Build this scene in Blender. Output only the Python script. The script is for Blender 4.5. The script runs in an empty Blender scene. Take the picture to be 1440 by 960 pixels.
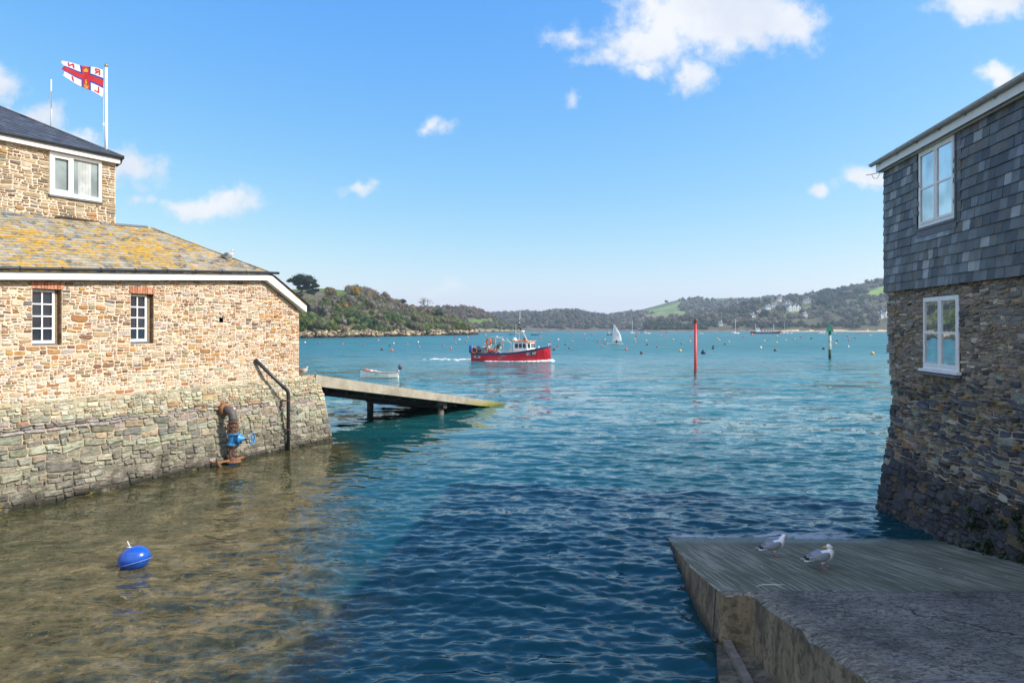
import bpy, bmesh, math, random
import numpy as np
from mathutils import Vector, Matrix, noise as mnoise

S = bpy.context.scene
COL = S.collection
R = math.radians

# ------------------------------------------------------------------ camera
EYE = 4.2                     # metres above the water
cam_d = bpy.data.cameras.new('camera')
cam = bpy.data.objects.new('camera', cam_d)
COL.objects.link(cam)
cam.location = (0, 0, EYE)
cam.rotation_euler = (R(90), 0, 0)
cam_d.sensor_width = 36
cam_d.lens = 24
cam_d.shift_y = -0.0125
cam_d.clip_start = 0.1
cam_d.clip_end = 60000
S.camera = cam

# ------------------------------------------------------------------ exposure, sun, sky
S.view_settings.view_transform = 'Standard'
S.view_settings.look = 'None'
S.view_settings.gamma = 1
S.view_settings.use_curve_mapping = False
S.view_settings.exposure = 0.9
SUN_AZ = 101.5                # degrees clockwise from +Y
SUN_EL = 38.0
SKY_STRENGTH = 0.15
SUN_STRENGTH = 3.3
sd = bpy.data.lights.new('sun', 'SUN')
sd.energy = SUN_STRENGTH
sd.angle = R(0.53)
sd.color = (1.0, 0.945, 0.86)
sun = bpy.data.objects.new('sun', sd)
COL.objects.link(sun)
_az, _el = R(SUN_AZ), R(SUN_EL)
to_sun = Vector((math.sin(_az)*math.cos(_el), math.cos(_az)*math.cos(_el), math.sin(_el)))
sun.rotation_euler = to_sun.to_track_quat('Z', 'Y').to_euler()

try:
    S.cycles.use_denoising = True
    S.cycles.adaptive_threshold = 0.004
    S.cycles.volume_bounces = 0
    S.cycles.max_bounces = 7
    S.cycles.diffuse_bounces = 3
    S.cycles.glossy_bounces = 3
    S.cycles.sample_clamp_indirect = 3
    S.cycles.caustics_reflective = False
    S.cycles.caustics_refractive = False
except Exception:
    pass


class NT:
    """tiny helper for node trees"""
    def __init__(self, tree):
        self.t = tree
        self.n = tree.nodes
        self.l = tree.links

    def new(self, kind, inputs=None, **props):
        nd = self.n.new(kind)
        for k, v in props.items():
            setattr(nd, k, v)
        for k, v in (inputs or {}).items():
            sock = nd.inputs[k]
            if isinstance(v, bpy.types.NodeSocket):
                self.l.new(v, sock)
            else:
                if hasattr(sock, 'default_value'):
                    try:
                        sock.default_value = v
                    except Exception:
                        sock.default_value = (*v, 1)
        return nd

    def math(self, op, a, b=None, c=None, clamp=False):
        nd = self.n.new('ShaderNodeMath')
        nd.operation = op
        nd.use_clamp = clamp
        for i, v in enumerate((a, b, c)):
            if v is None:
                continue
            if isinstance(v, bpy.types.NodeSocket):
                self.l.new(v, nd.inputs[i])
            else:
                nd.inputs[i].default_value = v
        return nd.outputs[0]

    def mix(self, fac, a, b, blend='MIX'):
        nd = self.n.new('ShaderNodeMix')
        nd.data_type = 'RGBA'
        nd.blend_type = blend
        for idx, v in ((0, fac), (6, a), (7, b)):
            if isinstance(v, bpy.types.NodeSocket):
                self.l.new(v, nd.inputs[idx])
            elif idx == 0:
                nd.inputs[0].default_value = v
            else:
                nd.inputs[idx].default_value = (*v, 1) if len(v) == 3 else v
        return nd.outputs[2]

    def ramp(self, fac, stops, interp='LINEAR'):
        nd = self.n.new('ShaderNodeValToRGB')
        nd.color_ramp.interpolation = interp
        els = nd.color_ramp.elements
        while len(els) < len(stops):
            els.new(0.5)
        for e, (p, c) in zip(els, stops):
            e.position = p
            e.color = (*c, 1) if hasattr(c, '__len__') else (c, c, c, 1)
        self.l.new(fac, nd.inputs[0])
        return nd.outputs[0]

    def smooth(self, x, a, b, lo=0.0, hi=1.0):
        nd = self.n.new('ShaderNodeMapRange')
        nd.interpolation_type = 'SMOOTHSTEP'
        self.l.new(x, nd.inputs[0])
        for i, v in ((1, a), (2, b), (3, lo), (4, hi)):
            if isinstance(v, bpy.types.NodeSocket):
                self.l.new(v, nd.inputs[i])
            else:
                nd.inputs[i].default_value = v
        return nd.outputs[0]

    def noise(self, vec, scale, detail=4, rough=0.55, dist=0.0):
        nd = self.n.new('ShaderNodeTexNoise')
        nd.inputs['Scale'].default_value = scale
        nd.inputs['Detail'].default_value = detail
        nd.inputs['Roughness'].default_value = rough
        nd.inputs['Distortion'].default_value = dist
        if vec is not None:
            self.l.new(vec, nd.inputs['Vector'])
        return nd

    def map(self, vec, scale=(1, 1, 1), rot=(0, 0, 0), loc=(0, 0, 0)):
        nd = self.n.new('ShaderNodeMapping')
        nd.inputs['Scale'].default_value = scale
        nd.inputs['Rotation'].default_value = rot
        nd.inputs['Location'].default_value = loc
        self.l.new(vec, nd.inputs['Vector'])
        return nd.outputs[0]


# ---- world: Nishita sky with a few fair-weather clouds at fixed directions
W = bpy.data.worlds.new('World')
S.world = W
W.use_nodes = True
w = NT(W.node_tree)
w.n.clear()
sky = w.new('ShaderNodeTexSky', sky_type='NISHITA', sun_disc=False)
sky.sun_elevation = R(SUN_EL)
sky.sun_rotation = R(SUN_AZ)
sky.altitude = 0
sky.air_density = 1.0
sky.dust_density = 0.6
sky.ozone_density = 2.6
# the sky's own colour graded per channel towards the clear azure of the photograph
_s = w.new('ShaderNodeSeparateColor', {0: sky.outputs[0]})
def _ch(sock, ref, out, g):
    return w.math('MULTIPLY', w.math('POWER', w.math('MAXIMUM', w.math('DIVIDE', sock, ref), 0.0001), g), out)
hs = w.new('ShaderNodeCombineColor', {0: _ch(_s.outputs[0], 3.14, 1.88, 1.40), 1: _ch(_s.outputs[1], 4.34, 2.86, 0.80), 2: _ch(_s.outputs[2], 4.9, 3.58, 0.10)})
tc = w.new('ShaderNodeTexCoord')
sep = w.new('ShaderNodeSeparateXYZ', {0: tc.outputs['Generated']})
dy = w.math('MAXIMUM', sep.outputs[1], 0.05)
px = w.math('DIVIDE', sep.outputs[0], dy)
pz = w.math('DIVIDE', sep.outputs[2], dy)
P2 = w.new('ShaderNodeCombineXYZ', {0: px, 1: pz, 2: 0.0}).outputs[0]
warp = w.noise(P2, 7.0, 5, 0.6)
warp2 = w.noise(P2, 26.0, 6, 0.62)
wv = w.new('ShaderNodeVectorMath', {0: warp.outputs['Color'], 1: (0.5, 0.5, 0.5)}, operation='SUBTRACT').outputs[0]
wv = w.new('ShaderNodeVectorMath', {0: wv, 'Scale': 0.10}, operation='SCALE').outputs[0]
PW = w.new('ShaderNodeVectorMath', {0: P2, 1: wv}, operation='ADD').outputs[0]
# each puff: tangent-of-azimuth, tangent-of-elevation, half widths, density
PUFFS = [(0.300, 0.462, 0.135, 0.070, 1.15), (0.215, 0.432, 0.085, 0.050, .95), (0.385, 0.460, 0.075, 0.050, 1.0),
         (0.265, 0.378, 0.032, 0.032, .7), (0.140, 0.405, 0.055, 0.020, .55), (0.085, 0.430, 0.04, 0.016, .5), (0.20, 0.395, 0.05, 0.02, .6),
         (0.690, 0.474, 0.085, 0.030, .95), (0.725, 0.366, 0.032, 0.016, .8),
         (0.525, 0.212, 0.060, 0.021, .9), (0.450, 0.203, 0.026, 0.016, .85),
         (-0.225, 0.198, 0.028, 0.012, .75), (-0.118, 0.296, 0.028, 0.014, .62), (0.085, 0.343, 0.014, 0.012, .5),
         (-0.430, 0.182, 0.070, 0.024, .95), (-0.475, 0.187, 0.045, 0.015, .8), (-0.535, 0.196, 0.014, 0.012, .5),
         (-0.575, 0.232, 0.066, 0.030, .8), (-0.65, 0.268, 0.06, 0.028, .8), (-0.725, 0.315, 0.07, 0.030, .85), (-0.80, 0.36, 0.08, 0.04, .95),
         (-0.56, 0.19, 0.02, 0.01, .5), (-0.10, 0.055, 0.05, 0.012, .3),
         (-1.1, 0.5, 0.16, 0.07, 1.0), (1.15, 0.42, 0.14, 0.05, 1.0), (-0.3, 0.95, 0.2, 0.08, .9), (0.75, 1.0, 0.25, 0.09, .9)]
dens = None
for cx, cz, rx, rz, k in PUFFS:
    q = w.map(PW, (1/rx, 1/rz, 0), (0, 0, 0), (-cx/rx, -cz/rz, 0))
    ln = w.new('ShaderNodeVectorMath', {0: q}, operation='LENGTH').outputs['Value']
    d = w.math('MULTIPLY', w.math('SUBTRACT', 1.25, ln), k)
    dens = d if dens is None else w.math('SMOOTH_MAX', dens, d, 0.12)
dens = w.math('ADD', dens, w.math('MULTIPLY', w.math('SUBTRACT', warp2.outputs['Fac'], 0.52), 1.7))
front = w.math('GREATER_THAN', sep.outputs[1], 0.06)
cl = w.math('MULTIPLY', w.smooth(dens, -0.02, 0.85), front)
cl = w.math('MULTIPLY', cl, 0.93)
shade = w.smooth(warp.outputs['Fac'], 0.3, 0.65)
cloud_col = w.mix(shade, (2.9, 3.05, 3.4), (3.6, 3.6, 3.65))
skyc = w.mix(cl, hs.outputs[0], cloud_col)
# bright broken cloud added out of view, behind and overhead, to fill the shade
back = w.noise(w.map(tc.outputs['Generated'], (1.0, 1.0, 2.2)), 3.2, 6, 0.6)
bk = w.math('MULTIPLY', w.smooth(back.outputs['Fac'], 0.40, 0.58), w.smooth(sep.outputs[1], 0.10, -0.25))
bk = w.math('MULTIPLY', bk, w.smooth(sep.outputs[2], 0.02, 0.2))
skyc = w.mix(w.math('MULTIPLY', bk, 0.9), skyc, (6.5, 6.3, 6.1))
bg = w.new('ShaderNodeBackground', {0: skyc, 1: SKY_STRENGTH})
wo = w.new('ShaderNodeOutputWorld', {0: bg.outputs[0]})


# ------------------------------------------------------------------ helpers
def srgb(r, g, b):
    f = lambda c: (c/255/12.92) if c/255 <= 0.04045 else ((c/255+0.055)/1.055)**2.4
    return (f(r), f(g), f(b))


def mul(c, k):
    return (c[0]*k, c[1]*k, c[2]*k)


def tag(o, label, cat, group=None, kind=None):
    if label: o['label'] = label
    if cat: o['category'] = cat
    if group: o['group'] = group
    if kind: o['kind'] = kind
    return o


def empty(name, loc=(0, 0, 0), rz=0.0):
    o = bpy.data.objects.new(name, None)
    COL.objects.link(o)
    o.location = loc
    o.rotation_euler = (0, 0, rz)
    o.empty_display_size = 0.2
    return o


def link_mesh(name, me, mats, parent=None, loc=None, rot=None):
    for m in (mats if isinstance(mats, (list, tuple)) else [mats]):
        me.materials.append(m)
    o = bpy.data.objects.new(name, me)
    COL.objects.link(o)
    if parent: o.parent = parent
    if loc is not None: o.location = loc
    if rot is not None: o.rotation_euler = rot
    return o


class MB:
    """collects shapes; build() links them as ONE mesh object"""
    def __init__(self):
        self.v, self.f, self.m, self.c = [], [], [], []

    def add(self, vs, fs, mat=0, col=None):
        n = len(self.v)
        self.v.extend([tuple(p) for p in vs])
        for f in fs:
            self.f.append(tuple(i+n for i in f))
            self.m.append(mat)
            self.c.append(col or (1, 1, 1))
        return self

    def obox(self, p, a, b, c, mat=0, col=None):
        p, a, b, c = Vector(p), Vector(a), Vector(b), Vector(c)
        vs = [p, p+a, p+a+b, p+b, p+c, p+a+c, p+a+b+c, p+b+c]
        fs = [(0, 3, 2, 1), (4, 5, 6, 7), (0, 1, 5, 4), (1, 2, 6, 5), (2, 3, 7, 6), (3, 0, 4, 7)]
        if a.cross(b).dot(c) < 0:
            fs = [tuple(reversed(f)) for f in fs]
        return self.add(vs, fs, mat, col)

    def box(self, x0, x1, y0, y1, z0, z1, mat=0, col=None):
        return self.obox((x0, y0, z0), (x1-x0, 0, 0), (0, y1-y0, 0), (0, 0, z1-z0), mat, col)

    def tube(self, pts, r, n=8, mat=0, col=None, caps=True):
        pts = [Vector(p) for p in pts]
        rs = r if isinstance(r, (list, tuple)) else [r]*len(pts)
        vs, fs = [], []
        up = Vector((0, 0, 1))
        prev = None
        for i, p in enumerate(pts):
            if i == 0: t = pts[1]-pts[0]
            elif i == len(pts)-1: t = pts[-1]-pts[-2]
            else: t = (pts[i+1]-p).normalized()+(p-pts[i-1]).normalized()
            t = t.normalized() if t.length > 1e-9 else Vector((0, 0, 1))
            if prev is None:
                a = t.cross(up)
                if a.length < 1e-3: a = t.cross(Vector((1, 0, 0)))
            else:
                a = prev - t*prev.dot(t)
            a = a.normalized()
            prev = a
            b = t.cross(a)
            for k in range(n):
                th = 2*math.pi*k/n
                vs.append(p+(a*math.cos(th)+b*math.sin(th))*rs[i])
        for i in range(len(pts)-1):
            for k in range(n):
                k2 = (k+1) % n
                fs.append((i*n+k, (i+1)*n+k, (i+1)*n+k2, i*n+k2))
        if caps:
            fs.append(tuple(range(n)))
            fs.append(tuple(reversed([(len(pts)-1)*n+k for k in range(n)])))
        fs = [tuple(reversed(f)) for f in fs]
        return self.add(vs, fs, mat, col)

    def ellip(self, c, rx, ry, rz, nu=16, nv=10, mat=0, col=None, M=None):
        c = Vector(c)
        vs, fs = [], []
        for j in range(nv+1):
            ph = math.pi*j/nv - math.pi/2
            for i in range(nu):
                th = 2*math.pi*i/nu
                p = Vector((rx*math.cos(ph)*math.cos(th), ry*math.cos(ph)*math.sin(th), rz*math.sin(ph)))
                if M is not None: p = M @ p
                vs.append(c+p)
        for j in range(nv):
            for i in range(nu):
                i2 = (i+1) % nu
                fs.append((j*nu+i, j*nu+i2, (j+1)*nu+i2, (j+1)*nu+i))
        return self.add(vs, fs, mat, col)

    def torus(self, c, R_, r, axis=(0, 0, 1), nu=20, nv=8, mat=0, col=None, colf=None):
        q = Vector((0, 0, 1)).rotation_difference(Vector(axis))
        c = Vector(c)
        vs, fs = [], []
        for i in range(nu):
            a = 2*math.pi*i/nu
            for j in range(nv):
                b = 2*math.pi*j/nv
                p = Vector(((R_+r*math.cos(b))*math.cos(a), (R_+r*math.cos(b))*math.sin(a), r*math.sin(b)))
                vs.append(c+q @ p)
        for i in range(nu):
            for j in range(nv):
                i2, j2 = (i+1) % nu, (j+1) % nv
                fs.append((i*nv+j, i2*nv+j, i2*nv+j2, i*nv+j2))
        return self.add(vs, fs, mat, col)

    def loft(self, rings, mat=0, col=None, closed=True, cap0=True, cap1=True, colf=None):
        n = len(rings[0])
        vs = [p for r in rings for p in r]
        m = n if closed else n-1
        base = len(self.v)
        self.v.extend([tuple(p) for p in vs])
        for i in range(len(rings)-1):
            for k in range(m):
                k2 = (k+1) % n
                self.f.append((base+i*n+k, base+i*n+k2, base+(i+1)*n+k2, base+(i+1)*n+k))
                self.m.append(mat)
                self.c.append(colf(i, k) if colf else (col or (1, 1, 1)))
        if cap0:
            self.f.append(tuple(base+k for k in reversed(range(n)))); self.m.append(mat)
            self.c.append(colf(0, 0) if colf else (col or (1, 1, 1)))
        if cap1:
            self.f.append(tuple(base+(len(rings)-1)*n+k for k in range(n))); self.m.append(mat)
            self.c.append(colf(len(rings)-2, 0) if colf else (col or (1, 1, 1)))
        return self

    def mesh(self, name, smooth=False):
        me = bpy.data.meshes.new(name)
        me.from_pydata(self.v, [], self.f)
        me.polygons.foreach_set('material_index', self.m)
        at = me.attributes.new('Col', 'FLOAT_COLOR', 'FACE')
        at.data.foreach_set('color', [x for c in self.c for x in (c[0], c[1], c[2], 1.0)])
        if smooth:
            me.polygons.foreach_set('use_smooth', [True]*len(self.f))
        me.update()
        return me

    def build(self, name, mats, parent=None, smooth=False, loc=None, rot=None):
        return link_mesh(name, self.mesh(name, smooth), mats, parent, loc, rot)


def big_mesh(name, verts, faces, cols=None, smooth=False, per_vertex=False):
    """numpy fast path: faces (n,k) int array"""
    me = bpy.data.meshes.new(name)
    nv, nf, k = len(verts), len(faces), faces.shape[1]
    me.vertices.add(nv)
    me.vertices.foreach_set('co', np.ascontiguousarray(verts, dtype=np.float32).ravel())
    me.loops.add(nf*k)
    me.loops.foreach_set('vertex_index', np.ascontiguousarray(faces, dtype=np.int32).ravel())
    me.polygons.add(nf)
    me.polygons.foreach_set('loop_start', np.arange(0, nf*k, k, dtype=np.int32))
    me.polygons.foreach_set('loop_total', np.full(nf, k, dtype=np.int32))
    if smooth:
        me.polygons.foreach_set('use_smooth', np.ones(nf, dtype=bool))
    if cols is not None:
        at = me.attributes.new('Col', 'FLOAT_COLOR', 'POINT' if per_vertex else 'FACE')
        c4 = np.ones((len(cols), 4), dtype=np.float32)
        c4[:, :3] = cols
        at.data.foreach_set('color', c4.ravel())
    me.update(calc_edges=True)
    me.validate()
    return me


# ------------------------------------------------------------------ materials
def principled(name):
    m = bpy.data.materials.new(name)
    m.use_nodes = True
    t = NT(m.node_tree)
    b = m.node_tree.nodes['Principled BSDF']
    return m, t, b


def plain(name, col, rough=0.6, metal=0.0, var=0.12, scale=6.0, bump=0.0, bscale=40.0, spec=0.5, attr=False, dirt=None, coat=0.0):
    """one colour (or the per-face Col) broken up by noise"""
    m, t, b = principled(name)
    tc = t.new('ShaderNodeTexCoord').outputs['Object']
    n1 = t.noise(tc, scale, 5, 0.6)
    f = t.smooth(n1.outputs['Fac'], 0.25, 0.75, 1-var, 1+var)
    if attr:
        base = t.new('ShaderNodeAttribute', attribute_name='Col').outputs['Color']
    else:
        base = t.new('ShaderNodeRGB').outputs[0]
        base.default_value = (*col, 1)
    sc = t.new('ShaderNodeVectorMath', {0: base, 'Scale': f}, operation='SCALE').outputs[0]
    if dirt:
        dcol, lo, hi, dsc = dirt
        n2 = t.noise(tc, dsc, 6, 0.65)
        sc = t.mix(t.smooth(n2.outputs['Fac'], lo, hi), sc, dcol)
    t.l.new(sc, b.inputs['Base Color'])
    b.inputs['Roughness'].default_value = rough
    b.inputs['Metallic'].default_value = metal
    b.inputs['Specular IOR Level'].default_value = spec
    b.inputs['Coat Weight'].default_value = coat
    if bump:
        n3 = t.noise(tc, bscale, 4, 0.6)
        bp = t.new('ShaderNodeBump', {'Strength': bump, 'Distance': 0.02, 'Height': n3.outputs['Fac']})
        t.l.new(bp.outputs[0], b.inputs['Normal'])
    return m


def stone_mat(name, var=0.3, scale=14, bump=0.5, rough=0.9, speck=None, band=None):
    """Col per stone, veined and pitted; band = tide-mark dirt below a height"""
    m, t, b = principled(name)
    geo = t.new('ShaderNodeNewGeometry').outputs['Position']
    a = t.new('ShaderNodeAttribute', attribute_name='Col').outputs['Color']
    st = t.map(geo, (1, 1, 2.6))
    n1 = t.noise(st, scale, 6, 0.65, 0.4)
    n2 = t.noise(geo, scale*5, 4, 0.6)
    f = t.math('MULTIPLY', t.smooth(n1.outputs['Fac'], 0.25, 0.75, 1-var, 1+var), t.smooth(n2.outputs['Fac'], 0.25, 0.75, 0.8, 1.2))
    c = t.new('ShaderNodeVectorMath', {0: a, 'Scale': f}, operation='SCALE').outputs[0]
    sepz = t.new('ShaderNodeSeparateXYZ', {0: geo}).outputs[2]
    if speck:
        scol, sscale, thr, zlo, zhi = speck
        n4 = t.noise(geo, sscale, 3, 0.7)
        k = t.smooth(n4.outputs['Fac'], thr, thr+0.05)
        n5 = t.noise(geo, 1.6, 3, 0.6)
        k = t.math('MULTIPLY', k, t.smooth(n5.outputs['Fac'], 0.42, 0.6))
        zz = t.math('MULTIPLY', t.smooth(sepz, zlo-0.15, zlo+0.15), t.smooth(sepz, zhi-0.2, zhi+0.3, 1.0, 0.0))
        c = t.mix(t.math('MULTIPLY', k, zz), c, scol)
    if band:
        for (bcol, z0, z1, amt, bs, lo, hi) in band:
            n6 = t.noise(t.map(geo, (1, 1, 1.6)), bs, 5, 0.65)
            k = t.smooth(n6.outputs['Fac'], lo, hi)
            zz = t.smooth(sepz, z0, z1, 1.0, 0.0)
            c = t.mix(t.math('MULTIPLY', t.math('MULTIPLY', k, zz), amt), c, bcol)
    t.l.new(c, b.inputs['Base Color'])
    b.inputs['Roughness'].default_value = rough
    b.inputs['Specular IOR Level'].default_value = 0.25
    h = t.math('ADD', n1.outputs['Fac'], t.math('MULTIPLY', n2.outputs['Fac'], 0.5))
    bp = t.new('ShaderNodeBump', {'Strength': bump, 'Distance': 0.03, 'Height': h})
    t.l.new(bp.outputs[0], b.inputs['Normal'])
    return m


M = {}
M['white_paint'] = plain('white_paint', (0.78, 0.78, 0.76), 0.45, var=0.05, scale=3, dirt=((0.45, 0.43, 0.38), 0.66, 0.82, 4))
M['white_gloss'] = plain('white_gloss', (0.8, 0.8, 0.79), 0.25, var=0.03, scale=2)
M['black_plastic'] = plain('black_plastic', (0.022, 0.023, 0.026), 0.4, var=0.25, scale=8)
M['grey_plastic'] = plain('grey_plastic', (0.46, 0.45, 0.44), 0.5, var=0.15, scale=5)
M['old_cream'] = plain('old_cream_paint', (0.55, 0.53, 0.48), 0.55, var=0.12, scale=5, dirt=((0.3, 0.26, 0.2), 0.62, 0.8, 6))
M['lead'] = plain('lead_flashing', (0.09, 0.10, 0.12), 0.5, var=0.2)
M['dark_void'] = plain('dark_hollow', (0.012, 0.011, 0.01), 0.9)
M['foam'] = plain('foam', (0.8, 0.84, 0.86), 0.7, var=0.1, scale=9, bump=0.6, bscale=12)


def glass_mat(name, tint, rough=0.02, trans=0.0):
    m, t, b = principled(name)
    tc = t.new('ShaderNodeTexCoord').outputs['Object']
    n1 = t.noise(tc, 1.3, 2)
    c = t.mix(t.smooth(n1.outputs['Fac'], 0.35, 0.65), mul(tint, 0.75), mul(tint, 1.25))
    t.l.new(c, b.inputs['Base Color'])
    b.inputs['Roughness'].default_value = rough
    b.inputs['IOR'].default_value = 1.52
    b.inputs['Specular IOR Level'].default_value = 0.4
    n2 = t.noise(tc, 2.1, 1)
    bp = t.new('ShaderNodeBump', {'Strength': 0.04, 'Distance': 0.05, 'Height': n2.outputs['Fac']})
    t.l.new(bp.outputs[0], b.inputs['Normal'])
    return m


M['glass_dark'] = glass_mat('window_glass_dark', (0.014, 0.030, 0.046))
M['glass_blue'] = glass_mat('window_glass_mirror', (0.62, 0.66, 0.68), 0.015)
M['glass_blue'].node_tree.nodes['Principled BSDF'].inputs['Metallic'].default_value = 0.8
M['glass_blue'].node_tree.nodes['Principled BSDF'].inputs['Specular IOR Level'].default_value = 1.0
M['glass_blue'].node_tree.nodes['Principled BSDF'].inputs['IOR'].default_value = 2.8
M['glass_light'] = glass_mat('window_glass_pale', (0.22, 0.27, 0.28))


# ------------------------------------------------------------------ placing
def ray(u, v, Y):
    """the point Y metres out that the photograph shows at column u, row v (1440 x 960)"""
    return Vector(((u-720)/960*Y, Y, EYE-(v-462)/960*Y))


def on_water(u, v, z=0.0):
    Y = (EYE-z)*960/(v-462)
    return Vector(((u-720)/960*Y, Y, z))


rng = random.Random(7)


def chain_loc(o):
    p = Vector((0, 0, 0))
    while o is not None:
        p = p + o.location
        o = o.parent
    return p


def bw(mb, name, mats, parent=None, smooth=False):
    """build with world coordinates under a parent chain that only translates"""
    o = mb.build(name, mats, parent, smooth)
    if parent is not None:
        o.location = -chain_loc(parent)
    return o


# ================================================================== WATER
QD = Vector((0.42, 0.907, 0)).normalized()       # along the boathouse quay, away from the camera
QB = Vector((-QD.y, QD.x, 0))                    # into the boathouse
Q0 = Vector((-11.95, 15.65, 0))
SLIP_Y = 13.67                                    # where the concrete slip meets the water


def water_mat():
    m, t, b = principled('sea_water')
    pos = t.new('ShaderNodeNewGeometry').outputs['Position']
    nrm = t.new('ShaderNodeNewGeometry').outputs['Normal']
    sp = t.new('ShaderNodeSeparateXYZ', {0: pos})
    X, Y = sp.outputs[0], sp.outputs[1]
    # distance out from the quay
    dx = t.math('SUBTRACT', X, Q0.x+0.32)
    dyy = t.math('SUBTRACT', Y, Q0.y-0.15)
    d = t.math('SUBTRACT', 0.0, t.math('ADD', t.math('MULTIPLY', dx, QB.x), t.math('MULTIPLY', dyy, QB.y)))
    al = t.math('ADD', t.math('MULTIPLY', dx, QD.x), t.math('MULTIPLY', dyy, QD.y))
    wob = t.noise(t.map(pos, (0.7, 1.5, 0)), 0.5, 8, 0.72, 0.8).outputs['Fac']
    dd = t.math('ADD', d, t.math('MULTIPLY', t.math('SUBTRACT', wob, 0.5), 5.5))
    shallow_reflect = t.smooth(t.math('ADD', dd, t.math('MULTIPLY', t.math('MAXIMUM', al, -8.0), 0.75)), 8.7, 10.6, 1.0, 0.0)  # shallow bed colour, spread outward to paint in the wall's brown reflection
    shallow_reflect = t.math('MULTIPLY', shallow_reflect, t.smooth(al, 10.0, 13.0, 1.0, 0.0))
    # deep colour, patchy
    big = t.noise(t.map(pos, (0.35, 1, 0)), 0.035, 4, 0.6).outputs['Fac']
    mid = t.noise(t.map(pos, (0.3, 1, 0)), 0.5, 5, 0.6).outputs['Fac']
    near = t.smooth(Y, 10.0, 50.0)
    deep = t.mix(near, (0.006, 0.050, 0.062), (0.018, 0.150, 0.155))
    deep2 = t.mix(near, (0.003, 0.030, 0.040), (0.013, 0.118, 0.124))
    c = t.mix(t.smooth(big, 0.35, 0.65), deep, deep2)
    c = t.mix(t.math('MULTIPLY', t.smooth(mid, 0.40, 0.62), 0.35), c, (0.004, 0.05, 0.075))
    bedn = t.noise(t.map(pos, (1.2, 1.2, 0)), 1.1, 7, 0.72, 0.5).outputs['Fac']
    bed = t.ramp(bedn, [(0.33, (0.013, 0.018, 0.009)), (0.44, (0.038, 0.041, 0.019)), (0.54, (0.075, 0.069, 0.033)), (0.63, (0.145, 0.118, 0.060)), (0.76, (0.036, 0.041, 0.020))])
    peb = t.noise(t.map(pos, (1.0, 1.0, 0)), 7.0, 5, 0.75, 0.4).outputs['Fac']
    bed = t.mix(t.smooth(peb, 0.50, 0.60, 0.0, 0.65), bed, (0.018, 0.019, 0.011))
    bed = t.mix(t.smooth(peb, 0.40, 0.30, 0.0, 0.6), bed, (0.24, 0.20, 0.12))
    c = t.mix(shallow_reflect, c, bed)
    # foam lapping at the foot of the slip and against the stones
    fn = t.noise(t.map(pos, (0.8, 2.6, 0)), 2.2, 6, 0.7, 0.3).outputs['Fac']
    fy = t.math('ABSOLUTE', t.math('SUBTRACT', Y, t.math('ADD', SLIP_Y+0.18, t.math('MULTIPLY', t.math('SUBTRACT', wob, 0.5), 0.5))))
    fband = t.math('MULTIPLY', t.smooth(fy, 0.10, 0.55, 1.0, 0.0), t.math('MULTIPLY', t.smooth(X, 2.7, 3.4), t.smooth(X, 6.6, 7.8, 1.0, 0.0)))
    foam = t.smooth(t.math('ADD', fn, t.math('MULTIPLY', fband, 0.27)), 0.67, 0.80)
    foam = t.math('MULTIPLY', foam, fband)
    c = t.mix(t.math('MULTIPLY', foam, 0.6), c, (0.62, 0.68, 0.72))
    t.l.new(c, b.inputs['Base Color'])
    b.inputs['Roughness'].default_value = 0.035
    open_sea = t.smooth(Y, 28.0, 150.0, 0.03, 0.36)
    t.l.new(t.math('MAXIMUM', open_sea, t.smooth(foam, 0, 1, 0.0, 0.7)), b.inputs['Roughness'])
    b.inputs['IOR'].default_value = 1.333
    b.inputs['Specular IOR Level'].default_value = 0.5
    # ripples finer than the mesh
    calm = t.math('ADD', 0.22, t.math('MULTIPLY', t.smooth(d, 2.0, 11.0), 0.78))
    calm = t.math('MAXIMUM', calm, t.smooth(al, 12.0, 24.0))
    gust = t.smooth(t.noise(t.map(pos, (0.3, 1, 0)), 0.06, 3, 0.55).outputs['Fac'], 0.3, 0.7, 0.6, 1.25)

    def slope(scale, k, det, sy=1.0, sx=0.5):
        nz = t.noise(t.map(pos, (sx, sy, 0), (0, 0, R(-9))), scale, det, 0.6, 0.25)
        v = t.new('ShaderNodeVectorMath', {0: nz.outputs['Color'], 1: (0.5, 0.5, 0.5)}, operation='SUBTRACT').outputs[0]
        return t.new('ShaderNodeVectorMath', {0: v, 1: (k*0.7, k, 0)}, operation='MULTIPLY').outputs[0]
    far = t.smooth(Y, 16.0, 45.0, 0.25, 1.0)
    s1 = t.new('ShaderNodeVectorMath', {0: slope(0.55, 1.25, 5, 1.0, 0.36), 'Scale': far}, operation='SCALE').outputs[0]
    fine_k = t.smooth(Y, 12.0, 26.0, 0.75, 1.0)
    s2 = t.new('ShaderNodeVectorMath', {0: slope(2.6, 1.0, 5, 1.0, 0.4), 'Scale': fine_k}, operation='SCALE').outputs[0]
    s3 = t.new('ShaderNodeVectorMath', {0: slope(9.0, 0.42, 4, 1.0, 0.5), 'Scale': fine_k}, operation='SCALE').outputs[0]
    sm = t.new('ShaderNodeVectorMath', {0: s1, 1: s2}, operation='ADD').outputs[0]
    sm = t.new('ShaderNodeVectorMath', {0: sm, 1: s3}, operation='ADD').outputs[0]
    sm = t.new('ShaderNodeVectorMath', {0: sm, 'Scale': t.math('MULTIPLY', calm, gust)}, operation='SCALE').outputs[0]
    nn = t.new('ShaderNodeVectorMath', {0: nrm, 1: sm}, operation='ADD').outputs[0]
    nn = t.new('ShaderNodeVectorMath', {0: nn}, operation='NORMALIZE').outputs[0]
    t.l.new(nn, b.inputs['Normal'])
    return m


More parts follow.
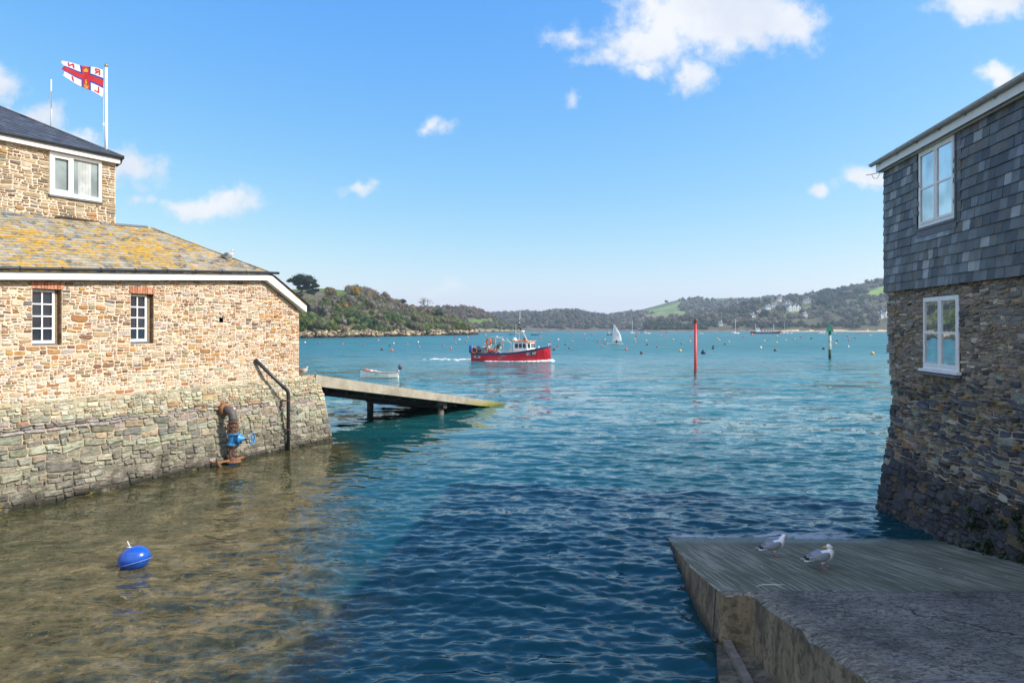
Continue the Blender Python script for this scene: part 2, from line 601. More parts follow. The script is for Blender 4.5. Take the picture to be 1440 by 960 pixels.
def build_water():
    k = np.concatenate([np.arange(620, 8, -0.6), np.arange(8, 0.5, -0.25)])
    Ys = EYE*683/k
    dY = np.gradient(Ys)
    tx = np.linspace(-1.05, 1.05, 1150)
    Xg = Ys[:, None]*tx[None, :]
    Yg = np.repeat(Ys[:, None], len(tx), 1)
    dl = np.maximum(dY, Ys*(tx[1]-tx[0]))[:, None]
    r_ = np.random.RandomState(3)
    N = 120
    lam = np.exp(r_.uniform(np.log(0.16), np.log(4.5), N))
    ang = r_.normal(0, 0.55, N)
    ph = r_.uniform(0, 6.283, N)
    st = 0.145*math.sqrt(2.0/N)
    Z = np.zeros_like(Xg)
    dist = -((Xg-Q0.x)*QB.x+(Yg-Q0.y)*QB.y)
    al = (Xg-Q0.x)*QD.x+(Yg-Q0.y)*QD.y
    calm = 0.26+0.74*np.clip((dist-1.5)/9, 0, 1)
    calm = np.maximum(calm, np.clip((al-11)/10, 0, 1))
    for i in range(N):
        kx, ky = math.sin(ang[i]+0.12)*2*math.pi/lam[i], math.cos(ang[i]+0.12)*2*math.pi/lam[i]
        att = np.clip(lam[i]/(2.2*dl)-1.0, 0, 1)
        a = st*lam[i]/(2*math.pi)
        a *= 0.45 if lam[i] > 1.3 else (1.75 if lam[i] < 0.6 else 1.0)
        p = kx*Xg+ky*Yg+ph[i]
        Z += a*att*(np.sin(p)+0.22*np.cos(2*p))
    Z *= calm
    nr, nc = Xg.shape
    V = np.stack([Xg, Yg, Z], -1).reshape(-1, 3)
    idx = np.arange(nr*nc).reshape(nr, nc)
    F = np.stack([idx[:-1, :-1], idx[:-1, 1:], idx[1:, 1:], idx[1:, :-1]], -1).reshape(-1, 4)
    # the rest of the estuary, all round
    B = 30000.0
    g = np.array([[-B, -B, -0.11], [B, -B, -0.11], [B, B, -0.11], [-B, B, -0.11]])
    V = np.concatenate([V, g])
    F = np.concatenate([F, np.array([[nr*nc, nr*nc+1, nr*nc+2, nr*nc+3]])])
    me = big_mesh('water', V, F, smooth=True)
    o = link_mesh('water', me, water_mat())
    o['kind'] = 'structure'
    return o


build_water()


# ================================================================== HILLS AND WOODS
def interp(tab, x):
    xs = [a for a, _ in tab]
    return float(np.interp(x, xs, [b for _, b in tab]))


def fbm(x, y, z=0.0, o=4):
    return mnoise.fractal(Vector((x, y, z)), 1.0, 2.0, o)


class Hill:
    def __init__(self, name, u0, u1, nu, ns, shore, ridgeY, ridgeV, cliff, colf, prof=0.75, rough=1.0, back=0.5, mat=None):
        self.shore, self.ridgeY, self.ridgeV = shore, ridgeY, ridgeV
        self.cliff, self.prof, self.rough = cliff, prof, rough
        self.us = np.linspace(u0, u1, nu)
        ss = list(np.linspace(0, 1, ns)**1.25)
        bs = [1.15, 1.4, 1.8]
        vs, cols = [], []
        n = len(ss)+len(bs)
        for u in self.us:
            for s in ss:
                p = self.pt(u, s)
                vs.append(p)
            top = self.pt(u, 1.0)
            wdt = interp(ridgeY, u)-interp(shore, u)
            for q in bs:
                Y = top.y+wdt*(q-1)*1.2
                vs.append(Vector((top.x*Y/top.y, Y, top.z*(1-(q-1)*back*1.2))))
        fs, fc = [], []
        for i in range(nu-1):
            for j in range(n-1):
                fs.append((i*n+j, (i+1)*n+j, (i+1)*n+j+1, i*n+j+1))
                s = ss[j] if j < len(ss) else 1.1
                c = (vs[i*n+j]+vs[(i+1)*n+j+1])/2
                fc.append(colf((self.us[i]+self.us[i+1])/2, s, c, 462-(c.z-EYE)*960/c.y))
        me = big_mesh(name, np.array([tuple(v) for v in vs]), np.array(fs), np.array(fc), smooth=False)
        self.o = link_mesh(name, me, mat)
        self.o['kind'] = 'structure'

    def pt(self, u, s):
        a, b = interp(self.shore, u), interp(self.ridgeY, u)
        Y = a+(b-a)*s
        zt = EYE-(interp(self.ridgeV, u)-462)/960*b
        ch = interp(self.cliff, u) if isinstance(self.cliff, list) else self.cliff
        x = (u-720)/960*Y
        if s < 0.03:
            z = -1.5+(ch+1.5)*(s/0.03)
        else:
            q = (s-0.03)/0.97
            z = ch+(zt-ch)*(1-(1-q)**(1/self.prof)) if zt > ch else ch+(zt-ch)*q
        amp = self.rough*min(1, s*6)*max(0.0, 1-s)**0.5
        z += amp*fbm(x*0.012, Y*0.012)*6
        if s < 0.08:
            z += self.rough*0.9*fbm(x*0.11, Y*0.11, 5)*min(1.0, s/0.015)
            Y += self.rough*2.2*fbm(x*0.09, 3.3, s*20)
        return Vector((x, Y, z))

    def at(self, u, s):
        return self.pt(u, s)

    def find(self, u, v):
        """the point of the slope that the photograph shows at (u, v)"""
        p = None
        for i in range(4, 101):
            p = self.pt(u, i/100)
            if 462-(p.z-EYE)*960/p.y <= v:
                break
        return p


def ground_mat(name, sc, var=0.35):
    m, t, b = principled(name)
    pos = t.new('ShaderNodeNewGeometry').outputs['Position']
    a = t.new('ShaderNodeAttribute', attribute_name='Col').outputs['Color']
    n1 = t.noise(pos, sc, 6, 0.65)
    n2 = t.noise(pos, sc*7, 5, 0.65)
    f = t.math('MULTIPLY', t.smooth(n1.outputs['Fac'], 0.3, 0.7, 1-var, 1+var), t.smooth(n2.outputs['Fac'], 0.3, 0.7, 0.75, 1.25))
    c = t.new('ShaderNodeVectorMath', {0: a, 'Scale': f}, operation='SCALE').outputs[0]
    t.l.new(c, b.inputs['Base Color'])
    b.inputs['Roughness'].default_value = 0.95
    b.inputs['Specular IOR Level'].default_value = 0.15
    bp = t.new('ShaderNodeBump', {'Strength': 0.6, 'Distance': 0.6/sc*0.05, 'Height': n2.outputs['Fac']})
    t.l.new(bp.outputs[0], b.inputs['Normal'])
    return m


GM_near = ground_mat('headland_ground', 0.25)
GM_far = ground_mat('hill_ground', 0.03, 0.2)
LEAF = plain('foliage', (1, 1, 1), 0.85, var=0.22, scale=0.35, spec=0.2, attr=True)
_t = NT(LEAF.node_tree)
_b = LEAF.node_tree.nodes['Principled BSDF']
_tr = _t.new('ShaderNodeBsdfTranslucent', {'Color': _b.inputs['Base Color'].links[0].from_socket})
_mx = _t.new('ShaderNodeMixShader', {0: 0.38, 1: _b.outputs[0], 2: _tr.outputs[0]})
_t.l.new(_mx.outputs[0], LEAF.node_tree.nodes['Material Output'].inputs['Surface'])
BARK = plain('bark', (0.07, 0.055, 0.042), 0.9, var=0.3, scale=2.0, bump=0.5, bscale=6)
# unit sphere template
_bm = bmesh.new()
bmesh.ops.create_icosphere(_bm, subdivisions=2, radius=1)
ICO_V = np.array([v.co[:] for v in _bm.verts])
ICO_F = np.array([[v.index for v in f.verts] for f in _bm.faces])
_bm.free()
_bm = bmesh.new()
bmesh.ops.create_icosphere(_bm, subdivisions=1, radius=1)
ICO1_V = np.array([v.co[:] for v in _bm.verts])
ICO1_F = np.array([[v.index for v in f.verts] for f in _bm.faces])
_bm.free()


def crown_arrays(crowns, seed=1, core=True):
    """crowns: (centre, rx, ry, rz, colour, n leaf clumps, clump size, n lobes) -> triangles"""
    r_ = np.random.RandomState(seed)
    Vs, Fs, Cs = [], [], []
    base = 0
    for (c, rx, ry, rz, col, nq, qs, nl) in crowns:
        c = np.array(c)
        rad = np.array([rx, ry, rz])
        lobes = r_.normal(size=(nl, 3))
        lobes /= np.linalg.norm(lobes, axis=1)[:, None]
        lobes *= r_.uniform(0.35, 0.68, (nl, 1))
        lobes[:, 2] = np.abs(lobes[:, 2])*1.05-0.25
        lr = r_.uniform(0.38, 0.58, nl)
        lobe_col = r_.uniform(0.84, 1.17, nl)
        if core:
            for k in range(nl):
                v = ICO1_V*(1+r_.uniform(-0.28, 0.2, (len(ICO1_V), 1)))
                v = (v*lr[k]*0.86+lobes[k])*rad+c
                Vs.append(v); Fs.append(ICO1_F+base); base += len(v)
                Cs.append(np.array(col)[None, :]*lobe_col[k]*r_.uniform(0.85, 1.15, (len(ICO1_F), 1)))
        k = r_.randint(0, nl, nq)
        d = r_.normal(size=(nq, 3)); d /= np.linalg.norm(d, axis=1)[:, None]
        p = (lobes[k]+d*lr[k][:, None]*r_.uniform(0.75, 1.22, (nq, 1)))*rad+c
        a = r_.normal(size=(nq, 3)); a /= np.linalg.norm(a, axis=1)[:, None]
        b = np.cross(a, r_.normal(size=(nq, 3))); b /= np.linalg.norm(b, axis=1)[:, None]
        s = qs*r_.uniform(0.5, 1.25, (nq, 1))
        tri = np.stack([p+a*s, p-a*s*0.5+b*s*0.8, p-a*s*0.6-b*s*0.7], 1).reshape(-1, 3)
        Vs.append(tri); Fs.append(np.arange(nq*3).reshape(-1, 3)+base); base += nq*3
        Cs.append(np.array(col)[None, :]*lobe_col[k][:, None]*r_.uniform(0.82, 1.2, (nq, 1)))
    return np.concatenate(Vs), np.concatenate(Fs), np.concatenate(Cs)


def wood(name, crowns, seed, label, cat='woodland'):
    V, F, C = crown_arrays(crowns, seed)
    o = link_mesh(name, big_mesh(name, V, F, C), LEAF)
    return tag(o, label, cat, kind='stuff')


def tree(name, label, base, crowns, trunk, seed, limbs=(), cat='tree', group=None):
    root = empty(name, base)
    tag(root, label, cat, group)
    V, F, C = crown_arrays(crowns, seed)
    V = V-np.array(base)[None, :]
    link_mesh('crown', big_mesh('crown', V, F, C), LEAF, root)
    mb = MB()
    for pts, rr in [trunk]+list(limbs):
        mb.tube([Vector(p)-Vector(base) for p in pts], rr, 6)
    mb.build('trunk', BARK, root, True)
    return root


GRASS = (0.085, 0.125, 0.030)
SCRUB = (0.115, 0.105, 0.062)
BROWN = (0.130, 0.104, 0.080)
GREYB = (0.155, 0.142, 0.115)
GREEN = (0.080, 0.110, 0.036)
DARKG = (0.036, 0.055, 0.026)
LIME = (0.115, 0.145, 0.032)
GORSE = (0.26, 0.155, 0.02)
ROCK = (0.36, 0.29, 0.19)
WETROCK = (0.035, 0.032, 0.028)


# ---- the near headland on the left
def col_A(u, s, c, v):
    if c.z < 1.0+0.8*fbm(c.x*0.2, c.y*0.2): return WETROCK
    n = fbm(c.x*0.07, c.y*0.07, 2)
    lim = interp([(250, 1.3), (430, 1.3), (455, 2.4), (520, 3.2), (560, 2.2), (600, 2.6), (640, 4.6), (670, 4)], u)
    if c.z < lim+n*2.2: return mul(ROCK, max(0.3, 0.7+0.7*fbm(c.x*0.3, c.y*0.3, c.z*0.5)))
    if s > 0.72 and u < 500: return GRASS
    if 470 < u < 492 and 0.55 < s < 0.72: return GRASS
    return SCRUB


A_shore = [(150, 250), (300, 265), (422, 296), (500, 330), (560, 372), (600, 405), (640, 440), (662, 455), (672, 470)]
A_ridgeY = [(150, 420), (300, 440), (422, 460), (500, 470), (560, 490), (600, 490), (640, 480), (662, 475), (672, 474)]
A_ridgeV = [(150, 416), (300, 410), (400, 407), (450, 406), (495, 410), (530, 417), (560, 428), (590, 437), (610, 442), (632, 452), (650, 460), (662, 466), (672, 469)]
hillA = Hill('headland', 150, 672, 240, 46, A_shore, A_ridgeY, A_ridgeV, [(150, 1.6), (430, 1.6), (470, 2.2), (640, 2.2), (672, 0.2)], col_A, 0.72, 1.0, 0.5, GM_near)


def mk_crowns(hill, n, u0, u1, s0, s1, rmin, rmax, pick, seed, nq, qs, nl=4, flat=0.85, skip=None, sink=0.15):
    rr = random.Random(seed)
    out = []
    tries = 0
    while len(out) < n and tries < n*20:
        tries += 1
        u = rr.uniform(u0, u1)
        s = rr.uniform(s0, s1)
        p = hill.at(u, s)
        v = 462-(p.z-EYE)*960/p.y
        if skip and skip(u, s, p, v): continue
        col = pick(u, s, p, v, rr)
        if col is None: continue
        rad = rr.uniform(rmin, rmax)
        h = rad*flat*rr.uniform(0.8, 1.25)
        out.append(((p.x, p.y, p.z+h*(0.6-sink)), rad, rad, h, mul(mul(col, 1.3 if hill is hillA else 1.3), rr.uniform(0.88, 1.12)), nq, qs*rr.uniform(0.8, 1.2), nl))
    return out


def pick_A(u, s, p, v, rr):
    n = fbm(p.x*0.02, p.y*0.02, 9)
    q = rr.random()
    low = v > 441
    if rr.random() < (0.42 if low else 0.24): return rr.choice([GREEN, (0.12, 0.135, 0.06), (0.10, 0.12, 0.05), (0.15, 0.15, 0.085)])
    if u < 440:
        return rr.choice([GREEN, LIME, GREEN, GREYB]) if low else rr.choice([DARKG, GREEN, SCRUB])
    if low and 490 < u < 580 and q < 0.5: return rr.choice([GREEN, DARKG, (0.05, 0.085, 0.03)])
    if low and q < 0.4: return rr.choice([LIME, GREEN, (0.13, 0.125, 0.05)])
    if q < 0.07: return GORSE
    if u > 610 and low and q < 0.35: return GORSE
    if n > 0.12: return rr.choice([(0.165, 0.128, 0.100), BROWN, (0.145, 0.118, 0.09)])
    if n < -0.12: return rr.choice([GREYB, (0.17, 0.165, 0.135), GREEN])
    return rr.choice([BROWN, GREYB, SCRUB, GREEN, (0.09, 0.085, 0.05)])


def skip_A(u, s, p, v):
    if p.z < 2.6 + 2.6*fbm(p.x*0.05, p.y*0.05, 2): return True
    if u < 455 and v < 428: return True
    if s > 0.75 and 447 < u < 486 and fbm(p.x*0.03, p.y*0.03) < 0.25: return True
    if 468 < u < 494 and 0.55 < s < 0.75: return True
    return False


cA = mk_crowns(hillA, 620, 380, 668, 0.035, 1.0, 1.8, 4.3, pick_A, 5, 330, 0.42, 5, 0.9, skip_A)
cA += mk_crowns(hillA, 90, 160, 380, 0.05, 0.9, 3.0, 5.0, pick_A, 6, 120, 0.9, 5, 0.9, skip_A)
wood('scrub_woodland', cA, 11, 'winter scrub and bare thicket in browns and greens covering the near headland')


rocks = []
_r = random.Random(19)
for k in range(620):
    u = _r.uniform(300, 671)
    s_ = _r.uniform(0.0, 0.055)
    p = hillA.at(u, s_)
    h = _r.uniform(0.5, 1.6)*(1.25 if u > 600 else 1.0)
    z = max(p.z, 0.0)+_r.uniform(-0.4, 0.7)
    col = WETROCK if z < 1.2+_r.uniform(-0.4, 0.7) else mul(ROCK, _r.uniform(0.55, 1.3))
    rocks.append(((p.x, p.y-0.5, z), h*_r.uniform(1.0, 2.2), h, h*_r.uniform(0.6, 1.1), mul(col, _r.uniform(0.7, 1.25)), 0, 0.1, 2))
V_, F_, C_ = crown_arrays(rocks, 23)
ro_ = link_mesh('shore_rocks', big_mesh('shore_rocks', V_, F_, C_), ground_mat('shore_rock', 0.8, 0.3))
tag(ro_, 'tan and dark wet rocks along the foot of the near headland', 'rocks', kind='stuff')


# ---- the second headland behind it
def col_B(u, s, c, v):
    if c.z < 1.6: return WETROCK
    if c.z < 4: return mul(ROCK, 0.55)
    if 655 < u < 694 and 449.5 < v < 454.5: return (0.10, 0.16, 0.035)
    return SCRUB


hillB = Hill('second_headland', 560, 732, 120, 30,
             [(560, 640), (640, 700), (690, 780), (732, 900)], [(560, 980), (640, 990), (690, 960), (732, 920)],
             [(560, 437), (600, 436), (640, 435), (665, 436), (680, 441), (695, 449), (710, 457), (725, 463.5), (732, 467)], 3.0, col_B, 0.7, 0.8, 0.5, GM_near)


def pick_B(u, s, p, v, rr):
    if v < 447: return rr.choice([(0.11, 0.085, 0.07), BROWN, GREYB, (0.14, 0.1, 0.05)])
    return rr.choice([GREYB, (0.085, 0.095, 0.05), GREEN, BROWN])


cB = mk_crowns(hillB, 430, 585, 730, 0.06, 1.0, 3.0, 5.5, pick_B, 8, 110, 0.9, 4, 0.95, lambda u, s, p, v: (655 < u < 694 and 448.5 < v < 456))
wood('headland_wood', cB, 12, 'brown winter wood covering the second headland beyond the fishing boat')


# ---- far wooded bank in the middle of the view
def col_C(u, s, c, v):
    if c.z < 2: return (0.10, 0.085, 0.06)
    if v < 441 and u < 800: return (0.10, 0.14, 0.05)
    return mul(BROWN, 0.9)


hillC = Hill('far_bank', 640, 905, 120, 26, [(640, 1150), (905, 1300)], [(640, 2000), (780, 1900), (905, 1900)],
             [(640, 444), (700, 443), (740, 442), (765, 441), (785, 438.5), (800, 438), (815, 440), (830, 443.5), (850, 446), (880, 452), (905, 456)], 2.5, col_C, 0.6, 1.2, 0.4, GM_far)


def pick_C(u, s, p, v, rr):
    n = fbm(p.x*0.006, p.y*0.006, 4)
    if n > 0.1: return rr.choice([(0.085, 0.072, 0.062), (0.095, 0.078, 0.066)])
    return rr.choice([BROWN, (0.05, 0.055, 0.035), (0.06, 0.062, 0.045)])


cC = mk_crowns(hillC, 1050, 655, 900, 0.04, 0.99, 6, 10, pick_C, 9, 26, 2.2, 4, 0.9,
               lambda u, s, p, v: (v < 441.5 and u < 770 and s > 0.8))
wood('far_bank_wood', cC, 13, 'grey brown wood on the far bank in the middle distance')


def col_E(u, s, c, v):
    b = abs(((v-425)*1.2+(u-700)*0.16) % 11-5.5)
    if b < 0.55: return (0.035, 0.045, 0.025)
    return (0.085, 0.125, 0.048)


hillE = Hill('far_farmland', 560, 1010, 110, 16, [(560, 2100), (1010, 2300)], [(560, 3000), (1010, 3000)],
             [(560, 443), (640, 442.5), (720, 441.5), (800, 441.5), (840, 443), (880, 441.5), (960, 440.5), (1010, 440)], 2.0, col_E, 0.8, 1.5, 0.4, GM_far)


# ---- the hill with fields, behind the sailing dinghy
def in_poly(u, v, P):
    r_ = False
    j = len(P)-1
    for i in range(len(P)):
        if (P[i][1] > v) != (P[j][1] > v) and u < (P[j][0]-P[i][0])*(v-P[i][1])/(P[j][1]-P[i][1])+P[i][0]:
            r_ = not r_
        j = i
    return r_


F_FIELDS = [([(905, 443), (925, 441), (950, 441), (938, 449), (905, 449)], (0.19, 0.18, 0.075)),
            ([(912, 437), (960, 424), (975, 422), (945, 434), (915, 439)], (0.16, 0.235, 0.07)),
            ([(918, 440), (948, 432), (968, 440), (945, 447), (930, 443)], (0.17, 0.22, 0.08)),
            ([(980, 419), (1060, 417), (1075, 421), (990, 423)], (0.11, 0.165, 0.055)),
            ([(830, 446), (860, 444), (850, 449), (830, 449)], (0.12, 0.14, 0.06))]


def col_F(u, s, c, v):
    for P, cc in F_FIELDS:
        if in_poly(u, v, P): return cc
    if v < 446 and u < 985: return (0.10, 0.13, 0.05)
    return mul(BROWN, 0.9)


hillF = Hill('field_hill', 800, 1180, 190, 44, [(800, 1350), (1180, 1400)], [(800, 2000), (1180, 2100)],
             [(800, 452), (830, 446), (860, 444), (885, 440), (905, 434.5), (930, 428), (950, 422.5), (970, 421), (1000, 420), (1040, 419), (1080, 419), (1180, 419)], 2.5, col_F, 0.75, 1.0, 0.4, GM_far)


def skip_F(u, s, p, v):
    for P, cc in F_FIELDS:
        if in_poly(u, v, P): return True
    if s > 0.93 and u < 980: return (int(u) % 17) > 2
    if u < 955 and v < 440: return abs(v-(441-(u-912)*0.33)) > 1.2
    return False


cF = mk_crowns(hillF, 1150, 815, 1175, 0.03, 0.99, 6, 10, lambda u, s, p, v, rr: rr.choice([BROWN, (0.085, 0.07, 0.06), (0.05, 0.055, 0.035), GREYB]), 21, 26, 2.2, 4, 0.9, skip_F)
wood('field_hill_wood', cF, 14, 'hedges and brown wood on the hill of green fields')


# ---- the wooded hillside with houses on the right
D_FIELDS = [([(1219, 410), (1262, 396), (1262, 412), (1240, 416), (1222, 416)], (0.20, 0.28, 0.06)),
            ([(1100, 440), (1146, 428), (1148, 432), (1104, 447)], (0.11, 0.15, 0.04)),
            ([(1068, 449), (1085, 445), (1085, 449), (1070, 454)], (0.12, 0.15, 0.05))]


def col_D(u, s, c, v):
    if c.z < 2.0:
        return (0.50, 0.37, 0.22) if (u > 1088) else (0.16, 0.13, 0.10)
    for P, cc in D_FIELDS:
        if in_poly(u, v, P): return cc
    if s > 0.9 and u > 1180: return (0.11, 0.075, 0.06)
    return mul(SCRUB, 0.8)


hillD = Hill('wooded_hillside', 905, 1620, 240, 44, [(905, 1010), (1050, 1000), (1100, 960), (1200, 930), (1400, 880), (1620, 800)],
             [(905, 1200), (1000, 1300), (1100, 1400), (1200, 1550), (1400, 1600), (1620, 1500)],
             [(905, 456), (930, 452), (960, 447), (990, 440), (1020, 434), (1050, 427), (1080, 422), (1110, 419), (1150, 413), (1180, 405), (1210, 399), (1245, 392), (1300, 384), (1400, 376), (1620, 372)],
             1.8, col_D, 0.8, 1.0, 0.4, GM_far)


def skip_D(u, s, p, v):
    for P, cc in D_FIELDS:
        if in_poly(u, v, P): return True
    for (hu, hv, wd) in HOUSE_UV:
        if abs(u-hu) < wd*0.62 and -2.5 < v-hv < 8: return True
    if s > 0.90 and u > 1165: return True
    return False


HOUSE_UV = [(1097, 423, 7), (1108, 430, 9), (1116, 434.5, 17), (1088, 431, 9), (1080, 433.5, 7), (1133.5, 424.5, 9),
            (1058, 445.5, 7), (1066, 442, 6), (1132, 445, 6), (1238, 447, 7), (1246, 444, 9), (1012, 457, 5), (1085, 427, 4)]


def pick_D(u, s, p, v, rr):
    n = fbm(p.x*0.007, p.y*0.007, 4)
    q = rr.random()
    if 1150 < u < 1220 and 408 < v < 432: return rr.choice([DARKG, (0.032, 0.045, 0.026), (0.05, 0.055, 0.04)])
    if v > 458: return rr.choice([DARKG, (0.035, 0.04, 0.028), (0.05, 0.05, 0.035)])
    if q < 0.13: return DARKG
    if n > 0.05: return rr.choice([(0.09, 0.073, 0.062), BROWN, GREYB])
    return rr.choice([BROWN, (0.055, 0.055, 0.04), (0.075, 0.07, 0.05), (0.06, 0.058, 0.04)])


cD = mk_crowns(hillD, 1900, 908, 1600, 0.055, 1.0, 4.0, 7.5, pick_D, 31, 46, 1.5, 4, 0.95, skip_D)
wood('hillside_wood', cD, 15, 'brown and dark green winter wood filling the hillside around the white houses')

# ---- single trees one can tell apart
# the wind-shaped pine on top of the headland
pb = hillA.find(416, 421)
D_ = pb.y
px_ = D_/960.0


def P(u, v, dy=0.0):
    return tuple(ray(u, v, D_+dy))


pc = []
_r = random.Random(3)
for (u, v, ru, rv) in [(429, 399, 12, 7), (427, 391, 15, 7.5), (413, 393, 10, 5.5), (438, 396, 11, 7.5), (420, 399, 9, 5), (443, 402, 6, 4.5), (433, 404, 8, 4.5), (424, 405, 6, 3.5), (409, 395, 5, 3), (436, 411, 6, 4), (444, 408, 4, 3.5)]:
    pc.append((P(u, v, _r.uniform(-2, 2)), ru*px_*1.12, ru*px_, rv*px_*1.12, mul((0.026, 0.044, 0.020), _r.uniform(0.8, 1.25)), 420, 0.42, 6))
tree('pine_tree', 'dark spreading pine standing alone on top of the left headland', tuple(pb), pc,
     ([tuple(pb-Vector((0, 0, 1))), P(420, 414), P(425, 408), P(428, 400), P(428, 392)], [0.7, 0.6, 0.5, 0.35, 0.15]), 41,
     [([P(425, 408), P(417, 401), P(412, 394)], [0.35, 0.2, 0.1]), ([P(425, 408), P(434, 403), P(441, 400)], [0.35, 0.2, 0.1]), ([P(422, 411), P(434, 411), P(440, 408)], [0.3, 0.2, 0.1])])


def simple_tree(name, label, u, v, Y, w_, h_, col, seed, nq=260, qs=0.4, group=None, nl=5):
    """base row v; crown w_ wide, h_ high in metres"""
    b = Y.find(u, v) if isinstance(Y, Hill) else ray(u, v, Y)
    c = (b.x, b.y, b.z+h_*0.58)
    return tree(name, label, tuple(b), [(c, w_/2, w_/2, h_*0.46, col, nq, qs, nl)],
                ([(b.x, b.y, b.z-1.5), (b.x, b.y, b.z+h_*0.3), (b.x+0.1, b.y, b.z+h_*0.7)], [h_*0.03, h_*0.025, h_*0.01]), seed, group=group)


simple_tree('evergreen_tree', 'round dark evergreen on the slope below the bare tree', 617, 449, hillA, 9.5, 7.5, (0.028, 0.046, 0.024), 51)
simple_tree('evergreen_tree', 'bright green bushy conifer low on the headland above pale rocks', 514, 467, hillA, 8.5, 8.0, (0.035, 0.075, 0.026), 52)
simple_tree('evergreen_tree', 'second green conifer just right of the bright bushy one on the headland', 528, 466, hillA, 6.0, 7.0, (0.04, 0.08, 0.03), 53)
simple_tree('evergreen_tree', 'dark clump beneath the pine at the roof edge', 424, 424, hillA, 9.0, 6.0, (0.028, 0.044, 0.022), 54)
simple_tree('willow_tree', 'silver grey bushy tree halfway up the headland slope', 455, 450, hillA, 8.5, 8.5, (0.15, 0.15, 0.115), 55)
simple_tree('willow_tree', 'broad pale grey thicket tree left of centre on the headland slope', 437, 448, hillA, 8.0, 8.0, (0.135, 0.135, 0.10), 56)
simple_tree('leafy_tree', 'low lime green tree beside the boathouse gable at the shore', 431, 470, hillA, 7.5, 8.0, (0.085, 0.115, 0.024), 57)
simple_tree('leafy_tree', 'small lime bush on the shore between boathouse and pale rocks', 446, 470, hillA, 6.0, 6.5, (0.075, 0.10, 0.024), 58)
simple_tree('evergreen_tree', 'dark round oak on the headland skyline before it drops', 569, 428, hillA, 8.0, 6.5, (0.05, 0.055, 0.035), 59)


def bare_tree(label, u, v, Y, h_, seed, name='bare_tree'):
    rr = random.Random(seed)
    b = hillA.find(u, v)
    root = empty(name, b)
    tag(root, label, 'tree')
    mb, tw = MB(), MB()

    def grow(p, d, ln, r_, k):
        q = p+d*ln
        (mb if k < 2 else tw).tube([p, (p+q)/2+Vector((rr.uniform(-1, 1), rr.uniform(-1, 1), 0))*ln*0.05, q], [r_, r_*0.8, r_*0.6], 4, caps=False)
        if k >= 5: return
        for _ in range(3 if k else 5):
            nd = (d+Vector((rr.uniform(-1, 1), rr.uniform(-1, 1), rr.uniform(-0.3, 0.5)))*0.75).normalized()
            grow(q, nd, ln*rr.uniform(0.6, 0.8), r_*0.66, k+1)
    grow(Vector((0, 0, -1)), Vector((0, 0, 1)), h_*0.3, h_*0.022, 0)
    mb.build('trunk', BARK, root)
    tw.build('crown', plain('twigs', (0.16, 0.13, 0.10), 0.9), root)
    return root


bare_tree('bare leafless tree standing above the headland skyline', 598, 434, 470, 13.0, 4)
bare_tree('small leafless tree on the crest left of the taller bare one', 531, 414, 480, 5.5, 9)
# dark conifers standing above the houses on the right
for i, (u, v, w_, h_, lb) in enumerate([(1047, 432, 10, 13, 'leftmost dark round pine on the skyline above the low white house'),
                                         (1064, 431, 13, 14, 'broad dark pine on the skyline, second from the left of three'),
                                         (1078, 428, 12, 11, 'flat topped dark pine just left of the upper white houses'),
                                         (1075, 452, 19, 20, 'big dark evergreen below the white houses and above the ferry'),
                                         (1155, 436, 26, 21, 'large dark cedar right of the white houses'),
                                         (1185, 420, 20, 17, 'dark pine group leader high on the right hillside'),
                                         (1207, 418, 18, 17, 'dark pine beside the bright green field'),
                                         (1112, 418, 13, 10, 'pale bare crowned tree between the white gables and the hill')]):
    col = (0.03, 0.044, 0.026) if i < 7 else (0.10, 0.082, 0.066)
    simple_tree('pine_tree' if i < 7 else 'deciduous_tree', lb, u, v, hillD, w_*1.12, h_*1.05, col, 60+i, 160, 1.1)


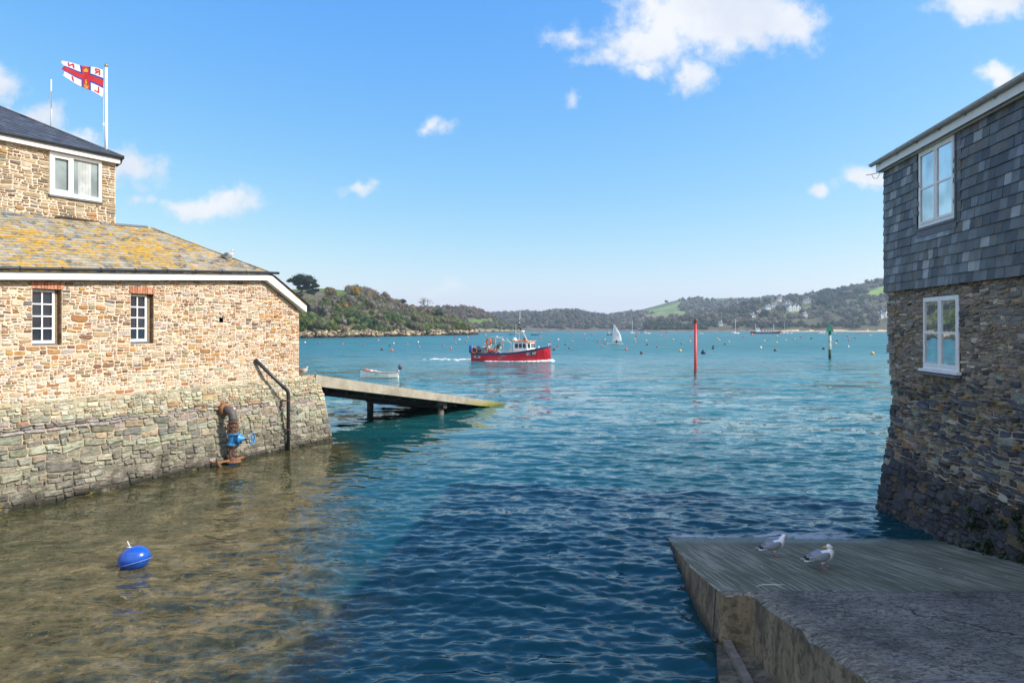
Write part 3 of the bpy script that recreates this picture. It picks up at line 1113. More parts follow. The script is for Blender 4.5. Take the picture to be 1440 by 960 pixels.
# ================================================================== MASONRY
def rubble(mb, s0, s1, z0, z1, mapfn, pal, rg, course=(0.28, 0.5), hmin=0.06, hmax=0.17, aspect=2.4, wmax=0.65,
           gap=0.013, depth=0.03, holes=(), top=None, warp=0.03, jut=0.4, rnd=0.85, mort=None, mort_mat=1, flat=0.0):
    """random rubble: courses, blocks, stones; every stone a low relief of its own colour"""
    zs = {z0, z1}
    for h in holes:
        for z in (h[2], h[3]):
            if z0 < z < z1: zs.add(z)
    cuts = sorted(zs)
    rows = []
    for a, b in zip(cuts[:-1], cuts[1:]):
        z = a
        while z < b-1e-6:
            h = rg.uniform(*course)
            if b-z-h < course[0]*0.6: h = b-z
            rows.append((z, min(z+h, b)))
            z += h
    leaves = []

    def split(x0, x1, a, b):
        w_, h_ = x1-x0, b-a
        hm = rg.uniform(hmin*1.2, hmax)
        wm = min(wmax, rg.uniform(1.0, 1.6)*aspect*min(h_, hmax))
        if h_ > hm*1.05 and h_ > 2*hmin and (w_/h_ < aspect*1.5 or h_ > hmax*1.7):
            c = a+h_*rg.uniform(0.33, 0.67)
            split(x0, x1, a, c); split(x0, x1, c, b)
        elif w_ > wm:
            c = x0+w_*rg.uniform(0.3, 0.7)
            split(x0, c, a, b); split(c, x1, a, b)
        else:
            leaves.append((x0, x1, a, b))
    for a, b in rows:
        segs = [(s0, s1)]
        for h in holes:
            if h[2] < (a+b)/2 < h[3]:
                ns = []
                for x0, x1 in segs:
                    if h[1] <= x0 or h[0] >= x1: ns.append((x0, x1)); continue
                    if h[0]-x0 > 0.02: ns.append((x0, h[0]))
                    if x1-h[1] > 0.02: ns.append((h[1], x1))
                segs = ns
        for x0, x1 in segs:
            x = x0
            while x < x1-1e-6:
                w_ = rg.uniform(0.5, 1.3)
                if x1-x-w_ < 0.35: w_ = x1-x
                split(x, x+w_, a, b)
                x += w_

    def wp(s, z):
        for h in holes:
            if h[0]-0.06 < s < h[1]+0.06 and h[2]-0.06 < z < h[3]+0.06: return s, z
        k = warp
        return (s+k*mnoise.noise(Vector((s*2.3, z*3.1, 1.7))), z+k*mnoise.noise(Vector((s*1.7, z*3.3, 7.1)))+k*0.5*mnoise.noise(Vector((s*5, z*5, 3))))
    for (x0, x1, a, b) in leaves:
        cx, cz = (x0+x1)/2, (a+b)/2
        if top and a > top(cx)-0.03: continue
        hw, hh = (x1-x0)/2-gap*rg.uniform(0.5, 1.3), (b-a)/2-gap*rg.uniform(0.5, 1.2)
        if hw < 0.012 or hh < 0.008: continue
        rc = min(hw, hh)*rg.uniform(0.15, rnd)
        ring = []
        for sx, sz, k in ((-1, -1, 0), (-1, -1, 1), (0, -1, 2), (1, -1, 1), (1, -1, 0), (1, 1, 0), (1, 1, 1), (0, 1, 2), (-1, 1, 1), (-1, 1, 0)):
            r1, r2 = rc*rg.uniform(0.5, 1.3), rc*rg.uniform(0.5, 1.3)
            if k == 0: x, z = sx*hw, sz*(hh-r2)
            elif k == 1: x, z = sx*(hw-r1), sz*hh
            else: x, z = rg.uniform(-0.3, 0.3)*hw, sz*hh
            x += rg.uniform(-1, 1)*hw*0.06
            z += rg.uniform(-1, 1)*hh*0.10
            ring.append((cx+x, cz+z))
        dp = depth*rg.uniform(1-jut, 1+jut)
        tilt = rg.uniform(-0.3, 0.3)*dp
        vs = []
        for lvl, (sc, dd) in enumerate(((1.0, -0.012), (0.97, dp*0.55), (0.86, dp))):
            for x, z in ring:
                qx, qz = cx+(x-cx)*sc, cz+(z-cz)*(sc if lvl < 2 else sc*0.96)
                qx, qz = wp(qx, qz)
                if top: qz = min(qz, top(qx)-0.004)
                vs.append(mapfn(qx, qz, dd+(tilt*(z-cz)/max(hh, 0.01) if lvl else 0)+(rg.uniform(-.12, .12)*dp if lvl == 2 else 0)))
        qx, qz = wp(cx, cz)
        if top: qz = min(qz, top(qx)-0.004)
        vs.append(mapfn(qx, qz, dp*1.05))
        n = len(ring)
        fs = []
        for L in range(2):
            for k in range(n):
                k2 = (k+1) % n
                fs.append((L*n+k, L*n+k2, (L+1)*n+k2, (L+1)*n+k))
        for k in range(n):
            fs.append((2*n+k, 2*n+(k+1) % n, 3*n))
        # orient outward
        A, B_, C_ = Vector(vs[2*n]), Vector(vs[2*n+1]), Vector(vs[3*n])
        out = Vector(mapfn(cx, cz, 1.0))-Vector(mapfn(cx, cz, 0.0))
        if (B_-A).cross(C_-A).dot(out) < 0:
            fs = [tuple(reversed(f)) for f in fs]
        mb.add(vs, fs, 0, pal(cx, cz, rg))
    if mort:
        sb = sorted({s0, s1, *[h[0] for h in holes], *[h[1] for h in holes], *[s0+(s1-s0)*i/40 for i in range(41)]})
        zb = sorted({z0, z1, *[max(z0, min(z1, h[2])) for h in holes], *[max(z0, min(z1, h[3])) for h in holes], *[z0+(z1-z0)*i/16 for i in range(17)]})
        out = Vector(mapfn(s0, z0, 1.0))-Vector(mapfn(s0, z0, 0.0))
        for p, q in zip(sb[:-1], sb[1:]):
            for a, b in zip(zb[:-1], zb[1:]):
                if q-p < 1e-5 or b-a < 1e-5: continue
                cx, cz = (p+q)/2, (a+b)/2
                if any(h[0] < cx < h[1] and h[2] < cz < h[3] for h in holes): continue
                if top and a > max(top(p), top(q)): continue
                tz = (lambda s, z: min(z, top(s))) if top else (lambda s, z: z)
                vs = [mapfn(p, tz(p, a), 0), mapfn(q, tz(q, a), 0), mapfn(q, tz(q, b), 0), mapfn(p, tz(p, b), 0)]
                f = (0, 1, 2, 3)
                if (Vector(vs[1])-Vector(vs[0])).cross(Vector(vs[3])-Vector(vs[0])).dot(out) < 0: f = (3, 2, 1, 0)
                mb.add(vs, [f], mort_mat, mort(cx, cz))


def weighted(rg, table):
    tot = sum(k for k, _ in table)
    q = rg.uniform(0, tot)
    for k, c in table:
        q -= k
        if q <= 0: break
    j = rg.uniform(0.82, 1.18)
    return (c[0]*j*rg.uniform(0.95, 1.05), c[1]*j, c[2]*j*rg.uniform(0.93, 1.07))


def slates(mb, rows, rowlen, mapfn, wid, pal, rg, lift=0.012, expo=0.2, keep=None, jit=0.12):
    """rows: list of h; each slate overlaps the next course; mapfn(s, h, d)"""
    for h in rows:
        a, b = rowlen(h)
        s = a-rg.uniform(0, wid)
        while s < b:
            w_ = wid*rg.uniform(1-jit*2, 1+jit*2)
            e0, e1 = max(s, a)+0.002, min(s+w_, b)-0.002
            s += w_
            if e1-e0 < 0.03: continue
            if keep and not keep((e0+e1)/2, h): continue
            lo, hi = h-rg.uniform(0, 0.012), h+expo*1.12
            l1, l2 = lift*rg.uniform(0.8, 1.4), lift*rg.uniform(0.8, 1.4)
            vs = [mapfn(e0, lo, l1), mapfn(e1, lo, l2), mapfn(e1, hi, 0.001), mapfn(e0, hi, 0.001),
                  mapfn(e0, lo, -0.004), mapfn(e1, lo, -0.004)]
            fs = [(0, 1, 2, 3), (4, 5, 1, 0), (5, 2, 1), (4, 0, 3)]
            out = Vector(mapfn(e0, lo, 1))-Vector(mapfn(e0, lo, 0))
            if (Vector(vs[1])-Vector(vs[0])).cross(Vector(vs[3])-Vector(vs[0])).dot(out) < 0:
                fs = [tuple(reversed(f)) for f in fs]
            mb.add(vs, fs, 0, pal((e0+e1)/2, h, rg))


# ================================================================== WINDOWS
def window(parent, O, e, n, W_, H_, cols, rows, mats, fw=0.05, mw=0.022, gd=None, name='window', casements=0, sill=None, glass=None, th=0.06, label=None):
    """O lower left of the outer face; e along, n outward. window > frame, pane, sill"""
    O, e, n = Vector(O), Vector(e), Vector(n)
    up = Vector((0, 0, 1))
    root = empty(name, (0, 0, 0))
    root.parent = parent
    root.location = O-chain_loc(parent)
    if label: root['label'] = label
    fr = MB()

    def bar(s0, s1, z0, z1, d0=0.0, d1=th):
        fr.obox(O+e*s0+up*z0-n*d1, e*(s1-s0), up*(z1-z0), n*(d1-d0))
    bar(0, fw, 0, H_); bar(W_-fw, W_, 0, H_)
    bar(fw, W_-fw, 0, fw*1.3); bar(fw, W_-fw, H_-fw, H_)
    ib, it = fw*1.3, H_-fw
    if casements == 2:
        c = W_/2
        bar(c-0.022, c+0.022, ib, it)
        lights = [(fw, c-0.022), (c+0.022, W_-fw)]
        sf = 0.042
        for a, b in lights:
            bar(a, a+sf, ib, it, -0.012, 0.03); bar(b-sf, b, ib, it, -0.012, 0.03)
            bar(a+sf, b-sf, ib, ib+sf*1.2, -0.012, 0.03); bar(a+sf, b-sf, it-sf, it, -0.012, 0.03)
            for k in range(1, rows):
                z = ib+(it-ib)*k/rows
                bar(a+sf, b-sf, z-mw/2, z+mw/2, -0.004, 0.03)
    else:
        for k in range(1, cols):
            s = fw+(W_-2*fw)*k/cols
            bar(s-mw/2, s+mw/2, ib, it, 0.008, 0.05)
        for k in range(1, rows):
            z = ib+(it-ib)*k/rows
            ss = [fw]+[fw+(W_-2*fw)*q/cols for q in range(1, cols)]+[W_-fw]
            for q in range(cols):
                bar(ss[q]+(mw/2 if q else 0), ss[q+1]-(mw/2 if q < cols-1 else 0), z-mw/2, z+mw/2, 0.008, 0.05)
    bw(fr, 'frame', mats, root)
    g = MB()
    g.obox(O+e*(fw*0.5)+up*(fw*0.5)-n*(gd if gd is not None else th*0.75), e*(W_-fw), up*(H_-fw), n*0.006)
    bw(g, 'pane', glass, root)
    if sill:
        sm, ext, proj, hh = sill
        s = MB()
        s.obox(O-e*ext-up*(hh+0.002)-n*0.03, e*(W_+2*ext), up*hh, n*(0.03+proj))
        bw(s, 'sill', sm, root)
    return root


# ================================================================== BOATHOUSE ON THE LEFT
boathouse = tag(empty('boathouse', (-12, 18, 0)), 'sunlit rubble stone boathouse with lichened slate roof and small tower on the left quay', 'building')
UP = Vector((0, 0, 1))
HN = -QB                                          # outward from the boathouse front
T_END = 10.04


def B(t, r, z):
    return Q0+QD*t+QB*r+UP*z


def wall_top(t):
    if t < 8.30: return 5.315+0.0625*t
    return max(4.84, 5.834-(t-8.30)*0.572)


holes = [(0.90, 1.60, 3.79, 5.17), (3.46, 4.17, 3.78, 5.18), (6.47, 6.63, 4.39, 4.55)]
UPPER = [(28, (0.55, 0.43, 0.30)), (24, (0.46, 0.32, 0.19)), (14, (0.44, 0.38, 0.33)), (13, (0.34, 0.175, 0.08)), (7, (0.38, 0.21, 0.09)), (13, (0.21, 0.125, 0.08)),
         (9, (0.30, 0.26, 0.15)), (5, (0.44, 0.25, 0.08)), (5, (0.17, 0.15, 0.14)), (5, (0.42, 0.36, 0.33)), (1, (0.36, 0.15, 0.08))]
CREAM = (0.63, 0.51, 0.40)


def pal_up(s, z, rg):
    c = weighted(rg, UPPER)
    if s > 8.6 and rg.random() < 0.35: c = mul((0.42, 0.21, 0.075), rg.uniform(0.6, 1.1))
    if z < 3.0 and rg.random() < 0.45: c = weighted(rg, [(3, (0.55, 0.48, 0.36)), (2, (0.42, 0.45, 0.36)), (1, (0.45, 0.36, 0.25))])
    return c


STONE_UP = stone_mat('cream_rubble', 0.28, 9, 0.45, 0.9, speck=((0.50, 0.28, 0.02), 2.2, 0.60, 2.45, 2.62))
STONE_LOW = stone_mat('quay_rubble', 0.48, 7, 1.0, 0.9, speck=((0.52, 0.50, 0.44), 34, 0.62, 0.15, 0.85),
                      band=[((0.055, 0.05, 0.04), 0.35, 1.0, 0.75, 2.2, 0.45, 0.60), ((0.022, 0.022, 0.016), 0.05, 0.26, 0.95, 3.0, 0.2, 0.5), ((0.36, 0.26, 0.06), 0.14, 0.28, 0.4, 2.3, 0.60, 0.66)])
MORT_UP = plain('cream_mortar', CREAM, 0.95, var=0.16, scale=4, bump=0.4, bscale=30, spec=0.2)
MORT_LOW = stone_mat('weathered_mortar', 0.22, 5, 0.7, 0.95, band=[((0.10, 0.085, 0.065), 0.3, 1.2, 0.9, 2.0, 0.35, 0.6), ((0.02, 0.02, 0.015), 0.05, 0.28, 0.95, 3.0, 0.2, 0.5)])

mb = MB()
rg = random.Random(21)
rubble(mb, -6, T_END, 2.35, 5.95, lambda s, z, d: B(s, -d, z), pal_up, rg, course=(0.30, 0.52), hmin=0.042, hmax=0.165, aspect=2.5, wmax=0.56,
       gap=0.015, depth=0.017, rnd=0.8, holes=holes, top=wall_top, warp=0.05, jut=0.6, mort=lambda s, z: CREAM)
# reveals of the openings and the square hole, butted to the back of the face
for (a, b, c, d) in holes:
    dp = 0.30
    big = b-a > 0.3
    col = (0.27, 0.19, 0.12) if big else (0.02, 0.018, 0.015)
    for vs in ([B(b, 0, c), B(b, dp, c), B(b, dp, d), B(b, 0, d)], [B(a, 0, c), B(a, 0, d), B(a, dp, d), B(a, dp, c)],
               [B(a, 0, d), B(b, 0, d), B(b, dp, d), B(a, dp, d)], [B(a, 0, c), B(a, dp, c), B(b, dp, c), B(b, 0, c)]):
        mb.add(vs, [(0, 1, 2, 3)], 0, col)
    mb.add([B(a, dp, c), B(b, dp, c), B(b, dp, d), B(a, dp, d)], [(0, 1, 2, 3)], 0, (0.01, 0.01, 0.01))
# jamb stones on the right-hand reveals
for (a, b, c, d) in holes[:2]:
    z = c
    while z < d-0.02:
        h = min(rg.uniform(0.07, 0.16), d-z)
        mb.obox(B(b+0.004, 0.012, z+0.006), QB*0.13, QD*-0.018, UP*(h-0.012), 0, mul((0.25, 0.17, 0.10), rg.uniform(0.5, 1.2)))
        z += h
# end wall, back of the body
mb.obox(B(-6, 0.31, 2.2), QD*(6+T_END-0.02), QB*6.0, UP*2.6, 1, CREAM)
bw(mb, 'wall', [STONE_UP, MORT_UP], boathouse)

# brick lintels
BRICK = plain('brick', (1, 1, 1), 0.9, var=0.25, scale=12, bump=0.3, attr=True)
for (a, b) in ((0.86, 1.63), (3.42, 4.20)):
    lm = MB()
    z0, z1 = 5.175, 5.37
    x = a
    lm.obox(B(a, 0.0, z0+0.004), QD*(b-a), QB*0.1, UP*(z1-z0-0.008), 0, (0.62, 0.50, 0.38))
    while x < b-0.03:
        wd = 0.064
        lm.obox(B(x+0.006, -0.022, z0), QD*wd, QB*0.06, UP*(z1-z0-rg.uniform(0, 0.012)), 0, mul((0.48, 0.205, 0.115), rg.uniform(0.75, 1.25)))
        x += wd+0.013
    bw(lm, 'lintel', BRICK, boathouse)

SLATE_SILL = plain('slate_sill', (0.13, 0.145, 0.15), 0.7, var=0.2)
w1 = window(boathouse, B(0.905, 0.11, 3.84), QD, HN, 0.585, 1.315, 2, 4, M['white_gloss'], fw=0.055, mw=0.034, glass=M['glass_dark'], sill=(SLATE_SILL, 0.0, 0.115, 0.045))
w2 = window(boathouse, B(3.465, 0.11, 3.84), QD, HN, 0.565, 1.315, 2, 4, M['white_gloss'], fw=0.055, mw=0.034, glass=M['glass_dark'], sill=(SLATE_SILL, 0.0, 0.115, 0.045))
# a strip of jamb beside each frame keeps the opening closed
for a, b in ((1.492, 1.60), (4.032, 4.17)):
    fb = MB()
    fb.obox(B(a, 0.125, 3.80), QD*(b-a), QB*0.16, UP*1.36, 0, (0.24, 0.17, 0.11))
    bw(fb, 'jamb', STONE_UP, boathouse)

# fascia board, gutter and brackets
fm = MB()
n_ = 12
for i in range(n_):
    a, b = -6+14.32*i/n_, -6+14.32*(i+1)/n_
    za, zb = wall_top(a)+0.004, wall_top(b)+0.004
    if i == n_-1: zb = 5.836
    p, q = B(a, -0.20, za), B(b, -0.20, zb)
    vs = [p, q, q+UP*0.20, p+UP*0.20, p+QB*0.20, q+QB*0.20, q+QB*0.20+UP*0.2, p+QB*0.20+UP*0.2]
    fm.add(vs, [(0, 1, 2, 3), (4, 7, 6, 5), (0, 4, 5, 1), (3, 2, 6, 7)] + ([(1, 5, 6, 2)] if i == n_-1 else []))
bw(fm, 'fascia', M['white_paint'], boathouse)


def eave_z(t):
    return wall_top(min(t, 8.3))+0.21


gm = MB()
pts = [B(t, -0.245, eave_z(t)+0.05+(max(0, t-8.3)*0.03)) for t in np.linspace(-6, 8.78, 14)]
gm.tube(pts, 0.045, 10)
g_o = bw(gm, 'gutter', M['black_plastic'], boathouse, True)
for k in range(14):
    t = -5.4+k*0.98
    if t < 8.5:
        bk = MB()
        c = B(t, -0.245, eave_z(t)+0.045)
        bk.torus(c+UP*0.005, 0.052, 0.011, QD, 14, 6)
        o = bk.build('bracket', M['black_plastic'], g_o, True)

# lichened slate roof: the long front slope and the slope going down past the end
PITCH = 0.565


def front_z(t, r):
    return 5.53+0.0625*t+PITCH*(r+0.25)


def hip_t(r):
    return 8.284-0.9224*r


def end_z(t):
    return 6.07+(8.5-t)*0.55


nf = (QB*-PITCH - QD*0.0625 + UP).normalized()


def roof_map(s, h, d):
    # h measured up the slope
    r = -0.25+h/math.sqrt(1+PITCH*PITCH)
    return B(s, r, front_z(s, r))+nf*d


SL_COL = [(6, (0.235, 0.235, 0.22)), (4, (0.29, 0.285, 0.26)), (3, (0.16, 0.165, 0.165)), (2, (0.085, 0.10, 0.115)), (2, (0.33, 0.32, 0.28))]


def lichen_mat():
    m, t, b = principled('lichened_slate')
    pos = t.new('ShaderNodeNewGeometry').outputs['Position']
    a = t.new('ShaderNodeAttribute', attribute_name='Col').outputs['Color']
    rot = t.map(pos, (1, 1, 1), (0, 0, -math.atan2(QD.y, QD.x)))
    st = t.map(rot, (1.0, 2.2, 2.2))
    n1 = t.noise(st, 4.2, 7, 0.74, 0.2).outputs['Fac']
    n2 = t.noise(st, 9, 5, 0.7).outputs['Fac']
    big = t.noise(pos, 0.5, 3, 0.5).outputs['Fac']
    c = t.new('ShaderNodeVectorMath', {0: a, 'Scale': t.smooth(n2, 0.25, 0.75, 0.72, 1.28)}, operation='SCALE').outputs[0]
    # pale crust, then the yellow lichen
    c = t.mix(t.math('MULTIPLY', t.smooth(n2, 0.52, 0.62), 0.6), c, (0.36, 0.345, 0.28))
    k = t.smooth(t.math('ADD', n1, t.math('MULTIPLY', t.math('SUBTRACT', big, 0.5), 0.30)), 0.496, 0.53)
    k2 = t.math('MULTIPLY', k, t.smooth(n2, 0.36, 0.50))
    ycol = t.mix(t.smooth(n2, 0.4, 0.65), (0.36, 0.215, 0.02), (0.55, 0.33, 0.03))
    c = t.mix(k2, c, ycol)
    t.l.new(c, b.inputs['Base Color'])
    b.inputs['Roughness'].default_value = 0.85
    b.inputs['Specular IOR Level'].default_value = 0.3
    bp = t.new('ShaderNodeBump', {'Strength': 0.5, 'Distance': 0.02, 'Height': n2})
    t.l.new(bp.outputs[0], b.inputs['Normal'])
    return m


LICH = lichen_mat()
rm = MB()
L = (2.48+0.25)*math.sqrt(1+PITCH*PITCH)
Lb = (3.6+0.25)*math.sqrt(1+PITCH*PITCH)
ex = 0.155
rows = [i*ex for i in range(int(Lb/ex)+1)]


def rl(h):
    r = -0.25+h/math.sqrt(1+PITCH*PITCH)
    return (-6, hip_t(r)) if r < 2.44 else (-6, 4.72-(r-2.44)*0.6)


slates(rm, rows, rl, roof_map, 0.25, lambda s, h, rg: weighted(rg, SL_COL), rg, lift=0.016, expo=ex)
# deck under the slates
dk = [B(-6, -0.25, front_z(-6, -0.25)-0.02), B(hip_t(-0.25), -0.25, front_z(hip_t(-0.25), -0.25)-0.02), B(hip_t(2.48), 2.48, front_z(hip_t(2.48), 2.48)-0.02), B(-6, 2.48, front_z(-6, 2.48)-0.02)]
rm.add(dk, [(0, 1, 2, 3)], 0, (0.1, 0.1, 0.1))
# the slope past the hip going down to the end eave, and the back slope
zr = front_z(5.82, 2.48)
rm.add([B(8.5, -0.22, end_z(8.5)), B(10.35, -0.22, end_z(10.35)), B(10.35, 5.2, end_z(10.35)), B(5.82, 5.2, zr), B(5.82, 2.48, zr)], [(0, 1, 2, 3, 4)], 0, (0.2, 0.2, 0.19))
rm.add([B(8.5, -0.22, end_z(8.5)-0.05), B(10.35, -0.22, end_z(10.35)-0.05), B(10.35, 5.2, end_z(10.35)-0.05), B(5.82, 5.2, zr-0.05), B(5.82, 2.48, zr-0.05)], [(4, 3, 2, 1, 0)], 0, (0.2, 0.2, 0.19))
rm.add([B(3.0, 2.5, zr-0.01), B(5.82, 2.5, zr-0.01), B(5.82, 6.0, zr-2.0), B(3.0, 6.0, zr-2.0)], [(0, 1, 2, 3)], 0, (0.2, 0.2, 0.19))
# hip: a ragged line of mitred slates
k = 0
while k < 22:
    r0, r1 = -0.27+k*0.125, -0.27+(k+1)*0.125
    a, b = B(hip_t(r0), r0, front_z(hip_t(r0), r0)+0.02), B(hip_t(r1), r1, front_z(hip_t(r1), r1)+0.02)
    rm.obox(a-QD*0.05, b-a, QD*0.09, nf*0.018, 0, weighted(rg, SL_COL))
    k += 1
roof = bw(rm, 'roof', LICH, boathouse)
rc = MB()
rc.tube([B(4.3, 2.52, front_z(4.3, 2.5)+0.0), B(5.86, 2.52, zr+0.02)], 0.06, 8)
bw(rc, 'ridge_cap', M['lead'], boathouse)
# bargeboard on the verge
bb = MB()
for (t0, t1) in ((8.28, 10.22),):
    p0, p1 = B(t0, -0.205, 5.84), B(t1, -0.205, 4.80)
    q0, q1 = B(8.56, -0.205, 5.98), B(10.22, -0.205, 5.02)
    vs = [p0, p1, q1, q0, B(8.28, -0.205, 6.03)]
    bb.add(vs, [(0, 1, 2, 3, 4)])
    bv = [v+QB*0.20 for v in vs]
    n0 = len(bb.v)
    bb.add(bv, [(4, 3, 2, 1, 0)])
    for i in range(5):
        j = (i+1) % 5
        bb.f.append((i, n0+i, n0+j, j)); bb.m.append(0); bb.c.append((1, 1, 1))
bw(bb, 'bargeboard', M['white_paint'], boathouse)
ge = MB()
ge.tube([B(10.37, -0.24, 5.00), B(10.37, 2.0, 5.00), B(10.37, 5.0, 5.00)], 0.055, 8)
ge.tube([B(8.62, -0.21, 6.015), B(10.36, -0.21, 5.06)], 0.016, 6)
bw(ge, 'end_gutter', M['black_plastic'], boathouse)

# ---- the little tower behind
T0 = Vector((-12.2, 21.0, 0))
TD = Vector((0.524, 0.852, 0)).normalized()
TB = Vector((-TD.y, TD.x, 0))


def T(s, r, z):
    return T0+TD*s+TB*r+UP*z


TW = [(30, (0.37, 0.29, 0.18)), (24, (0.30, 0.24, 0.15)), (16, (0.42, 0.36, 0.26)), (10, (0.23, 0.16, 0.09)), (9, (0.24, 0.22, 0.18)), (6, (0.33, 0.19, 0.08)), (5, (0.16, 0.13, 0.11))]
tw = MB()
th = [(-1.85, -0.42, 8.00, 9.24)]
rubble(tw, -8, 0.0, 6.4, 9.26, lambda s, z, d: T(s, -d, z), lambda s, z, r_: weighted(r_, TW), rg, course=(0.26, 0.42), hmin=0.06, hmax=0.15, aspect=2.6, wmax=0.55,
       gap=0.015, depth=0.02, holes=th, warp=0.045, jut=0.6, mort=lambda s, z: (0.50, 0.42, 0.31))
tw.obox(T(-8, 0.26, 6.3), TD*7.98, TB*6.0, UP*2.94, 1, (0.5, 0.42, 0.31))
a, b, c, d = th[0]
for vs in ([T(b, 0, c), T(b, .25, c), T(b, .25, d), T(b, 0, d)], [T(a, 0, c), T(a, 0, d), T(a, .25, d), T(a, .25, c)], [T(a, 0, c), T(a, .25, c), T(b, .25, c), T(b, 0, c)]):
    tw.add(vs, [(0, 1, 2, 3)], 0, (0.3, 0.24, 0.15))
bw(tw, 'tower_wall', [STONE_UP, MORT_UP], boathouse)
wt = window(boathouse, T(-1.85, -0.035, 8.02), TD, -TB, 1.43, 1.22, 1, 1, M['white_gloss'], fw=0.085, mw=0.03, glass=M['glass_light'], sill=(SLATE_SILL, 0.02, 0.03, 0.05), th=0.09, label='wide white tower window with pale curtains')
mu = MB()
mu.obox(T(-1.31, -0.035, 8.13), TD*0.09, TB*0.06, UP*1.02)
mu.obox(T(-1.765, -0.045, 8.14), TD*0.045, TB*0.05, UP*1.0); mu.obox(T(-1.355, -0.045, 8.14), TD*0.043, TB*0.05, UP*1.0)
mu.obox(T(-1.72, -0.045, 8.14), TD*0.365, TB*0.05, UP*0.05); mu.obox(T(-1.72, -0.045, 9.09), TD*0.365, TB*0.05, UP*0.05)
o = bw(mu, 'mullion', M['white_gloss'], wt)
cu = MB()
CURT = plain('net_curtain', (0.42, 0.45, 0.45), 0.8, var=0.2, scale=3)
for k in range(9):
    s = -1.06+k*0.04
    cu.obox(T(s, 0.026-0.004*(k % 2), 8.14), TD*0.0395, TB*0.005, UP*0.99)
bw(cu, 'curtain', CURT, wt)
# tower eaves and hipped dark slate roof
tf = MB()
tf.obox(T(-8, -0.16, 9.262), TD*8.06, TB*0.15, UP*0.17)
tf.obox(T(0.02, 0.0, 9.262), TD*0.04, TB*6.0, UP*0.17)
bw(tf, 'tower_fascia', M['white_paint'], boathouse)
tg = MB()
tg.tube([T(-8, -0.20, 9.44), T(0.14, -0.20, 9.44)], 0.045, 8)
tg.tube([T(0.12, -0.20, 9.44), T(0.12, 6.2, 9.44)], 0.045, 8)
tg.tube([T(0.10, -0.16, 9.40), T(0.10, -0.10, 9.30), T(0.06, 0.06, 9.22)], 0.035, 8)
bw(tg, 'tower_gutter', M['black_plastic'], boathouse, True)
TS = MB()
TP = 0.55
n1 = (TB*-TP+UP).normalized()
tcol = lambda s, h, r_: mul((0.050, 0.060, 0.078), r_.uniform(0.75, 1.35))
Lr = 3.4*math.sqrt(1+TP*TP)
slates(TS, [i*0.17 for i in range(int(Lr/0.17)+1)], lambda h: (-8, 0.14-h/math.sqrt(1+TP*TP)), lambda s, h, d: T(s, -0.22+h/math.sqrt(1+TP*TP), 9.47+TP*h/math.sqrt(1+TP*TP))+n1*d, 0.27, tcol, rg, lift=0.012, expo=0.17)
apx = T(-3.18, 3.1, 9.46+TP*3.32)
TS.add([T(0.14, -0.22, 9.46), T(0.14, 6.42, 9.46), T(-3.18, 3.1, 9.46+TP*3.32)], [(0, 1, 2)], 0, (0.05, 0.06, 0.075))
TS.add([T(-8, -0.22, 9.45), T(0.14, -0.22, 9.45), apx, T(-8, 3.1, 9.46+TP*3.32)], [(0, 1, 2, 3)], 0, (0.03, 0.03, 0.03))
TS.add([T(-8, -0.2, 9.43), T(0.12, -0.2, 9.43), T(0.12, 6.4, 9.43), T(-8, 6.4, 9.43)], [(3, 2, 1, 0)], 0, (0.3, 0.3, 0.3))
TS.add([T(0.14, 6.42, 9.46), T(-8, 6.42, 9.46), T(-8, 3.1, 9.46+TP*3.32), apx], [(0, 1, 2, 3)], 0, (0.05, 0.06, 0.075))
# hip tiles
for k in range(10):
    m0, m1 = k*0.34, (k+1)*0.34
    TS.tube([T(0.14-m0, -0.22+m0, 9.47+TP*m0), T(0.14-m1, -0.22+m1, 9.47+TP*m1)], 0.045, 6, 0, mul((0.045, 0.055, 0.07), rg.uniform(0.8, 1.2)))
bw(TS, 'tower_roof', plain('dark_slate', (1, 1, 1), 0.55, var=0.25, scale=5, bump=0.2, attr=True, dirt=((0.2, 0.2, 0.19), 0.70, 0.76, 9)), boathouse)


# ---- flagpole, flag, aerial
def hip_pt(u):
    best = None
    for i in range(400):
        m = i*0.0085
        p = T(0.14-m, -0.22+m, 9.47+TP*m)
        e_ = abs(720+960*p.x/p.y-u)
        if best is None or e_ < best[0]: best = (e_, p)
    return best[1]


fp = hip_pt(149.5)
topz = EYE+367/960*fp.y
pole = tag(empty('flagpole', fp), 'white flagpole rising from the corner of the tower roof', 'flagpole')
pm = MB()
pm.tube([fp-UP*0.35, fp+UP*0.5, (fp.x, fp.y, topz)], [0.045, 0.045, 0.035], 10)
bw(pm, 'pole', M['white_gloss'], pole, True)
pm = MB()
pm.ellip((fp.x, fp.y, topz+0.05), 0.05, 0.05, 0.06, 10, 6)
bw(pm, 'finial', plain('brass', (0.35, 0.24, 0.1), 0.4, 0.6), pole, True)
hl = MB()
hl.tube([Vector((fp.x-0.05, fp.y-0.03, topz-0.05)), Vector((fp.x-0.06, fp.y-0.04, fp.z+1.0)), Vector((fp.x-0.05, fp.y-0.03, fp.z+0.5))], 0.006, 5)
hl.obox((fp.x-0.09, fp.y-0.06, fp.z+0.72), (0.05, 0, 0), (0, 0.03, 0), (0, 0, 0.1))
bw(hl, 'halyard', M['white_paint'], pole)


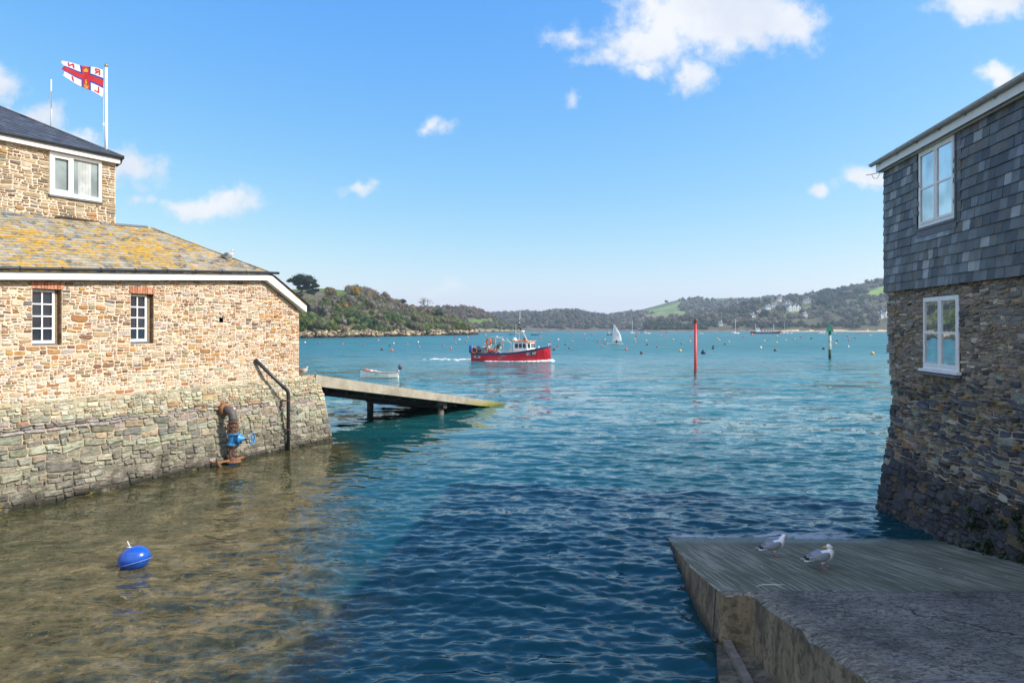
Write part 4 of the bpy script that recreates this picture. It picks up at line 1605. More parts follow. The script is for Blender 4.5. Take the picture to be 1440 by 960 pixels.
def flag_color(a, b):
    """a: hoist 0 .. fly 1, b: bottom 0 .. top 1"""
    WHITE, RED, BLUE, YEL = (0.80, 0.80, 0.82), (0.62, 0.035, 0.05), (0.02, 0.07, 0.42), (0.72, 0.50, 0.05)
    def cell(x0, x1, y0, y1): return x0 <= a <= x1 and y0 <= b <= y1
    dv, dh = abs(a-0.45), abs(b-0.52)
    # crown on the upper arm, anchor on the lower arm
    if dv < 0.085:
        if 0.76 < b < 0.9 and dv < 0.06*(1 if b < 0.84 else (0.6+0.4*math.cos(a*160))): return YEL
        ax = (a-0.45)/0.06; az = (b-0.20)/0.17
        if abs(ax) < 0.18 and -0.9 < az < 0.9: return YEL
        if abs(az-0.55) < 0.13 and abs(ax) < 0.6: return YEL
        rr_ = math.hypot(ax, az+0.1)
        if 0.72 < rr_ < 1.05 and az < -0.15: return YEL
        if 0.08 < math.hypot(ax, az-0.92) < 0.3: return YEL
    if dv < 0.085 or dh < 0.115: return RED
    if dv < 0.125 or dh < 0.185: return BLUE
    # letters, seen from the back of the flag; each stands upright in its quarter
    def stroke(x0, y0, x1, y1, w_=0.018):
        # distance from (a, b) to the stroke, in flag heights
        px_, py_ = (a-x0)*1.5, b-y0
        dx_, dy_ = (x1-x0)*1.5, y1-y0
        q = max(0, min(1, (px_*dx_+py_*dy_)/(dx_*dx_+dy_*dy_)))
        return math.hypot(px_-q*dx_, py_-q*dy_) < w_*1.5
    R1 = stroke(0.12, 0.77, 0.12, 0.95) or stroke(0.12, 0.95, 0.20, 0.94) or stroke(0.20, 0.94, 0.20, 0.87) or stroke(0.20, 0.87, 0.12, 0.86) or stroke(0.15, 0.86, 0.21, 0.77)
    N1 = stroke(0.70, 0.77, 0.70, 0.95) or stroke(0.70, 0.95, 0.80, 0.77) or stroke(0.80, 0.77, 0.80, 0.95)
    L1 = stroke(0.13, 0.28, 0.13, 0.08) or stroke(0.13, 0.08, 0.22, 0.08)
    I1 = stroke(0.76, 0.28, 0.76, 0.08)
    return RED if (R1 or N1 or L1 or I1) else WHITE


hz1, hz0 = EYE+358/960*fp.y, EYE+322/960*fp.y
hT, hB = ray(147, 99, fp.y), ray(146, 138.5, fp.y)
fT, fB = ray(84.5, 87, fp.y-0.85), ray(89, 109.5, fp.y-0.8)
fl = MB()
NA, NB = 110, 74
vs = []
for i in range(NA+1):
    a = i/NA
    for j in range(NB+1):
        b = j/NB
        p = hB.lerp(hT, b).lerp(fB.lerp(fT, b), a)
        sag = math.sin(a*math.pi)*0.035
        wv_ = math.sin(a*8.2+b*1.3)*0.09*a**0.6+math.sin(a*15+b*4)*0.02
        p = p+Vector((0.25, -1, 0)).normalized()*wv_+UP*(sag+0.035*math.sin(a*7.0+0.6)*a)
        if a > 0.93: p = p+Vector((0.22*(a-0.93)*5*abs(math.sin(b*7.0)), 0, 0))
        vs.append(p)
fs, cs = [], []
for i in range(NA):
    for j in range(NB):
        fs.append((i*(NB+1)+j, (i+1)*(NB+1)+j, (i+1)*(NB+1)+j+1, i*(NB+1)+j+1))
        cs.append(flag_color((i+0.5)/NA, (j+0.5)/NB))
fl.add(vs, fs)
fl.c = cs
m, t, b = principled('flag_cloth')
a = t.new('ShaderNodeAttribute', attribute_name='Col').outputs['Color']
t.l.new(a, b.inputs['Base Color'])
b.inputs['Roughness'].default_value = 0.8
tr = t.new('ShaderNodeBsdfTranslucent', {'Color': a})
mx = t.new('ShaderNodeMixShader', {0: 0.4, 1: b.outputs[0], 2: tr.outputs[0]})
t.l.new(mx.outputs[0], m.node_tree.nodes['Material Output'].inputs['Surface'])
fo = fl.build('flag', m, None, True)
tag(fo, 'white flag with blue edged red cross and yellow anchor flying from the pole', 'flag')
sk = fo.modifiers.new('thickness', 'SOLIDIFY'); sk.thickness = 0.003

ap = hip_pt(72)
an = MB()
an.tube([Vector((0, 0, -0.2)), Vector((0, 0, EYE+350/960*ap.y-ap.z))], 0.018, 6)
ao = an.build('aerial', M['white_gloss'], None, True, loc=ap)
tag(ao, 'thin white whip aerial left of the flagpole on the tower roof', 'aerial')


# ================================================================== QUAY BELOW THE BOATHOUSE
quay = tag(empty('quay_wall', (-9, 21, 0)), 'sunlit stone quay wall in green and grey rubble under the boathouse, foot in the water', 'quay')


def qoff(z):
    return -0.37+0.35*(z/2.45) + (0.0 if z > 1.75 else -0.035)


def Q(t, z, d):
    e = 0.0
    return Q0+QD*(t*(1.0)-(0.13*z if t > 8 else 0)*min(1, max(0, (t-8)/3)))+QB*(qoff(z)-d)+UP*z


def pal_q(s, z, r_):
    q = z+0.03*s+r_.uniform(-0.12, 0.12)
    if q < 0.35: return weighted(r_, [(3, (0.21, 0.20, 0.165)), (2, (0.16, 0.15, 0.13)), (1, (0.26, 0.24, 0.19))])
    if q < 1.15: return weighted(r_, [(4, (0.24, 0.235, 0.18)), (3, (0.20, 0.19, 0.155)), (2, (0.28, 0.265, 0.205)), (2, (0.16, 0.148, 0.125))])
    if q < 1.72: return weighted(r_, [(5, (0.235, 0.235, 0.175)), (2, (0.315, 0.33, 0.25)), (3, (0.18, 0.18, 0.15)), (1, (0.34, 0.28, 0.20)), (2, (0.25, 0.22, 0.17))])
    if q < 1.92: return weighted(r_, [(4, (0.25, 0.225, 0.205)), (2, (0.30, 0.27, 0.24)), (1, (0.29, 0.23, 0.20))])
    return weighted(r_, [(4, (0.36, 0.36, 0.26)), (3, (0.44, 0.44, 0.34)), (2, (0.28, 0.285, 0.21)), (2, (0.48, 0.41, 0.29)), (2, (0.42, 0.34, 0.21)), (1, (0.3, 0.2, 0.13))])


mq = lambda s, z: (0.42, 0.33, 0.23) if z > 1.0 else (0.30, 0.25, 0.18)
qm = MB()
rubble(qm, -6, 11.42, -0.6, 1.70, Q, pal_q, rg, course=(0.30, 0.55), hmin=0.09, hmax=0.27, aspect=2.6, wmax=0.95, gap=0.011, depth=0.034, warp=0.07, jut=0.85, rnd=0.45, mort=mq)
rubble(qm, -6, 11.42, 1.70, 1.90, Q, pal_q, rg, course=(0.08, 0.12), hmin=0.05, hmax=0.1, aspect=6, wmax=1.0, gap=0.008, depth=0.06, warp=0.04, jut=0.5, mort=mq)
rubble(qm, -6, 11.42, 1.90, 2.44, Q, pal_q, rg, course=(0.2, 0.3), hmin=0.07, hmax=0.17, aspect=2.4, wmax=0.6, gap=0.014, depth=0.03, warp=0.05, jut=0.5, rnd=0.5, mort=mq)
# top of the quay and its body
qm.obox(B(-6, -0.05, 2.30), QD*17.05, QB*7, UP*0.135, 1, (0.42, 0.36, 0.26))
qm.obox(B(-6, 0.05, -1.5), QD*17.0, QB*6.5, UP*3.79, 1, (0.36, 0.30, 0.22))
# coping stones on the end
for k in range(9):
    s = 9.7+k*0.16
    qm.obox(B(s, -0.03+0.02*(k % 3), 2.437), QD*0.15, QB*rg.uniform(0.3, 0.5), UP*rg.uniform(0.02, 0.05), 0, weighted(rg, [(2, (0.45, 0.38, 0.27)), (1, (0.42, 0.28, 0.05)), (1, (0.35, 0.33, 0.28))]))
bw(qm, 'wall', [STONE_LOW, MORT_LOW], quay)


# ================================================================== SLATE-HUNG HOUSE ON THE RIGHT
house = tag(empty('slate_hung_house', (10, 12, 0)), 'shaded waterside house with hung grey slates above a dark rubble stone wall', 'building')
HC = Vector((8.92, 16.15, 0))
HE = Vector((-0.1191, -0.9929, 0)).normalized()
HO = Vector((-0.9929, 0.1191, 0)).normalized()


def H(s, d, z):
    return HC+HE*s+HO*d+UP*z


HPROF = [(-1.0, 0.50), (0.0, 0.23), (0.6, 0.14), (1.3, 0.04), (1.9, -0.06), (2.6, -0.13), (3.4, -0.05), (4.2, 0.0), (5.2, 0.0)]


def hoff(s, z):
    o_ = interp(HPROF, z)
    return o_*max(0.5, 1-s/11.0)


def Hs(s, z, d):
    edge = 0.05*mnoise.noise(Vector((z*3.1, 2, 5))) if s < 0.25 else 0
    return H(s-edge, hoff(s, z)+d, z)


def pal_h(s, z, r_):
    q = z+r_.uniform(-0.25, 0.25)-0.05*s
    if q < 1.25: return weighted(r_, [(5, (0.055, 0.056, 0.060)), (3, (0.075, 0.073, 0.070)), (2, (0.040, 0.040, 0.042)), (1, (0.12, 0.09, 0.055))])
    if q < 3.0: return weighted(r_, [(5, (0.095, 0.102, 0.115)), (4, (0.21, 0.175, 0.125)), (1.3, (0.24, 0.155, 0.07)), (2, (0.20, 0.22, 0.17)), (2, (0.060, 0.062, 0.070)), (1, (0.32, 0.29, 0.22))])
    return weighted(r_, [(5, (0.29, 0.235, 0.175)), (4, (0.25, 0.22, 0.18)), (1.5, (0.32, 0.24, 0.145)), (2, (0.20, 0.195, 0.18)), (1.5, (0.44, 0.39, 0.31)), (1, (0.12, 0.11, 0.10))])


STONE_H = stone_mat('dark_rubble', 0.35, 8, 0.9, 0.85, speck=((0.34, 0.33, 0.30), 24, 0.66, 0.3, 4.0),
                    band=[((0.014, 0.030, 0.008), 0.55, 1.5, 0.0, 1.4, 0.5, 0.6)])
MORT_H = stone_mat('grey_mortar', 0.3, 5, 0.8, 0.95)
hh = [(1.69, 3.14, 3.30, 4.86)]
hm = MB()
mh = lambda s, z: (0.30, 0.25, 0.185) if z > 3.0 else ((0.40, 0.34, 0.255) if z > 1.1 else (0.17, 0.145, 0.105))
kw = dict(holes=hh, mort=mh)
rubble(hm, -0.02, 13.5, -0.8, 1.2, Hs, pal_h, rg, course=(0.24, 0.40), hmin=0.08, hmax=0.24, aspect=2.3, wmax=0.65, gap=0.008, depth=0.05, warp=0.06, jut=0.7, rnd=0.5, **kw)
rubble(hm, -0.02, 13.5, 1.2, 3.0, Hs, pal_h, rg, course=(0.18, 0.36), hmin=0.04, hmax=0.16, aspect=3.8, wmax=0.8, gap=0.012, depth=0.036, warp=0.06, jut=0.85, rnd=0.6, **kw)
rubble(hm, -0.02, 13.5, 3.0, 5.14, Hs, pal_h, rg, course=(0.24, 0.44), hmin=0.04, hmax=0.15, aspect=3.2, wmax=0.6, gap=0.010, depth=0.022, warp=0.07, jut=0.8, rnd=0.7, **kw)
a, b, c, d = hh[0]
for vs in ([H(b, 0, c), H(b, 0, d), H(b, -.2, d), H(b, -.2, c)], [H(a, 0, c), H(a, -.2, c), H(a, -.2, d), H(a, 0, d)], [H(a, 0, d), H(a, -.2, d), H(b, -.2, d), H(b, 0, d)], [H(a, 0, c), H(b, 0, c), H(b, -.2, c), H(a, -.2, c)]):
    hm.add(vs, [(0, 1, 2, 3)], 0, (0.14, 0.11, 0.08))
hm.obox(H(0.05, -0.22, -0.8), HE*13.4, HO*-7.0, UP*5.9, 1, (0.15, 0.12, 0.09))
# the corner returns round the far end
hm.obox(H(0.03, -0.17, 1.2), HE*0.3, HO*-6.5, UP*3.9, 1, (0.14, 0.115, 0.085))
hm.obox(H(0.03, 0.02, -0.8), HE*0.3, HO*-6.7, UP*2.0, 1, (0.06, 0.055, 0.05))
# corner quoins so the end of the wall stays ragged
z = -0.3
while z < 5.05:
    h = rg.uniform(0.06, 0.17)
    o_ = hoff(0, z+h/2)
    ex_ = rg.uniform(-0.07, 0.05)
    hm.obox(H(-0.04+ex_, o_+rg.uniform(0.0, 0.06), z), HE*rg.uniform(0.2, 0.45), HO*-rg.uniform(0.3, 0.5), UP*(h-0.012), 0, pal_h(0, z, rg))
    z += h
bw(hm, 'stone_wall', [STONE_H, MORT_H], house)

# hung slates
sm = MB()
SLC = [(7, (0.080, 0.085, 0.091)), (5, (0.115, 0.12, 0.122)), (5, (0.050, 0.053, 0.058)), (4, (0.12, 0.115, 0.102)), (4, (0.155, 0.168, 0.182)), (2, (0.10, 0.084, 0.065)), (1, (0.27, 0.28, 0.28))]


def slate_keep(s, h):
    return not (1.67 < s < 3.19 and h > 6.12)


def pal_s(s, h, r_):
    if 1.6 < s < 2.9 and 5.93 < h < 6.13: return weighted(r_, [(2, (0.20, 0.23, 0.25)), (1, (0.26, 0.27, 0.27))])
    return weighted(r_, SLC)


slates(sm, [5.06+0.193*i for i in range(15)], lambda h: (-0.07, 13.5), lambda s, h, d: H(s, 0.085+d, h), 0.215, pal_s, rg, lift=0.022, expo=0.193, keep=slate_keep, jit=0.16)
# close-fitting cut slates beside the window
for sa, sb in ((1.46, 1.655), (3.22, 3.40)):
    for i in range(9):
        h = 5.06+0.193*(i+6)
        sm.obox(H(sa+rg.uniform(0, .03), 0.098, h), HE*(sb-sa-0.03), HO*0.008, UP*0.19, 0, weighted(rg, SLC))
for (sa, sb, za, zb) in ((-0.05, 13.5, 5.12, 6.27), (-0.05, 1.67, 6.27, 7.95), (3.19, 13.5, 6.27, 7.95)):
    sm.obox(H(sa, 0.084, za), HE*(sb-sa), HO*-0.30, UP*(zb-za), 0, (0.03, 0.033, 0.037))
sm.obox(H(1.67, -0.12, 6.27), HE*1.52, HO*-0.1, UP*1.68, 0, (0.03, 0.033, 0.037))
# slates lapping the far corner
for i in range(15):
    sm.obox(H(-0.085+rg.uniform(-.012, .012), 0.085, 5.05+0.193*i), HE*0.02, HO*-0.28, UP*0.19, 0, weighted(rg, SLC))
SLATE_M = plain('hung_slate', (1, 1, 1), 0.5, var=0.22, scale=4.5, bump=0.35, bscale=18, attr=True, dirt=((0.17, 0.17, 0.155), 0.70, 0.80, 3.5))
bw(sm, 'slate_cladding', SLATE_M, house)

HW = M['white_paint']
wl = window(house, H(1.70, 0.01, 3.37), HE, HO, 1.42, 1.48, 2, 2, HW, fw=0.05, mw=0.04, casements=2, gd=0.016, glass=M['glass_blue'], sill=(HW, 0.07, 0.07, 0.055), th=0.09, label='lower white casement window reflecting the bay')
wu = window(house, H(1.70, 0.10, 6.31), HE, HO, 1.47, 1.60, 2, 2, HW, fw=0.06, mw=0.035, casements=2, gd=0.016, glass=M['glass_blue'], sill=(M['lead'], 0.03, 0.03, 0.05), th=0.10, label='upper white casement window under the eaves reflecting the sky')
ss_ = MB()
ss_.obox(H(1.60, 0.02, 3.25), HE*1.6, HO*0.10, UP*0.045, 0)
bw(ss_, 'slate_ledge', SLATE_SILL, house)
tr = MB()
tr.obox(H(3.175, 0.084, 6.25), HE*0.05, HO*0.035, UP*1.68, 0)
tr.obox(H(1.645, 0.09, 6.12), HE*1.58, HO*0.02, UP*0.14, 0)
bw(tr, 'lead_trim', M['lead'], house)
# eaves: soffit, fascia, gutter on brackets, roof above
ev = MB()
ev.obox(H(-0.12, -0.02, 7.955), HE*13.6, HO*0.235, UP*0.025)
ev.obox(H(-0.10, 0.105, 7.905), HE*13.5, HO*0.05, UP*0.047)
bw(ev, 'soffit', M['old_cream'], house)
ev = MB()
ev.obox(H(-0.14, 0.215, 7.93), HE*13.6, HO*0.025, UP*0.21)
ev.obox(H(-0.14, 0.215, 7.93), HE*0.025, HO*-0.5, UP*0.2)
bw(ev, 'fascia', M['white_paint'], house)
gt = MB()
n_ = 10
ringA, ringB = [], []
for s, ring in ((-0.26, ringA), (13.4, ringB)):
    for k in range(n_+1):
        th = math.pi*(1+k/n_)
        ring.append(H(s, 0.305+0.062*math.cos(th), 8.145+0.062*math.sin(th)))
    for k in range(n_, -1, -1):
        th = math.pi*(1+k/n_)
        ring.append(H(s, 0.305+0.056*math.cos(th), 8.147+0.056*math.sin(th)))
gt.loft([ringA, ringB])
gut = bw(gt, 'gutter', M['grey_plastic'], house)
for k in range(14):
    s = 0.1+k*0.93
    bk = MB()
    pts = [H(s, 0.305+0.068*math.cos(math.pi*(1+q/8)), 8.145+0.068*math.sin(math.pi*(1+q/8))) for q in range(9)]
    bk.tube(pts, 0.011, 6)
    bk.obox(H(s-0.02, 0.24, 8.05), HE*0.04, HO*0.02, UP*0.1)
    o = bk.build('bracket', M['grey_plastic'], gut)
rf = MB()
rp = 0.36
vs = [H(-0.2, 0.27, 8.185), H(13.5, 0.27, 8.185), H(13.5, -3.3, 8.185+rp*3.57), H(-0.2, -3.3, 8.185+rp*3.57), H(13.5, -7.0, 8.2), H(-0.2, -7.0, 8.2)]
rf.add(vs+[v-UP*0.05 for v in vs], [(0, 1, 2, 3), (3, 2, 4, 5), (9, 8, 7, 6), (11, 10, 8, 9), (0, 6, 7, 1), (0, 3, 9, 6), (3, 5, 11, 9), (1, 7, 8, 2)], 0, (0.05, 0.055, 0.06))
rf.add([H(0.0, 0, 7.95), H(0.0, -6.8, 7.95), H(0, -3.3, 8.1+rp*3.4)], [(0, 1, 2)], 0, (0.06, 0.065, 0.07))
rf.obox(H(0.06, -0.24, 5.1), HE*13.3, HO*-6.5, UP*2.84, 0, (0.06, 0.065, 0.07))
bw(rf, 'roof', plain('house_roof_slate', (1, 1, 1), 0.6, var=0.25, attr=True), house)
cb = MB()
cb.tube([H(-0.12, 0.15, 7.92), H(-0.20, 0.18, 7.80), H(-0.32, 0.22, 7.83), H(-0.34, 0.26, 7.92)], 0.006, 5)
cb.tube([H(-0.12, 0.15, 7.92), H(-0.52, 0.32, 7.95)], 0.008, 5)
bw(cb, 'cable', M['black_plastic'], house)


# ================================================================== CONCRETE SLIP
def slip_z(y):
    return (SLIP_Y-y)*0.16


def slip_edge(y):
    return interp([(2.0, 2.80), (5.6, 2.93), (8.70, 3.05), (8.88, 2.73), (9.1, 2.73), (10.67, 2.80), (12.0, 2.95), (13.4, 3.10), (15.4, 3.3)], y)


def slip_mat():
    m, t, b = principled('slip_concrete')
    pos = t.new('ShaderNodeNewGeometry').outputs['Position']
    sp = t.new('ShaderNodeSeparateXYZ', {0: pos})
    X, Y, Z = sp.outputs
    wob = t.noise(pos, 1.2, 4, 0.6).outputs['Fac']
    yb = t.math('ADD', Y, t.math('MULTIPLY', t.math('SUBTRACT', wob, 0.5), 0.5))
    brushed = t.smooth(yb, 8.85, 9.12)
    fine = t.noise(t.map(pos, (1, 1.3, 1), (0, 0, R(20))), 17, 7, 0.78, 0.5).outputs['Fac']
    patch = t.noise(t.map(pos, (1, 0.7, 1)), 0.9, 6, 0.65).outputs['Fac']
    streak = t.noise(t.map(pos, (16, 0.45, 1), (0, 0, R(3))), 1.6, 4, 0.55).outputs['Fac']
    streak2 = t.noise(t.map(pos, (1.5, 7, 1), (0, 0, R(-8))), 3.0, 5, 0.7).outputs['Fac']
    agg = t.noise(t.map(pos, (1, 1.6, 1), (0, 0, R(35))), 13, 6, 0.72, 0.8).outputs['Fac']
    rough_c = t.ramp(patch, [(0.28, (0.095, 0.092, 0.082)), (0.46, (0.21, 0.20, 0.175)), (0.56, (0.32, 0.30, 0.26)), (0.68, (0.46, 0.43, 0.37))])
    rough_c = t.mix(t.math('MULTIPLY', t.smooth(streak2, 0.50, 0.60), 0.65), rough_c, (0.40, 0.38, 0.345))
    rough_c = t.mix(t.math('MULTIPLY', t.smooth(fine, 0.50, 0.56), 0.75), rough_c, (0.040, 0.039, 0.036))
    rough_c = t.mix(t.math('MULTIPLY', t.smooth(fine, 0.42, 0.36), 0.7), rough_c, (0.46, 0.43, 0.38))
    br_c = t.ramp(patch, [(0.3, (0.13, 0.14, 0.085)), (0.5, (0.235, 0.23, 0.155)), (0.68, (0.34, 0.325, 0.24))])
    br_c = t.mix(t.math('MULTIPLY', t.smooth(streak, 0.47, 0.55, 1.0, 0.0), 0.55), br_c, (0.045, 0.052, 0.036))
    br_c = t.mix(t.math('MULTIPLY', t.smooth(streak, 0.58, 0.66), 0.6), br_c, (0.34, 0.33, 0.28))
    # wetter and greener towards the water
    br_c = t.mix(t.math('MULTIPLY', t.smooth(yb, 12.6, 13.6), 0.75), br_c, (0.035, 0.045, 0.022))
    c = t.mix(brushed, rough_c, br_c)
    # worn edge where the aggregate shows
    ew = t.math('MULTIPLY', t.smooth(t.math('ADD', X, t.math('MULTIPLY', t.math('SUBTRACT', wob, 0.5), 0.5)), 3.12, 3.42, 1.0, 0.0), t.math('SUBTRACT', 1.0, brushed))
    ag_c = t.ramp(agg, [(0.36, (0.06, 0.055, 0.04)), (0.46, (0.20, 0.18, 0.14)), (0.56, (0.40, 0.365, 0.29)), (0.66, (0.62, 0.57, 0.46))])
    c = t.mix(t.math('MULTIPLY', ew, 0.8), c, ag_c)
    # droppings
    dn = t.noise(pos, 9, 2, 0.5).outputs['Fac']
    c = t.mix(t.math('MULTIPLY', t.smooth(dn, 0.725, 0.745), 0.8), c, (0.6, 0.6, 0.58))
    # a crack running up the slip, and the joint at the break of slope
    cx_ = t.math('ADD', t.math('SUBTRACT', X, 4.75), t.math('ADD', t.math('MULTIPLY', t.math('SUBTRACT', Y, 7.4), 0.55), t.math('MULTIPLY', t.math('SUBTRACT', t.noise(pos, 2.4, 4, 0.6).outputs['Fac'], 0.5), 0.7)))
    crack = t.math('MULTIPLY', t.smooth(t.math('ABSOLUTE', cx_), 0.008, 0.035, 1.0, 0.0), t.smooth(Y, 8.1, 8.5, 1.0, 0.0))
    c = t.mix(t.math('MULTIPLY', crack, 0.75), c, (0.02, 0.02, 0.018))
    jy = t.smooth(t.math('ABSOLUTE', t.math('SUBTRACT', yb, 8.93)), 0.01, 0.05, 1.0, 0.0)
    c = t.mix(t.math('MULTIPLY', jy, 0.5), c, (0.035, 0.037, 0.035))
    t.l.new(c, b.inputs['Base Color'])
    t.l.new(t.smooth(yb, 12.7, 13.5, 0.9, 0.25), b.inputs['Roughness'])
    b.inputs['Specular IOR Level'].default_value = 0.35
    h1 = t.math('MULTIPLY', t.math('MULTIPLY', streak, brushed), 1.0)
    h2 = t.math('MULTIPLY', t.math('SUBTRACT', 1.0, brushed), t.math('ADD', t.math('MULTIPLY', streak2, 0.6), t.math('MULTIPLY', fine, 0.6)))
    hh_ = t.math('ADD', t.math('ADD', h1, t.math('MULTIPLY', h2, 1.5)), t.math('MULTIPLY', fine, 0.25))
    hh_ = t.math('SUBTRACT', hh_, t.math('MULTIPLY', crack, 1.2))
    bp = t.new('ShaderNodeBump', {'Strength': 1.0, 'Distance': 0.06, 'Height': hh_})
    t.l.new(bp.outputs[0], b.inputs['Normal'])
    return m


def slip_side_mat():
    m, t, b = principled('slip_side_concrete')
    pos = t.new('ShaderNodeNewGeometry').outputs['Position']
    Z = t.new('ShaderNodeSeparateXYZ', {0: pos}).outputs[2]
    Y = t.new('ShaderNodeSeparateXYZ', {0: pos}).outputs[1]
    n1 = t.noise(t.map(pos, (1, 2.2, 0.5)), 1.5, 6, 0.7).outputs['Fac']
    n2 = t.noise(pos, 12, 5, 0.65).outputs['Fac']
    c = t.ramp(n1, [(0.28, (0.085, 0.070, 0.045)), (0.46, (0.18, 0.145, 0.088)), (0.6, (0.25, 0.205, 0.13)), (0.75, (0.14, 0.13, 0.075))])
    c = t.mix(t.smooth(n2, 0.48, 0.62, 0.0, 0.65), c, (0.05, 0.042, 0.025))
    n3 = t.noise(t.map(pos, (1, 1.8, 0.9)), 1.3, 5, 0.7).outputs['Fac']
    c = t.mix(t.smooth(n3, 0.50, 0.60, 0.0, 0.7), c, (0.045, 0.042, 0.030))
    c = t.mix(t.smooth(t.math('ADD', Z, t.math('MULTIPLY', n1, 0.2)), 0.12, 0.34, 0.9, 0.0), c, (0.022, 0.024, 0.014))
    for yj in (9.14,):
        k = t.smooth(t.math('ABSOLUTE', t.math('ADD', t.math('SUBTRACT', Y, yj), t.math('MULTIPLY', t.math('SUBTRACT', n2, 0.5), 0.08))), 0.012, 0.05, 1.0, 0.0)
        c = t.mix(t.math('MULTIPLY', k, 0.85), c, (0.014, 0.013, 0.011))
    t.l.new(c, b.inputs['Base Color'])
    b.inputs['Roughness'].default_value = 0.85
    bp = t.new('ShaderNodeBump', {'Strength': 0.8, 'Distance': 0.03, 'Height': t.math('ADD', n1, n2)})
    t.l.new(bp.outputs[0], b.inputs['Normal'])
    return m


slip = tag(empty('slipway', (5.5, 9, 0)), 'broad shaded concrete slip sloping into the water in the right foreground', 'slipway')
SLM, SSM = slip_mat(), slip_side_mat()
ys = np.concatenate([np.arange(2.2, 9.2, 0.025), np.arange(9.2, 15.4, 0.04)])
nx = 200
V = []
for y in ys:
    e0 = slip_edge(y)
    for i in range(nx):
        f = i/(nx-1)
        x = e0+(9.2-e0)*f**1.25
        z = slip_z(y)
        if y < 8.9:
            k = min(1, (8.9-y)/0.15)
            z += k*(0.045+0.030*mnoise.fractal(Vector((x*2.2, y*2.8, 0)), 1, 2, 4)+0.009*mnoise.noise(Vector((x*11, y*16, 2))))
        else:
            z += 0.008*mnoise.fractal(Vector((x*2, y*1.5, 4)), 1, 2, 3)+0.006*mnoise.noise(Vector((x*15, y*0.7, 1)))
        # rounded, broken arris
        q = (x-e0)
        rd = 0.16 if y < 8.85 else 0.05
        if q < rd:
            z -= (1-q/rd)**2*(0.07 if y < 8.85 else 0.02)*(0.7+0.6*mnoise.noise(Vector((y*3, 0, 3))))
        xx = x+(0.03*mnoise.noise(Vector((y*4.5, 3, 3)))*(1-min(1, q/0.3)))
        V.append((xx, y, z))
n_y = len(ys)
idx = np.arange(n_y*nx).reshape(n_y, nx)
F = np.stack([idx[:-1, :-1], idx[:-1, 1:], idx[1:, 1:], idx[1:, :-1]], -1).reshape(-1, 4)
# side face drops from the edge to below the water, leaning out
V2 = []
ns = 26
for a in range(n_y):
    y = ys[a]
    x0, _, z0 = V[a*nx]
    for k in range(ns):
        z = z0+( -0.9-z0)*(k/(ns-1))**1.0
        x = x0-0.05*(z0-z)
        bulge = 0.010*mnoise.fractal(Vector((y*2, z*4, 9)), 1, 2, 4) if k else 0
        V2.append((x+bulge, y, z))
off = len(V)
idx2 = np.arange(n_y*ns).reshape(n_y, ns)+off
F2 = np.stack([idx2[:-1, 1:], idx2[:-1, :-1], idx2[1:, :-1], idx2[1:, 1:]], -1).reshape(-1, 4)
me = big_mesh('surface', np.array(V)-np.array(slip.location)[None, :], F, smooth=True)
link_mesh('surface', me, SLM, slip)
me = big_mesh('side_wall', np.array(V2)-np.array(slip.location)[None, :], F2-off, smooth=True)
link_mesh('side_wall', me, SSM, slip)
lg = MB()
# low ledge with a baulk of timber along its edge
yy = np.linspace(3.0, 8.86, 16)
rings = []
for y in yy:
    xb = interp([(3, 2.1), (7.0, 2.30), (8.2, 2.48), (8.86, 2.68)], y)
    rings.append([Vector((xb-0.06, y, -0.8)), Vector((xb-0.02, y, 0.10)), Vector((3.06, y, 0.16)), Vector((3.08, y, -0.8))])
lg.loft(rings)
bw(lg, 'ledge', SSM, slip)
tb = MB()
p0, p1 = Vector((2.72, 8.80, 0.13)), Vector((2.50, 6.0, 0.14))
dv = (p1-p0).normalized()
tb.obox(p0, p1-p0, Vector((0, 0, 0.07)), Vector((0.10, -0.01, 0)))
bw(tb, 'timber', plain('old_timber', (0.16, 0.135, 0.105), 0.85, var=0.35, scale=8, bump=0.6, bscale=20), slip)
# bolts on the side wall
for (u, v) in ((1008, 900), (1013, 906), (1018, 911), (1024, 913), (1022, 897)):
    p = ray(u, v, 8.93)
    bo = MB()
    bo.ellip((p.x-0.02, p.y, p.z), 0.03, 0.03, 0.03, 8, 6)
    bw(bo, 'bolt', M['black_plastic'], slip, True)
# weed growing where the slip meets the wall
wc = []
r_ = random.Random(77)
for k in range(70):
    s = 3.6+r_.random()**0.8*3.2
    z = slip_z(H(s, 0, 0).y)+r_.random()**1.7*0.75
    p = H(s, hoff(s, z)+0.05, z)
    wc.append((tuple(p), 0.12, 0.14, 0.11, mul((0.022, 0.040, 0.012), r_.uniform(0.6, 1.3)), 50, 0.035, 3))
V_, F_, C_ = crown_arrays(wc, 5, core=False)
o = link_mesh('seaweed', big_mesh('seaweed', V_, F_, C_), plain('weed', (1, 1, 1), 0.5, var=0.3, scale=10, attr=True))
tag(o, 'dark green weed clinging to the foot of the house wall beside the slip', 'seaweed', kind='stuff')
# bleached stick left on the slip
p = Vector((3.30, 9.22, slip_z(9.22)+0.012))
stk = MB()
stk.tube([Vector((0, 0, 0)), Vector((0.10, 0.03, 0.012)), Vector((0.24, 0.05, 0.006)), Vector((0.40, 0.03, 0.012))], [0.004, 0.008, 0.008, 0.003], 6)
stk.tube([Vector((0.24, 0.05, 0.006)), Vector((0.33, -0.03, 0.01))], [0.006, 0.003], 6)
o = stk.build('feather', M['old_cream'], None, True, loc=p)
tag(o, 'pale bleached feather lying on the slip near its broken edge', 'feather')


